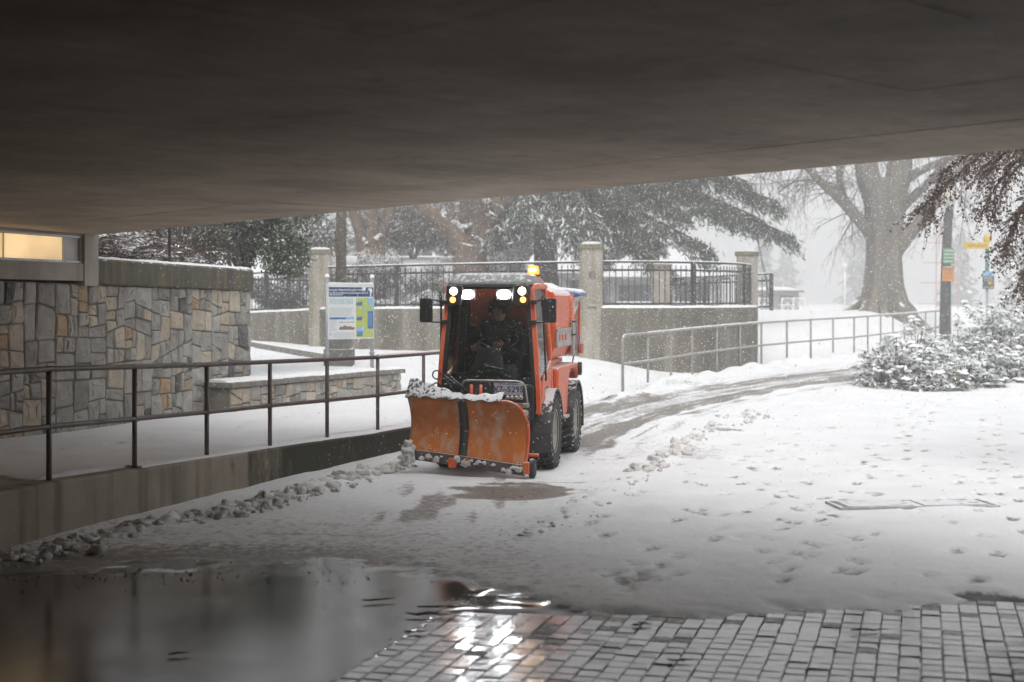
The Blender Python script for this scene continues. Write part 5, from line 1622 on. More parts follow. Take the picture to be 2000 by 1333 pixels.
def root(a, ln, r):
    m = MB(); P = []
    for i in range(6):
        t = i / 5; d = 0.7 + ln * t; x = bx + d * math.cos(a + 0.2 * t); y = by + d * math.sin(a + 0.2 * t)
        P.append((x, y, max(gz(x, y), 0) + 0.32 * (1 - t) ** 2 - 0.05 * t))
    m.tube(P, [r * (1 - 0.75 * i / 5) for i in range(6)], 8); part("root", m, M_bark, plane, smooth=True)
for a, ln, r in ((R(180), 0.9, 0.22), (R(205), 0.6, 0.2), (R(250), 0.7, 0.2), (R(290), 0.8, 0.2), (R(335), 1.1, 0.2), (R(0), 1.3, 0.2), (R(60), 0.9, 0.2), (R(120), 0.9, 0.2)):
    root(a, ln, r)
limbs = [([(12.25, 48, 3.75), (11.95, 47.8, 4.2), (11.06, 47.5, 5.12), (10.37, 47.3, 5.72), (9.71, 47.2, 6.36), (8.6, 47, 7.3)], [0.24, 0.20, 0.15, 0.13, 0.115, 0.08]),
         ([(12.3, 48, 4.1), (12.0, 48.2, 4.5), (11.32, 48.3, 5.29), (11.11, 48.3, 6.33), (11.3, 48.4, 7.6), (10.9, 48.4, 9)], [0.2, 0.16, 0.13, 0.11, 0.09, 0.06]),
         ([(11.2, 48.3, 5.6), (10.8, 48.4, 5.86), (10.37, 48.5, 5.98), (9.68, 48.6, 5.95), (9.1, 48.7, 5.55)], [0.09, 0.075, 0.06, 0.045, 0.025]),
         ([(12.9, 48, 3.55), (13.25, 47.9, 4.0), (13.82, 47.7, 4.69), (14.5, 47.5, 5.64), (15.03, 47.4, 6.33), (16.0, 47.2, 7.6)], [0.32, 0.27, 0.21, 0.18, 0.16, 0.1]),
         ([(12.95, 48.2, 4.6), (13.25, 48.3, 5.05), (13.82, 48.5, 5.55), (14.6, 48.7, 6.3), (15.2, 48.9, 7.2)], [0.24, 0.19, 0.15, 0.12, 0.07]),
         ([(13.0, 48.0, 5.6), (13.5, 48.0, 6.1), (14.7, 47.8, 6.67), (15.8, 47.6, 6.95), (17, 47.4, 6.8)], [0.2, 0.16, 0.10, 0.075, 0.04]),
         ([(12.3, 48, 5.2), (12.0, 48, 6.2), (11.75, 48, 8.2), (11.3, 48, 11)], [0.42, 0.40, 0.30, 0.15]),
         ([(12.8, 48, 5.2), (13.05, 48, 6.2), (13.3, 48, 8.2), (13.7, 48.2, 11)], [0.46, 0.42, 0.30, 0.15]),
         ([(11.8, 48, 7.5), (10.4, 47.6, 8.2), (8.9, 47.2, 8.0), (7.9, 47, 7.2)], [0.16, 0.12, 0.08, 0.04]),
         ([(11.7, 48, 8.2), (10.0, 48.4, 9.0), (8.6, 48.6, 8.7)], [0.15, 0.1, 0.05]),
         ([(13.3, 48, 7.6), (15, 47.8, 8.6), (17, 47.5, 8.2)], [0.16, 0.12, 0.05])]
tw = MB()
for P_, R_ in limbs:
    m = MB(); P, Rr = limb(m, P_, R_, 10); part("limb", m, M_bark, plane, smooth=True)
    k0 = 8
    for i in range(k0, len(P)):
        for q_ in range(1):
            d = Vector((rnd.gauss(-0.2 if P[i].x < 12.5 else 0.2, 0.7), rnd.gauss(0, 0.7), rnd.gauss(0.1, 0.5))).normalized()
            twig_tree(tw, P[i], d, rnd.uniform(0.7, 1.5), 0.026, 2, 0.10, 0.55, rnd, 3)
for k in range(90):
    x = rnd.uniform(8.0, 17.2); p = Vector((x, rnd.uniform(46.8, 49), rnd.uniform(6.2, 7.6)))
    twig_tree(tw, p, Vector((rnd.gauss(0, 0.3), rnd.gauss(0, 0.3), -0.5)).normalized(), rnd.uniform(1.0, 2.0), 0.018, 1, 0.16, 0.4, rnd, 3)
# long hanging spray at the trunk's left
for (p, d, ln) in (((11.4, 47.5, 4.8), (-0.25, 0, -0.9), 1.3), ((11.35, 47.5, 4.6), (-0.35, 0, -0.9), 1.5), ((15.2, 47.4, 5.9), (0.1, 0, -1), 2.2), ((14.8, 47.4, 5.7), (0.2, 0, -1), 2.0), ((16.0, 47.3, 6.4), (0.0, 0, -1), 2.6), ((16.4, 47.3, 6.4), (0.1, 0, -1), 2.6)):
    twig_tree(tw, Vector(p), Vector(d).normalized(), ln, 0.03, 2, 0.10, 0.5, rnd, 4)
part("twigs", tw, M_twig, plane, fix=False)["kind"] = "stuff"

# --- brown maples behind the fence
def maple(x, y, rad, limbs_, label, snow_at, zt):
    z0 = gz(x, y)
    t = tag(empty("maple_tree"), label, "tree", "bare maples behind the fence")
    m = MB(); limb(m, [(x, y, z0 - 0.4), (x, y, z0 + 0.4), (x + 0.05, y, zt)], [rad * 1.35, rad * 1.05, rad * 0.98], 14, 0.05)
    part("trunk", m, M_bark2, t, smooth=True)
    tw_ = MB(); rn = random.Random(int(abs(x) * 100))
    for P_, R_ in limbs_:
        m = MB(); P, Rr = limb(m, P_, R_, 10, 0.06); part("limb", m, M_bark2, t, smooth=True)
        for i in range(5, len(P), 1):
            d = Vector((rn.gauss(0, 0.7), rn.gauss(0, 0.6), rn.gauss(0.5, 0.4))).normalized()
            twig_tree(tw_, P[i], d, rn.uniform(0.8, 1.6), 0.035, 2, -0.02, 0.5, rn, 3)
    part("twigs", tw_, MATS["maple_bark"], t, fix=False)["kind"] = "stuff"
    part("snow", clod_mesh([(a, b, c, r) for (a, b, c, r) in snow_at], "s"), SNOWM, t, smooth=True, fix=False)["kind"] = "stuff"
    return t
maple(-1.22, 40, 0.47, [([(-1.4, 40, 3.3), (-1.62, 39.9, 3.75), (-2.16, 39.8, 4.2), (-2.6, 39.8, 4.75), (-3.2, 39.7, 6.2)], [0.34, 0.26, 0.2, 0.18, 0.1]),
                        ([(-1.0, 40, 3.3), (-0.76, 40, 3.9), (-0.36, 40, 4.5), (-0.12, 40, 5.0), (0.3, 40, 6.6)], [0.36, 0.29, 0.25, 0.22, 0.12]),
                        ([(-1.25, 40.2, 3.4), (-1.3, 40.3, 4.0), (-1.37, 40.4, 4.7), (-1.6, 40.5, 6.5)], [0.26, 0.2, 0.15, 0.09]),
                        ([(-1.05, 39.9, 3.5), (-0.92, 39.8, 4.1), (-0.98, 39.7, 4.7), (-0.7, 39.6, 6.3)], [0.22, 0.17, 0.14, 0.08])],
      "stout brown bare maple forking behind the tractor cab", [(-1.50, 39.8, 3.98, 0.09), (-1.38, 39.85, 3.92, 0.10), (-1.28, 39.85, 3.95, 0.08), (-1.62, 39.75, 4.06, 0.08), (-1.75, 39.7, 4.20, 0.06), (-1.85, 39.7, 4.30, 0.05), (-1.15, 39.8, 4.0, 0.06), (-0.78, 39.8, 4.15, 0.06), (-0.68, 39.8, 4.25, 0.05)], 3.5)
maple(-4.2, 42.5, 0.40, [([(-4.1, 42.5, 3.2), (-3.98, 42.5, 3.7), (-3.63, 42.4, 4.6), (-3.2, 42.3, 6.2)], [0.3, 0.22, 0.18, 0.1]),
                         ([(-4.35, 42.5, 3.2), (-4.5, 42.6, 3.8), (-4.8, 42.7, 4.7), (-5.2, 42.7, 6.3)], [0.28, 0.2, 0.17, 0.1]),
                         ([(-4.2, 42.4, 3.3), (-4.15, 42.3, 4.2), (-4.25, 42.2, 6.0)], [0.2, 0.16, 0.1])],
      "brown bare maple just right of the wooden pole", [(-4.02, 42.25, 3.72, 0.08), (-3.92, 42.25, 3.82, 0.07), (-4.3, 42.3, 3.6, 0.09), (-4.4, 42.3, 3.68, 0.07)], 3.4)
maple(-6.3, 44, 0.34, [([(-6.3, 44, 3.0), (-6.1, 44, 3.9), (-5.8, 44, 5.8)], [0.26, 0.2, 0.1]), ([(-6.35, 44, 3.0), (-6.7, 44, 4.0), (-7.2, 44, 6)], [0.25, 0.18, 0.1])],
      "thin brown bare maple left of the wooden pole", [(-6.25, 43.8, 3.35, 0.09), (-6.4, 43.8, 3.42, 0.08)], 3.2)

# --- leaf clouds
def cloud(name, blobs, n, ln, wd, material, parent, snow_p=0.3, rnd_=None, droop=0.0, shell=0.55, seed=1, snow_bias=0.6):
    r = np.random.default_rng(seed)
    vol = np.array([b[3] * b[4] * b[5] for b in blobs]) ** 0.67; vol /= vol.sum()
    idx = r.choice(len(blobs), n, p=vol)
    Bc = np.array([b[:3] for b in blobs])[idx]; Br = np.array([b[3:6] for b in blobs])[idx]
    u = unit(r.normal(size=(n, 3)))
    rad = shell + (1 - shell) * r.random((n, 1)) ** 0.6
    rad = rad * (1 + 0.22 * r.normal(size=(n, 1)) * 0.6)
    P = Bc + u * Br * rad
    D = unit(r.normal(size=(n, 3)) + u * 0.7 + np.array([0, 0, -droop]))
    W = unit(np.cross(D, r.normal(size=(n, 3))))
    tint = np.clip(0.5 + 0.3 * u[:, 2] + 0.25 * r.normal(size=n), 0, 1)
    sn = (r.random(n) < snow_p * np.clip(0.45 + snow_bias * u[:, 2], 0, 1.3)).astype(float)
    return leaves(name, P, D, W, ln * r.uniform(0.6, 1.3, n), wd * r.uniform(0.7, 1.2, n), tint, sn, material, parent, 0.15)
M_holly = leafmat("holly_leaf", (0.018, 0.034, 0.014), (0.085, 0.12, 0.045), rough=0.35)
holly = tag(empty("holly_tree"), "glossy evergreen holly tree hanging over the end of the stone wall", "tree")
rh = random.Random(9)
hb = []
for k in range(80):
    a = rh.uniform(0, 2 * math.pi); t = rh.random() ** 0.5
    x = -4.75 + 1.15 * t * math.cos(a); y = 25.2 + 1.1 * t * math.sin(a); z = 3.15 + rh.uniform(-0.75, 1.3) * (1 - 0.25 * t)
    if z < 2.55 and x < -4.4:
        z += 0.45
    hb.append((x, y, z, *(rh.uniform(0.18, 0.34) for _ in range(3))))
hb += [(-3.95, 24.9, 2.5, 0.28, 0.3, 0.26), (-3.85, 24.9, 2.38, 0.16, 0.2, 0.16), (-4.1, 25, 2.7, 0.35, 0.3, 0.3), (-3.75, 25, 2.95, 0.25, 0.3, 0.3), (-4.2, 24.8, 2.5, 0.2, 0.3, 0.2)]
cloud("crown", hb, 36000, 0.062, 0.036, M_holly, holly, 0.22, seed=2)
m = MB()
limb(m, [(-4.8, 25.4, 0.3), (-4.8, 25.4, 1.6), (-4.75, 25.3, 3.6)], [0.14, 0.12, 0.05], 8)
for k in range(16):
    b = hb[k * 4]; limb(m, [(-4.78, 25.35, rh.uniform(1.6, 3.0)), ((b[0] - 4.78) / 2, (b[1] + 25.35) / 2, b[2] - 0.05), b[:3]], [0.045, 0.03, 0.012], 5)
part("trunk", m, M_twig, holly, smooth=True)

# dead ferns and twigs on the bank
def fern(x, y, z, rad, n, label, seed):
    r = random.Random(seed)
    f = tag(empty("dead_fern", (0, 0, 0)), label, "fern", "dead ferns on the bank")
    Pp, Dd, Ww, ll, wwd, tt, ss = [], [], [], [], [], [], []
    stems = MB()
    for k in range(n):
        a = r.uniform(0, 2 * math.pi); L_ = rad * r.uniform(0.6, 1.2); rise = r.uniform(0.5, 1.1)
        pts_ = []
        for i in range(8):
            t = i / 7; pts_.append(Vector((x + math.cos(a) * L_ * t, y + math.sin(a) * L_ * t, z + rise * L_ * (t - 0.75 * t * t))))
        stems.tube(pts_, [0.006 * (1 - 0.6 * i / 7) for i in range(8)], 3, cap=False)
        sn = r.random() < 0.45
        for i in range(1, 8):
            d = (pts_[i] - pts_[i - 1]).normalized(); sd = d.cross(Vector((0, 0, 1))).normalized()
            for s_ in (-1, 1):
                for q_ in range(2):
                    D_ = (sd * s_ + d * 0.4 + Vector((0, 0, -0.25 + r.gauss(0, 0.15)))).normalized()
                    l_ = 0.13 * rad * (1.2 - 0.9 * i / 7) + 0.03
                    Pp.append(pts_[i] + D_ * l_ * 0.5 - d * 0.04 * q_); Dd.append(D_); Ww.append(d); ll.append(l_); wwd.append(0.028); tt.append(r.random()); ss.append(1.0 if (sn and r.random() < 0.7) else 0.0)
    part("stems", stems, M_twig, f, fix=False)
    leaves("fronds", [tuple(p) for p in Pp], [tuple(p) for p in Dd], [tuple(p) for p in Ww], ll, wwd, tt, ss, leafmat("dead_fern_leaf", (0.06, 0.035, 0.022), (0.17, 0.105, 0.06)), f)
for i, (x, y, z, r_, lab) in enumerate(((-5.55, 18.0, 2.30, 0.9, "snowy brown dead fern close to the abutment pier on the bank"), (-5.35, 19.4, 2.32, 0.95, "snowy brown dead fern between two posts of the wall fence"),
                                        (-5.05, 20.9, 2.25, 0.9, "snowy brown dead fern beneath the holly tree"), (-6.1, 20.2, 2.5, 1.0, "brown dead fern higher up the bank behind the others"))):
    fern(x, y, z, r_, 60, lab, 30 + i)

# --- big cedar
cedar = tag(empty("cedar_tree"), "large dark cedar with wide drooping boughs behind the fence", "tree")
rc = random.Random(12)
cx0, cy0 = 1.0, 42.0; cz0 = gz(cx0, cy0)
m = MB(); limb(m, [(cx0, cy0, cz0 - 0.4), (cx0, cy0, cz0 + 0.5), (cx0, cy0, 5.5), (cx0 + 0.05, cy0, 11)], [0.48, 0.37, 0.32, 0.18], 14, 0.05)
part("trunk", m, M_bark3, cedar, smooth=True)
tips = [(8.35, 40.4, 3.75, 7.0), (7.9, 40.2, 4.7, 7.4), (7.0, 40.6, 5.3, 7.8), (6.6, 39.8, 4.35, 6.6), (5.6, 39.3, 3.35, 6.0), (4.3, 39.0, 2.75, 5.4), (4.9, 40.2, 4.4, 6.4), (5.4, 41.2, 5.4, 7.6), (3.6, 39.4, 3.9, 6.0), (7.6, 41.5, 4.3, 7.2),
        (3.0, 39.0, 4.9, 6.8), (2.2, 38.6, 4.1, 6.2), (1.6, 38.4, 3.9, 5.6), (-0.3, 39.2, 3.9, 5.2), (-0.6, 40.0, 4.6, 6.0), (0.4, 38.7, 4.4, 6.0), (-0.9, 41, 3.7, 5.0), (6.3, 42.5, 4.9, 7.4), (4.4, 43.0, 3.7, 6.2), (3.2, 44.5, 4.6, 6.5), (1.6, 45.5, 4.8, 6.4), (-0.6, 44.5, 4.6, 6.2),
        (4.0, 40.5, 5.6, 7.8), (2.4, 40.0, 5.6, 7.6), (6.0, 40.0, 6.0, 8.4), (7.3, 40.5, 6.2, 8.8), (3.3, 41.0, 6.4, 8.6), (1.2, 39.6, 6.2, 8.0), (2.3, 39.2, 3.2, 5.0)]
P_l, D_l, W_l, T_l, S_l = [], [], [], [], []
bm_ = MB(); r2 = np.random.default_rng(5)
for (tx, ty, tz, oz) in tips:
    tx = tx if tx < 4 else 4 + (tx - 4) * 0.88
    o3 = Vector((cx0, cy0, oz * 0.86)); tp = Vector((tx, ty, tz))
    midp = o3.lerp(tp, 0.5) + Vector((0, 0, 0.35))
    P, Rr = spline([o3, o3.lerp(tp, 0.25) + Vector((0, 0, 0.25)), midp, o3.lerp(tp, 0.8) + Vector((0, 0, 0.15)), tp], [0.10, 0.08, 0.06, 0.035, 0.012], 5)
    bm_.tube(P, Rr, 6)
    for i in range(6, len(P)):
        d = (P[i] - P[i - 1]).normalized(); sd = d.cross(Vector((0, 0, 1))).normalized()
        for s_ in (-1, 1):
            for q_ in range(2):
                ln = rc.uniform(0.5, 1.15) * (1.15 - 0.55 * i / len(P))
                sp_d = (sd * s_ * rc.uniform(0.5, 1.0) + d * rc.uniform(0.1, 0.9) + Vector((0, 0, -rc.uniform(0.15, 0.7)))).normalized()
                e1 = P[i] + sp_d * ln + Vector((0, 0, -0.25 * ln))
                bm_.tube([P[i], P[i].lerp(e1, 0.5) + Vector((0, 0, 0.08)), e1], [0.014, 0.010, 0.005], 3, cap=False)
                nn = 34
                t = r2.random((nn, 1)); base = np.array(P[i])[None] * (1 - t) + np.array(e1)[None] * t
                jitter = r2.normal(size=(nn, 3)) * np.array([0.09, 0.09, 0.05])
                hang = r2.random((nn, 1)) * 0.13 * np.array([[0, 0, -1]])
                dirs = unit(np.array(sp_d)[None] * 0.5 + r2.normal(size=(nn, 3)) * 0.5 + np.array([[0, 0, -0.5]]))
                P_l.append(base + jitter + hang); D_l.append(dirs); W_l.append(unit(np.cross(dirs, r2.normal(size=(nn, 3)))))
                T_l.append(np.clip(0.5 - hang[:, 2] * -1.5 + 0.3 * r2.normal(size=nn), 0, 1)); S_l.append((r2.random(nn) < (0.20 if tx < 3.0 else 0.05)).astype(float))
part("boughs", bm_, M_bark3, cedar, smooth=True, fix=False)
P_l = np.concatenate(P_l); n_ = len(P_l)
leaves("crown", P_l, np.concatenate(D_l), np.concatenate(W_l), 0.20 * r2.uniform(0.6, 1.4, n_), 0.042 * r2.uniform(0.7, 1.4, n_), np.concatenate(T_l), np.concatenate(S_l), leafmat("cedar_needles", (0.026, 0.044, 0.028), (0.085, 0.11, 0.062), rough=0.7), cedar)

# --- evergreen and red-twig shrubs on the bank behind the fence
M_ever = leafmat("evergreen_leaf", (0.02, 0.03, 0.02), (0.07, 0.085, 0.055), rough=0.6)
def shrub(x, y, rx, rz_, n, snow_p, material, label, seed, ln=0.10, wd=0.05, name="shrub", twigs=True, h=None):
    r = random.Random(seed); z0 = gz(x, y)
    s_ = tag(empty(name), label, "shrub", "shrubs behind the fence")
    bl = []
    for k in range(16):
        a = r.uniform(0, 2 * math.pi); t = r.random() ** 0.5
        bl.append((x + rx * 0.75 * t * math.cos(a), y + rx * 0.6 * t * math.sin(a), z0 + rz_ * (0.35 + 0.55 * r.random() * (1 - 0.5 * t)), rx * 0.32, rx * 0.32, rz_ * 0.25))
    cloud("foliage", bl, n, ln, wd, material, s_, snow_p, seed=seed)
    m_ = MB()
    for k in range(22):
        b = r.choice(bl); limb(m_, [(x + r.uniform(-0.1, 0.1), y, z0 - 0.05), ((x + b[0]) / 2, (y + b[1]) / 2, (z0 + b[2]) / 2 + 0.1), (b[0] + r.uniform(-.2, .2), b[1], b[2] + r.uniform(0, 0.3) * rz_)], [0.02, 0.014, 0.005], 4)
    part("stems", m_, M_twig, s_, fix=False)
    return s_
M_red = leafmat("red_twig", (0.14, 0.05, 0.045), (0.22, 0.10, 0.085))
shrub(-3.1, 44.5, 1.3, 1.9, 9000, 0.25, M_ever, "dark evergreen shrub between the two nearer maples", 41)
shrub(-2.2, 37.2, 0.9, 1.0, 6000, 0.8, M_ever, "snowy evergreen shrub seen through the fence left of the tractor cab", 42)
shrub(-3.2, 36.6, 0.8, 0.9, 6000, 0.8, M_ever, "snowy evergreen shrub seen through the fence above the information board", 43)
shrub(-2.7, 35.6, 0.55, 0.8, 3500, 0.3, M_red, "reddish twiggy shrub seen through the fence", 44, 0.09, 0.018)
shrub(0.2, 37.5, 0.9, 1.1, 6000, 0.8, M_ever, "snowy shrub through the fence right above the tractor roof", 45)
shrub(-0.9, 36.9, 0.8, 0.9, 6000, 0.8, M_ever, "snowy shrub at the foot of the stout maple", 46)
shrub(-6.3, 38.5, 1.0, 1.1, 5000, 0.5, M_ever, "rounded dark shrub behind the fence under the holly", 47)
shrub(-0.2, 46.0, 1.2, 2.0, 5000, 0.35, M_ever, "misty evergreen shrub between the stout maple and the cedar", 48)

M_brn = leafmat("brown_scrub", (0.07, 0.055, 0.04), (0.17, 0.135, 0.10))
shrub(-3.7, 39.6, 0.9, 1.5, 5000, 0.75, M_brn, "brown snowy scrub on the bank between pole and maple", 51, 0.14, 0.03)
shrub(-2.3, 39.2, 0.9, 1.3, 5000, 0.75, M_brn, "brown snowy scrub on the bank left of the stout maple", 52, 0.14, 0.03)
shrub(-0.1, 40.2, 0.8, 1.5, 5000, 0.75, M_brn, "brown snowy scrub on the bank right of the stout maple", 53, 0.14, 0.03)
shrub(-5.2, 39.5, 0.9, 1.4, 5000, 0.75, M_brn, "brown snowy scrub on the bank behind the left pillar", 54, 0.14, 0.03)
shrub(-1.5, 43.2, 1.2, 1.9, 6000, 0.4, M_ever, "dark evergreen shrub right behind the stout maple", 55)
shrub(-5.9, 42.0, 1.3, 1.9, 6000, 0.4, M_ever, "dark evergreen shrub behind the left pillar's top", 56)
# thicket closing the view over the stone wall
th = tag(empty("thicket"), "dense brown leafless thicket behind the thin black fence on the bank", "thicket")
rt = random.Random(5); tb = []
for k in range(46):
    tb.append((-6.6 + rt.uniform(-1.6, 1.5), 22.8 + rt.uniform(-1.0, 1.6), 2.5 + rt.uniform(-0.1, 1.6), 0.4, 0.4, 0.32))
cloud("foliage", tb, 16000, 0.10, 0.022, leafmat("thicket_leaf", (0.035, 0.025, 0.018), (0.12, 0.085, 0.055)), th, 0.3, seed=6)
m = MB()
for k in range(60):
    b = rt.choice(tb); limb(m, [(b[0] + rt.uniform(-.5, .5), b[1] + rt.uniform(-.3, .3), 2.0), (b[0] + rt.uniform(-.3, .3), b[1], b[2] * 0.6 + 0.9), (b[0] + rt.uniform(-.4, .4), b[1] + rt.uniform(-.3, .3), b[2] + rt.uniform(0.2, 0.7))], [0.02, 0.014, 0.004], 4)
part("stems", m, M_twig, th, fix=False)["kind"] = "stuff"

# --- rhododendrons beside the lane
M_rho = leafmat("rhododendron_leaf", (0.035, 0.05, 0.02), (0.12, 0.14, 0.055), rough=0.4)
def rhodo(x, y, rx, ry, h, label, seed):
    r = np.random.default_rng(seed); z0 = gz(x, y) + 0.02
    b = tag(empty("rhododendron"), label, "bush", "snowy rhododendrons beside the lane")
    nw = int(300 * (rx * ry + rx * h) / 1.6)
    u = unit(r.normal(size=(nw, 3)) * np.array([1, 1, 0.8])); u[:, 2] = np.abs(u[:, 2])
    lump = 0.80 + 0.22 * np.sin(u[:, 0] * 7 + seed) * np.cos(u[:, 1] * 6 + seed * 2) + 0.10 * r.normal(size=nw)
    C = np.array([x, y, z0]) + u * np.array([rx, ry, h]) * lump[:, None]
    C[:, 2] = np.maximum(C[:, 2], z0 + 0.05)
    P, D, W, ll, wwd, tt, ss = [], [], [], [], [], [], []
    caps = []
    for k in range(nw):
        a0 = r.random() * 6.28; nl = r.integers(7, 11)
        tilt = r.uniform(0.25, 1.1)
        for i in range(nl):
            a = a0 + i * 6.28 / nl + r.normal() * 0.2
            d = np.array([math.cos(a), math.sin(a), -tilt + r.normal() * 0.2]); d = d + u[k] * 0.35; d /= np.linalg.norm(d)
            w = np.cross(d, [0, 0, 1.0]); w /= max(np.linalg.norm(w), 1e-6)
            L_ = r.uniform(0.12, 0.20)
            P.append(C[k] + d * L_ * 0.5); D.append(d); W.append(w); ll.append(L_); wwd.append(r.uniform(0.03, 0.045)); tt.append(r.random())
            ss.append(1.0 if r.random() < 0.52 + 0.20 * u[k, 2] else 0.0)
        if r.random() < 0.40:
            caps.append((C[k][0], C[k][1], C[k][2] + 0.025, r.uniform(0.035, 0.095)))
    leaves("foliage", P, D, W, ll, wwd, tt, ss, M_rho, b, 0.2)
    cm = MB()
    for (a, c, d, q) in caps:
        k_ = 6; ph = random.random()
        vs = [(a, c, d + q * 0.32)] + [(a + q * 0.6 * math.cos(2 * math.pi * i / k_ + ph), c + q * 0.6 * math.sin(2 * math.pi * i / k_ + ph), d + q * random.uniform(0.1, 0.3)) for i in range(k_)] + [(a + q * random.uniform(0.9, 1.4) * math.cos(2 * math.pi * i / k_ + ph), c + q * random.uniform(0.9, 1.4) * math.sin(2 * math.pi * i / k_ + ph), d - q * random.uniform(0.1, 0.5)) for i in range(k_)]
        cm.add(vs, [(0, 1 + i, 1 + (i + 1) % k_) for i in range(k_)] + [(1 + i, 1 + k_ + i, 1 + k_ + (i + 1) % k_, 1 + (i + 1) % k_) for i in range(k_)])
    part("snow", cm, SNOWM, b, smooth=True, fix=False)["kind"] = "stuff"
    m_ = MB(); rs2 = random.Random(seed)
    for k in range(40):
        c = C[rs2.randrange(nw)]; m_.tube([(x + rs2.uniform(-0.3, 0.3) * rx, y + rs2.uniform(-0.3, 0.3) * ry, z0 - 0.05), (x + (c[0] - x) * 0.6, y + (c[1] - y) * 0.6, z0 + (c[2] - z0) * 0.7), tuple(c)], [0.016, 0.012, 0.006], 4, cap=False)
    part("stems", m_, M_twig, b, fix=False)
for i, (x, y, rx, ry, h, lab) in enumerate((
        (7.40, 27.4, 0.85, 0.9, 0.95, "snowy rhododendron at the near tip of the bed, leftmost of the row"), (8.05, 28.4, 0.95, 0.9, 1.20, "rounded snowy rhododendron standing second in the row from the near tip"),
        (9.35, 29.9, 1.0, 0.9, 1.05, "snowy rhododendron in the dip between the rounded one and the tall ones"), (10.8, 31.6, 1.1, 1.0, 1.72, "tall snowy rhododendron in front of the signposts"),
        (12.3, 33.4, 1.3, 1.1, 2.15, "tallest snowy rhododendron, cut by the right edge of the photo"), (7.85, 26.6, 0.75, 0.55, 0.52, "low snowy rhododendron skirt in front of the leftmost bush"),
        (8.7, 27.3, 0.75, 0.6, 0.62, "low snowy rhododendron in front of the rounded bush"), (9.9, 28.8, 0.85, 0.7, 0.75, "low snowy rhododendron midway along the bed's front edge"), (11.3, 30.4, 1.0, 0.8, 1.0, "leafy green snowy rhododendron in front of the tallest bushes"))):
    rhodo(x, y, rx, ry, h, lab, 60 + i)

# --- copper beech reaching in from the right
beech = tag(empty("copper_beech"), "copper beech boughs with withered purple leaves hanging in from the right edge", "tree")
rb = random.Random(21)
m = MB(); limb(m, [(9.2, 17.5, -0.2), (9.2, 17.5, 1.0), (9.1, 17.4, 3.0), (8.9, 17.0, 5.2)], [0.45, 0.36, 0.32, 0.22], 12)
part("trunk", m, mat("beech_bark", (0.16, 0.15, 0.14), (0.10, 0.095, 0.09), 5, 0.85, 0.4, 20), beech, smooth=True)
src = [[(6.3, 15.2, 4.6), (5.5, 15, 3.85), (5.0, 15, 3.42), (4.6, 14.9, 3.08), (4.28, 14.9, 2.78)], [(6.6, 15, 4.4), (5.6, 14.8, 3.62), (5.1, 14.8, 3.1), (4.85, 14.7, 2.72)], [(6.8, 14.6, 4.0), (5.5, 14.5, 3.1), (5.15, 14.4, 2.72), (4.98, 14.4, 2.35)],
       [(7, 14.2, 3.5), (5.7, 14.2, 2.75), (5.35, 14.2, 2.25), (5.22, 14.2, 1.95)], [(6.8, 15.6, 5.0), (5.9, 15.6, 4.1), (5.2, 15.6, 3.55), (4.72, 15.6, 3.2), (4.6, 15.6, 2.75)], [(6.9, 15.0, 3.9), (5.9, 15.0, 3.35), (5.45, 15.0, 2.9), (5.2, 15.0, 2.3)],
       [(7.0, 14.8, 4.6), (5.9, 14.6, 3.9), (5.3, 14.6, 3.5), (4.9, 14.6, 3.25)], [(7.0, 15.4, 4.2), (6.0, 15.4, 3.6), (5.5, 15.4, 3.3), (5.2, 15.4, 2.8)], [(7.2, 14.4, 3.2), (6.0, 14.4, 2.9), (5.5, 14.4, 2.6), (5.3, 14.4, 2.2)], [(7.2, 15.2, 3.6), (6.0, 15.2, 3.2), (5.6, 15.2, 2.6), (5.45, 15.2, 2.05)],
       [(7.0, 15.8, 4.6), (6.1, 15.8, 4.0), (5.6, 15.8, 3.6), (5.2, 15.8, 3.2)], [(7.2, 14.9, 5.0), (6.2, 14.9, 4.2), (5.7, 14.9, 3.8), (5.4, 14.9, 3.4)], [(7.2, 15.1, 3.3), (6.1, 15.0, 2.9), (5.6, 15.0, 2.5), (5.42, 15.0, 1.95)]]
bm_ = MB(); tm = MB(); Pp, Dd, Ww, ll, wwd, tt = [], [], [], [], [], []
def beech_twig(p, d, ln, r):
    pts_ = [p]; q = p.copy(); dd = d.copy()
    for i in range(5):
        dd = (dd + Vector((rb.gauss(0, 0.14), rb.gauss(0, 0.14), -0.09))).normalized(); q = q + dd * ln / 5; pts_.append(q.copy())
    tm.tube(pts_, [r * (1 - 0.7 * i / 5) for i in range(6)], 3, cap=False)
    for i in range(1, 6):
        for k in range(rb.randint(1, 3)):
            b = pts_[i - 1].lerp(pts_[i], rb.random())
            D_ = Vector((rb.gauss(0, 0.6), rb.gauss(0, 0.6), rb.gauss(-0.6, 0.5))).normalized(); W_ = D_.cross(Vector((rb.gauss(0, 1), rb.gauss(0, 1), rb.gauss(0, 1)))).normalized()
            L_ = rb.uniform(0.022, 0.040); Pp.append(tuple(b + D_ * L_ * 0.6)); Dd.append(tuple(D_)); Ww.append(tuple(W_)); ll.append(L_); wwd.append(L_ * 0.85); tt.append(rb.random())
for s_ in src:
    lp_ = [(8.95, 17.1, min(s_[0][2] + 0.5, 5.1))] + s_
    P, Rr = spline(lp_, [0.07] + [0.022 - 0.017 * i / (len(s_) - 1) for i in range(len(s_))], 10)
    bm_.tube(P, Rr, 5)
    for i in range(10, len(P)):
        for k in range(3):
            d = (P[i] - P[i - 1]).normalized() * 0.8 + Vector((rb.gauss(0, 0.6), rb.gauss(0, 0.6), rb.gauss(-0.15, 0.5)))
            beech_twig(P[i - 1].lerp(P[i], rb.random()), d.normalized(), rb.uniform(0.16, 0.45), 0.0032)
part("boughs", bm_, M_twig, beech, smooth=True, fix=False)
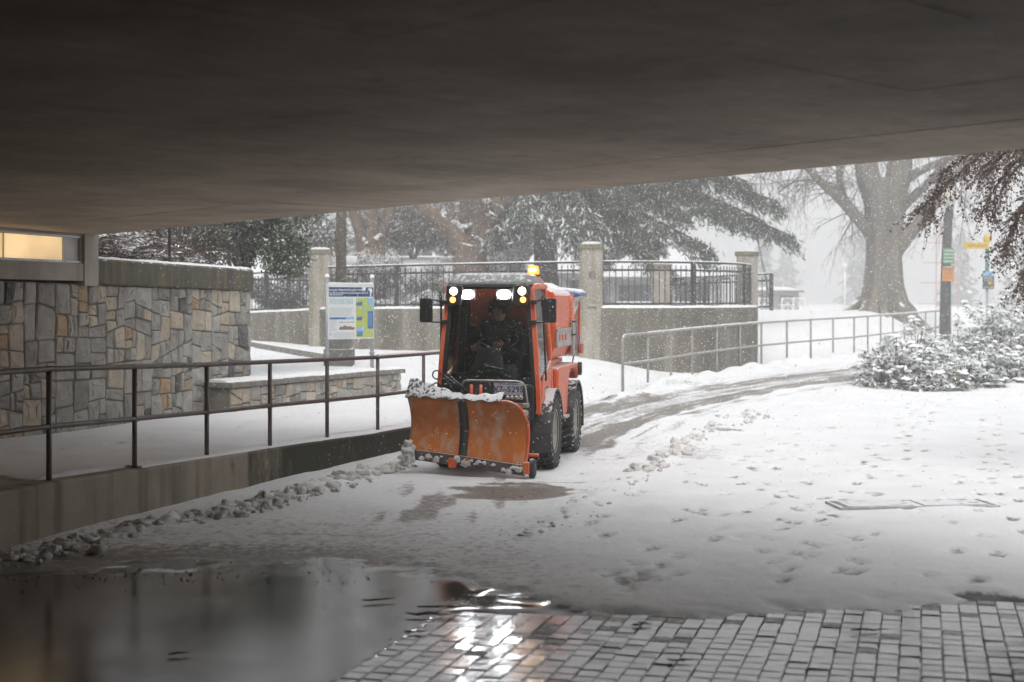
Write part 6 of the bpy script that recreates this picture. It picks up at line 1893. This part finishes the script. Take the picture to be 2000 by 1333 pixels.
part("twigs", tm, mat("beech_twig", (0.045, 0.03, 0.03), rough=0.8), beech, fix=False)["kind"] = "stuff"
leaves("crown", Pp, Dd, Ww, ll, wwd, tt, np.zeros(len(Pp)), leafmat("withered_beech_leaf", (0.06, 0.033, 0.03), (0.18, 0.115, 0.08), False), beech, 0.25)

# --- far conifers in the haze: three shapes, copied
def conifer_mesh(seed, h, r0):
    r = np.random.default_rng(seed); P, D, W, ll, wwd, tt, ss = [], [], [], [], [], [], []
    n = 2600
    t = r.random(n) ** 0.8
    a = r.random(n) * 6.283
    rad = r0 * (1 - t) * (0.35 + 0.65 * r.random(n)) * (0.75 + 0.35 * np.sin(t * 38 + seed)) + 0.08
    P = np.stack([rad * np.cos(a), rad * np.sin(a), 0.6 + t * (h - 0.6) - 0.15 * rad], 1)
    D = unit(np.stack([np.cos(a), np.sin(a), -0.55 + 0.2 * r.normal(size=n)], 1) + 0.25 * r.normal(size=(n, 3)))
    W = unit(np.cross(D, r.normal(size=(n, 3))))
    return P, D, W, r.uniform(0.5, 1.1, n), r.uniform(0.16, 0.34, n), r.random(n), (r.random(n) < 0.25).astype(float)
M_far = leafmat("far_needles", (0.025, 0.032, 0.027), (0.06, 0.068, 0.055))
protos = []
for k in range(3):
    hh = (9.0, 11.0, 8.0)[k]
    cr = leaves("crown", *conifer_mesh(80 + k, hh, (1.9, 2.3, 2.2)[k]), M_far, None)
    protos.append((cr.data, hh)); bpy.data.objects.remove(cr)
tmesh = MB().tube([(0, 0, -0.8), (0, 0, 2), (0, 0, 6.5)], [0.25, 0.2, 0.08], 7).mesh("trunk", True); tmesh.materials.append(M_bark3)
rf = random.Random(4)
far = []
for k in range(13):
    far.append((10 + k * 4.6 + rf.uniform(-1.8, 1.8), rf.uniform(150, 185), rf.uniform(0.75, 1.15), "hazy conifer in the faint wood far beyond the railing"))
near = [(-14.5, 66, 1.25, "misty conifer far left behind the holly tree"), (-9.6, 62, 1.1, "misty conifer left of the thin maple"), (-6.0, 70, 1.3, "misty conifer straight above the information board"), (-2.6, 60, 0.95, "misty conifer left of the stout maple"), (0.8, 64, 1.2, "misty conifer right of the stout maple"), (4.6, 66, 0.85, "misty conifer behind the cedar")]
for i, (x, y, sc, lab) in enumerate(far + near):
    t = tag(empty("conifer", (x, y, gz(x, y) - 0.3), rf.uniform(0, 6)), lab, "tree", "far conifers" if i < len(far) else "misty conifers behind the fence")
    t.scale = (sc * 1.15, sc * 1.15, sc)
    link("crown", protos[i % 3][0], None, t); link("trunk", tmesh, None, t)

# ================================================================== STREET FURNITURE AND SMALL THINGS
# information board
M_galv = mat("galvanised_post", (0.33, 0.35, 0.37), (0.27, 0.29, 0.31), 12, 0.45, metal=0.3, snow=0.7, snow_lo=0.85)
sb = tag(empty("information_board", (-2.49, 21.98, 0), R(38)), "white and blue information board with a map on two grey posts", "sign")
for s_ in (-1, 1):
    z0 = gz(-2.43, 21.98)
    p_ = part("post", MB().tube([(s_ * 0.405, 0.03, z0 - 0.1), (s_ * 0.405, 0.03, 2.20)], 0.030, 12), M_galv, sb, smooth=True)
    part("collar", MB().lathe([(0.034, -0.02), (0.042, -0.015), (0.042, 0.015), (0.034, 0.02)], 12, 'Z', (s_ * 0.405, 0.03, 1.02)), M_galv, p_, smooth=True)
    part("post_cap", MB().lathe([(0.036, 2.19), (0.036, 2.22), (0.02, 2.24), (0, 2.245)], 12, 'Z', (s_ * 0.405, 0.03, 0)), SNOWM, p_, smooth=True)
    part("footing", MB().lathe([(0.21, z0 - 0.1), (0.20, z0 + 0.06), (0.16, z0 + 0.09), (0, z0 + 0.10)], 14, 'Z', (s_ * 0.405, 0.03, 0)), mat("snowy_concrete_pad", (0.22, 0.215, 0.2), (0.16, 0.155, 0.14), 10, 0.85, snow=1.0, snow_lo=0.6, snow_scale=3), p_)
board = part("board", MB().box((0, 0, 1.67), (0.82, 0.022, 0.86)), mat("board_white", (0.62, 0.65, 0.66), (0.58, 0.61, 0.62), 4, 0.35), sb, bevel=0.004)
PF = -0.0125
def print_(name, x0, x1, z0, z1, material, lift=0.0):
    return part(name, MB().add([(x0, PF - lift, z0), (x1, PF - lift, z0), (x1, PF - lift, z1), (x0, PF - lift, z1)], [(0, 1, 2, 3)]), material, board)
C_nv = mat("print_navy", (0.018, 0.045, 0.13), rough=0.35); C_bl = mat("print_blue", (0.04, 0.13, 0.30), rough=0.35); C_lb = mat("print_light_blue", (0.22, 0.42, 0.62), rough=0.35); C_gn = mat("print_green", (0.42, 0.47, 0.11), (0.36, 0.44, 0.12), 9, 0.35)
C_gy = mat("print_grey", (0.38, 0.41, 0.41), rough=0.4); C_pl = mat("print_pale", (0.42, 0.52, 0.52), rough=0.4); C_br = mat("print_brown", (0.26, 0.17, 0.12), (0.16, 0.10, 0.08), 60, 0.5); C_wh = mat("print_white", (0.72, 0.74, 0.75), rough=0.4)
print_("title_band", -0.40, 0.40, 1.895, 2.04, C_nv)
text_mesh("STANLEY PARK WATER SUPPLY TUNNEL", 0.036, C_wh, board, (-0.395, PF - 0.002, 1.995), (R(90), 0, 0), "title", 'LEFT', 0.0008)
for k, w in enumerate((0.68, 0.24)):
    x = -0.39
    while x < -0.39 + w:
        l_ = random.uniform(0.02, 0.05); print_("text_line", x, x + l_, 1.945 - k * 0.028, 1.957 - k * 0.028, C_wh, 0.001); x += l_ + 0.008
print_("emblem", 0.20, 0.26, 1.995, 2.05, C_wh, 0.002)
part("emblem", MB().add([(0.30, PF - 0.001, 2.02), (0.36, PF - 0.001, 2.03), (0.385, PF - 0.001, 1.99), (0.36, PF - 0.001, 1.93), (0.365, PF - 0.001, 1.90), (0.34, PF - 0.001, 1.90), (0.34, PF - 0.001, 1.97)], [(0, 1, 2, 3, 4, 5, 6)]), C_wh, board)
for k in range(3):
    print_("text_block", -0.385 + k * 0.145, -0.255 + k * 0.145, 1.78, 1.865, C_pl)
for k in range(6):
    print_("text_line", -0.385, -0.385 + random.uniform(0.30, 0.43), 1.715 - k * 0.024, 1.722 - k * 0.024, C_gy)
print_("timeline", -0.385, 0.055, 1.545, 1.577, C_lb); print_("timeline", -0.385, -0.10, 1.546, 1.576, C_bl, 0.001)
for k in range(9):
    print_("text_line", -0.385, -0.385 + random.uniform(0.08, 0.14), 1.52 - k * 0.018, 1.526 - k * 0.018, C_gy)
print_("picture_rule", -0.22, 0.06, 1.497, 1.505, C_br)
part("picture", MB().add([(x, PF, z) for x, z in ((-0.22, 1.385), (0.06, 1.385), (0.06, 1.43), (0.02, 1.42), (-0.02, 1.445), (-0.06, 1.43), (-0.11, 1.455), (-0.15, 1.435), (-0.19, 1.44), (-0.22, 1.40))], [tuple(range(10))]), C_br, board)
for k in range(5):
    print_("text_line", -0.32, 0.06, 1.335 - k * 0.017, 1.340 - k * 0.017, C_gy)
print_("qr_space", -0.385, -0.355, 1.30, 1.34, C_gy)
print_("map", 0.085, 0.40, 1.265, 1.875, C_gn)
part("map_water", MB().add([(x, PF - 0.001, z) for x, z in ((0.29, 1.87), (0.398, 1.87), (0.398, 1.70), (0.36, 1.70), (0.335, 1.78), (0.29, 1.83))], [tuple(range(6))]), C_lb, board)
part("map_water", MB().add([(x, PF - 0.001, z) for x, z in ((0.20, 1.72), (0.235, 1.735), (0.25, 1.70), (0.235, 1.665), (0.205, 1.67))], [tuple(range(5))]), C_lb, board)
part("map_water", MB().add([(x, PF - 0.001, z) for x, z in ((0.10, 1.40), (0.20, 1.44), (0.25, 1.40), (0.22, 1.33), (0.12, 1.32))], [tuple(range(5))]), C_lb, board)
for (x0, x1, z0, z1) in ((0.09, 0.195, 1.76, 1.815), (0.095, 0.195, 1.53, 1.585), (0.10, 0.20, 1.285, 1.355), (0.295, 0.398, 1.40, 1.675)):
    print_("map_label", x0, x1, z0, z1, C_bl, 0.002)
    for k in range(max(1, int((z1 - z0) / 0.03))):
        print_("text_line", x0 + 0.01, x1 - random.uniform(0.01, 0.04), z1 - 0.018 - k * 0.026, z1 - 0.010 - k * 0.026, C_lb, 0.003)
snow_strip([((x, 0.011, 2.10), (x, -0.011, 2.10)) for x in np.linspace(-0.40, 0.40, 14)], 0.012, 8, "snow", sb)

# wooden pole on a stepped concrete pedestal
up = tag(empty("wooden_pole"), "tall weathered wooden pole rising from a stepped concrete pedestal", "pole")
ux, uy = -3.28, 27.3; uz = gz(ux, uy)
part("pole", MB().tube([(ux, uy, uz - 0.2), (ux, uy, 3.0), (ux + 0.02, uy, 8.0)], [0.105, 0.10, 0.085], 16), mat("pole_wood", (0.115, 0.10, 0.08), (0.075, 0.066, 0.055), 4, 0.9, 0.6, 30, stretch=(1, 1, 0.15), streak=(7, 7, 0.4), streak_col=(0.20, 0.16, 0.05)), up, smooth=True)
M_ped = mat("pedestal_concrete", (0.17, 0.165, 0.15), (0.115, 0.11, 0.10), 6, 0.9, 0.4, 30, snow=1.0, snow_lo=0.65, snow_scale=4)
part("pedestal", MB().prism([(ux - 0.30, uy - 0.30), (ux + 0.24, uy - 0.30), (ux + 0.24, uy + 0.24), (ux - 0.30, uy + 0.24)], 'Z', uz - 0.2, uz + 0.34).prism([(ux - 0.22, uy - 0.23), (ux + 0.18, uy - 0.23), (ux + 0.18, uy + 0.2), (ux - 0.22, uy + 0.2)], 'Z', uz + 0.342, uz + 0.58), M_ped, up, bevel=0.02)
# low snowy kerb leading from the stone wall to the pillar
kb = tag(part("kerbstone", MB().add([(x + o, y - o, z) for (x, y) in ((-6.6, 33.6), (-3.7, 28.6)) for (o, z) in ((0, 0.3), (0, gz(x, y) + 0.14), (0.22, gz(x, y) + 0.14), (0.22, 0.3))], [(0, 1, 5, 4), (1, 2, 6, 5), (2, 3, 7, 6), (0, 3, 2, 1), (4, 5, 6, 7)]), mat("snowy_kerb", (0.24, 0.235, 0.22), (0.17, 0.165, 0.15), 5, 0.85, snow=1.0, snow_lo=0.4, snow_scale=3)), "low snowy kerb running up to the wooden pole's pedestal", "kerb")

# signposts on the right
M_dk = mat("dark_wood_post", (0.05, 0.052, 0.05), (0.035, 0.036, 0.036), 8, 0.8, 0.3, 30)
sp1 = tag(empty("sign_post", (13.75, 45.0, 0)), "dark tapered lamp post carrying a green and an orange notice", "sign post", "sign posts")
z0 = gz(13.75, 45)
part("post", MB().tube([(-0.06, 0, z0 - 0.2), (-0.05, 0, z0 + 0.05), (-0.02, 0, 3.0), (0.06, 0, 4.6), (0.08, 0, 4.85)], [0.24, 0.19, 0.15, 0.13, 0.10], 14), M_dk, sp1, smooth=True)
part("lantern", MB().lathe([(0.10, 4.85), (0.20, 4.95), (0.26, 5.15), (0.20, 5.35), (0.05, 5.42), (0, 5.43)], 14, 'Z', (0.08, 0, 0)), mat("lantern_glass", (0.5, 0.48, 0.42), rough=0.3), sp1, smooth=True)
def notice(parent, x0, x1, z0, z1, y, material, rows, ink, name="notice"):
    b = part(name, MB().box(((x0 + x1) / 2, y, (z0 + z1) / 2), (x1 - x0, 0.02, z1 - z0)), material, parent, bevel=0.004)
    for k in range(rows):
        zz = z1 - (z1 - z0) * (k + 0.7) / (rows + 0.4); hh = (z1 - z0) / rows * 0.42
        x = x0 + 0.03
        while x < x1 - 0.05:
            l_ = random.uniform(0.02, 0.05); part("letter", MB().box((x + l_ / 2, y - 0.0125, zz), (l_ * 0.8, 0.004, hh * random.uniform(0.7, 1))), ink, b); x += l_ + 0.012
    return b
C_sg = mat("sign_green", (0.07, 0.22, 0.085), rough=0.4); C_so = mat("sign_orange", (0.55, 0.20, 0.015), rough=0.4); C_ink = mat("sign_dark", (0.03, 0.03, 0.03), rough=0.5)
notice(sp1, -0.17, 0.17, 3.03, 3.52, -0.20, C_sg, 4, C_wh)
nb = notice(sp1, -0.20, 0.16, 2.48, 2.97, -0.205, C_so, 0, C_wh)
part("notice_header", MB().box((-0.02, -0.222, 2.925), (0.35, 0.01, 0.075)), C_ink, nb)
for k, (x, z) in enumerate(((-0.14, 2.93), (-0.07, 2.925), (-0.03, 2.925), (0.02, 2.925), (0.07, 2.925), (0.11, 2.925))):
    part("letter", MB().box((x, -0.229, z), (0.03, 0.003, 0.04)), C_wh, nb)
for k in range(4):
    x = -0.16
    while x < 0.10:
        l_ = random.uniform(0.02, 0.045); part("letter", MB().box((x + l_ / 2, -0.217, 2.83 - k * 0.075), (l_ * 0.8, 0.003, 0.03)), mat("letter_brown", (0.28, 0.13, 0.03), rough=0.5), nb); x += l_ + 0.012
sp2 = tag(empty("sign_post", (14.1, 42.2, 0)), "slim teal signpost with a yellow arrow board and a dark poster", "sign post", "sign posts")
z0 = gz(14.1, 42.2)
part("post", MB().tube([(0, 0, z0 - 0.2), (0, 0, 2.3)], 0.035, 10), M_galv, sp2, smooth=True)
part("upper_post", MB().tube([(0, 0, 2.3), (0, 0, 3.45)], 0.055, 10), mat("teal_paint", (0.10, 0.24, 0.22), rough=0.5), sp2, smooth=True)
C_ye = mat("sign_yellow", (0.62, 0.42, 0.03), (0.58, 0.38, 0.03), 10, 0.4)
ar = part("arrow_board", MB().prism([(-0.74, 3.49), (-0.70, 3.40), (0.02, 3.40), (0.02, 3.59), (-0.70, 3.59)], 'Y', -0.08, -0.055), C_ye, sp2)
for k in range(11):
    part("letter", MB().box((-0.60 + k * 0.052, -0.0825, 3.495), (0.034, 0.004, 0.06)), mat("letter_ochre", (0.30, 0.19, 0.02), rough=0.5), ar)
part("finial", MB().lathe([(0.10, 3.60), (0.12, 3.70), (0.08, 3.82), (0.0, 3.86)], 12, 'Z', (0, 0, 0)), C_ye, sp2, smooth=True)
po = part("poster", MB().box((0.01, -0.07, 2.47), (0.34, 0.02, 0.52)), mat("poster_dark", (0.045, 0.07, 0.06), rough=0.4), sp2)
part("poster_header", MB().box((0.01, -0.084, 2.665), (0.34, 0.006, 0.13)), C_lb, po); part("poster_patch", MB().box((0.05, -0.084, 2.385), (0.09, 0.006, 0.09)), C_ye, po)
part("poster_patch", MB().box((0.135, -0.085, 2.385), (0.09, 0.006, 0.09)), mat("poster_red", (0.42, 0.05, 0.04), rough=0.4), po)
for k in range(3):
    for x in (-0.09, 0.0, 0.08):
        part("letter", MB().box((x, -0.083, 2.56 - k * 0.045), (0.06, 0.004, 0.02)), C_pl, po)
for x in (-0.10, -0.02, 0.07, 0.13):
    part("letter", MB().box((x, -0.083, 2.265), (0.05, 0.004, 0.03)), C_pl, po)
# dark hedge line at the far end of the railing
hd_ = tag(empty("hedge"), "low dark clipped hedge behind the far end of the railing", "hedge")
cloud("foliage", [(13.8 + k * 0.6, 43.8 - k * 0.12, gz(13.8 + k * 0.6, 43.8) + 0.10, 0.4, 0.35, 0.22) for k in range(9)], 5000, 0.09, 0.045, M_ever, hd_, 0.25, seed=77)
part("stems", MB().tube([(13.8, 43.8, gz(13.8, 43.8)), (18.6, 42.9, gz(18.6, 42.9) + 0.1)], 0.05, 5), M_twig, hd_)

# leaning green stay pole, far kiosk, lattice fence, lamp, red climbing mast
stay = tag(part("stay_pole", MB().tube([(11.35, 62, gz(11.35, 62)), (10.75, 62, 4.4), (10.2, 62, 7)], 0.045, 8), mat("green_stay", (0.05, 0.085, 0.075), rough=0.5), smooth=True), "thin dark green leaning pole beside the right pillar", "pole")
def hut(name, x, y, w, dep, h, roof_h, label, cat, over=0.3):
    z0 = gz(x, y)
    b = tag(empty(name, (x, y, z0)), label, cat)
    part("wall", MB().box((0, 0, h / 2), (w, dep, h + 0.3)), mat("hut_wall", (0.25, 0.245, 0.24), (0.20, 0.195, 0.19), 4, 0.8), b)
    rf_ = part("roof", MB().prism([(-w / 2 - over, h), (w / 2 + over, h), (w / 2 + over, h + 0.10), (w * 0.22, h + roof_h), (-w * 0.22, h + roof_h), (-w / 2 - over, h + 0.10)], 'Y', -dep / 2 - over, dep / 2 + over), SNOWM, b)
    part("fascia", MB().box((0, -dep / 2 - over - 0.02, h + 0.05), (w + 2 * over, 0.03, 0.12)), mat("fascia_dark", (0.12, 0.12, 0.12), rough=0.7), rf_)
    for k in range(max(2, int(w / 1.6))):
        xx = -w / 2 + (k + 0.5) * w / max(2, int(w / 1.6))
        wdw = part("window", MB().box((xx, -dep / 2 - 0.03, h * 0.58), (w / max(2, int(w / 1.6)) * 0.6, 0.05, h * 0.5)), mat("dark_window", (0.03, 0.033, 0.036), rough=0.2), b)
        part("sill", MB().box((xx, -dep / 2 - 0.07, h * 0.30), (w / max(2, int(w / 1.6)) * 0.68, 0.12, 0.05)), SNOWM, wdw)
    return b
hut("kiosk", 14.2, 78, 2.6, 2.2, 0.95, 0.30, "small snow roofed kiosk in the mist right of the last pillar", "kiosk", 0.25)
hut("pavilion", 6.2, 60, 4.6, 4.0, 1.3, 1.25, "long pavilion with a snow covered roof seen through the fence", "building", 0.35)
hut("pavilion", 1.9, 58, 2.6, 3.0, 1.0, 1.5, "steep snow roofed pavilion beside the cedar trunk", "building", 0.3)
lf = tag(empty("lattice_fence", (12.5, 72, gz(13.5, 72))), "white lattice fence panels in front of the misty kiosk", "fence")
M_wh = mat("white_paint", (0.72, 0.72, 0.71), rough=0.6)
for k in range(5):
    x0 = k * 0.58
    part("post", MB().box((x0, 0, 0.30), (0.07, 0.07, 0.72)), M_wh, lf)
    if k < 4 and k != 1:
        part("lattice", MB().tube([(x0, 0, 0.05), (x0 + 0.58, 0, 0.58)], 0.022, 4).tube([(x0, 0, 0.58), (x0 + 0.58, 0, 0.05)], 0.022, 4).tube([(x0, 0, 0.60), (x0 + 0.58, 0, 0.60)], 0.025, 4).tube([(x0 + 0.29, 0, 0.04), (x0 + 0.29, 0, 0.6)], 0.018, 4), M_wh, lf)
fl_ = tag(empty("lamp_post", (19.2, 82, gz(19.2, 82))), "slender pale lamp post in the mist left of the plane tree", "lamp post")
part("pole", MB().tube([(0, 0, -0.2), (0, 0, 2.4)], 0.05, 8), M_wh, fl_, smooth=True)
part("globe", MB().lathe([(0.0, 2.36), (0.14, 2.42), (0.18, 2.55), (0.14, 2.68), (0, 2.74)], 12), M_wh, fl_, smooth=True)
rm_ = tag(empty("red_mast", (25.9, 85, gz(25.9, 85))), "faint red steel mast frame in the mist behind the green notice", "mast")
M_rd = mat("red_steel", (0.50, 0.22, 0.20), rough=0.6)
for x in (-0.55, -0.2, 0.75):
    part("upright", MB().tube([(x, 0, -0.2), (x, 0, 5.2 if x < 0 else 3.4)], 0.03, 6), M_rd, rm_)
for k, z in enumerate((0.35, 1.6, 2.8, 4.0)):
    part("crossbar", MB().tube([(-1.6 + 0.1 * k, 0, z), (-0.15, 0, z)], 0.025, 6), M_rd, rm_)

# snow-covered hatch frame in the open snow
hc = tag(empty("hatch_cover", (3.52, 12.52, 0.012), R(6)), "long rectangular metal hatch showing through the snow on the right", "hatch")
M_hat = mat("wet_metal", (0.30, 0.29, 0.28), (0.45, 0.44, 0.43), 14, 0.5, snow=0.9, snow_lo=0.80, snow_scale=9)
for (c, s_) in (((0, 0.20, 0.012), (1.44, 0.016, 0.03)), ((0, -0.20, 0.012), (1.44, 0.016, 0.03)), ((-0.70, 0, 0.0115), (0.03, 0.383, 0.03)), ((0.70, 0, 0.0115), (0.03, 0.383, 0.03))):
    part("frame", MB().box(c, s_), M_hat, hc, bevel=0.006)
part("lid", MB().box((0.34, 0, 0.015), (0.58, 0.34, 0.03)), M_hat, hc); part("lid", MB().box((-0.34, 0, 0.015), (0.58, 0.34, 0.03)), mat("snowy_lid", (0.55, 0.55, 0.54), (0.72, 0.72, 0.73), 9, 0.6, snow=0.8, snow_lo=0.9), hc)

# fallen twigs on the wet ground
for i, (x, y, a, l_, lab) in enumerate(((-0.80, 8.55, 0.3, 0.20, "short twig lying alone in the wet asphalt left of the setts"), (-0.42, 8.35, 0.05, 0.28, "upper of two long twigs where asphalt meets setts"), (-0.45, 8.14, -0.1, 0.32, "lower of two long twigs where asphalt meets setts"), (-0.52, 7.72, 0.2, 0.13, "crumpled dark twig on the left edge of the setts"), (0.72, 7.9, 0.1, 0.11, "tiny twig near the snow edge right of the headlamp glare"), (1.95, 7.75, 0.15, 0.22, "largest dark twig on the setts at the right"), (0.85, 7.1, 0.0, 0.15, "dark twig on the setts near the bottom edge of the photo"), (-1.7, 7.25, 0.4, 0.11, "small twig out in the middle of the dark puddle"))):
    m_ = MB(); r = random.Random(i)
    P = [(x + math.cos(a) * l_ * (t - 0.5), y + math.sin(a) * l_ * (t - 0.5) + r.uniform(-0.012, 0.012), 0.014 + r.uniform(0, 0.008)) for t in np.linspace(0, 1, 6)]
    m_.tube(P, [0.004, 0.006, 0.005, 0.005, 0.004, 0.002], 5)
    for k in range(2):
        p = P[2 + k]; m_.tube([p, (p[0] + r.uniform(-0.05, 0.05), p[1] + r.uniform(-0.05, 0.05), 0.016)], [0.005, 0.002], 4)
    tag(part("fallen_twig", m_, mat("wet_twig", (0.03, 0.022, 0.017), rough=0.5)), lab, "twig", "fallen twigs on the wet ground")

# ================================================================== FALLING SNOW
nf = 48000
fx = rng.uniform(-5.5, 8.0, nf * 2); fy = 10.0 + 18.0 * rng.random(nf * 2) ** 0.9; fz = rng.uniform(0.15, 5.0, nf * 2)
ed = (fx - A.x) * nh.x + (fy - A.y) * nh.y            # distance in under the deck
ok = (ed < -0.5) & (fz > ground_z(fx, fy) + 0.1)
# none inside the cab or the hopper
lx_ = (fx + 0.15) * math.cos(TR_RZ) + (fy - 15.43) * math.sin(TR_RZ); ly_ = -(fx + 0.15) * math.sin(TR_RZ) + (fy - 15.43) * math.cos(TR_RZ)
ok &= ~((np.abs(lx_) < 0.65) & (ly_ > -0.62) & (ly_ < 2.4) & (fz < 2.15))
fx, fy, fz = fx[ok][:nf], fy[ok][:nf], fz[ok][:nf]; nf = len(fx)
rr_ = 0.0034 + 0.0042 * rng.random(nf) ** 2
octv = np.array([(1, 0, 0), (-1, 0, 0), (0, 1, 0), (0, -1, 0), (0, 0, 1), (0, 0, -1)], float)
V = (np.stack([fx, fy, fz], 1)[:, None, :] + octv[None] * rr_[:, None, None] * rng.uniform(0.6, 1.3, (nf, 6, 1))).reshape(-1, 3)
octf = np.array([(0, 2, 4), (2, 1, 4), (1, 3, 4), (3, 0, 4), (2, 0, 5), (1, 2, 5), (3, 1, 5), (0, 3, 5)])
Fi = (octf[None] + (np.arange(nf) * 6)[:, None, None]).reshape(-1)
me = bpy.data.meshes.new("falling_snow")
me.vertices.add(len(V)); me.vertices.foreach_set("co", V.ravel())
me.loops.add(len(Fi)); me.loops.foreach_set("vertex_index", Fi)
me.polygons.add(nf * 8); me.polygons.foreach_set("loop_start", np.arange(0, nf * 24, 3)); me.polygons.foreach_set("loop_total", np.full(nf * 8, 3))
me.polygons.foreach_set("use_smooth", np.ones(nf * 8, bool)); me.update()
fs_ = link("falling_snow", me, mat("snowflake", (0.9, 0.9, 0.91), rough=0.8))
fs_["kind"] = "stuff"; fs_["label"] = "small white snowflakes falling through the air outside the bridge"

# ================================================================== HAZE
hz = MB().box((30, 120, 14.5), (420, 440, 33)).mesh("haze")
hm = bpy.data.materials.new("snowy_air"); hm.use_nodes = True
hm.node_tree.nodes.clear()
ho = hm.node_tree.nodes.new("ShaderNodeOutputMaterial"); pv = hm.node_tree.nodes.new("ShaderNodeVolumePrincipled")
pv.inputs["Color"].default_value = (0.97, 0.975, 0.98, 1); pv.inputs["Density"].default_value = 0.0068; pv.inputs["Anisotropy"].default_value = 0.0
hm.node_tree.links.new(pv.outputs[0], ho.inputs["Volume"])
o = link("haze", hz, hm); o["kind"] = "stuff"; o["label"] = "pale snowy air filling the park"
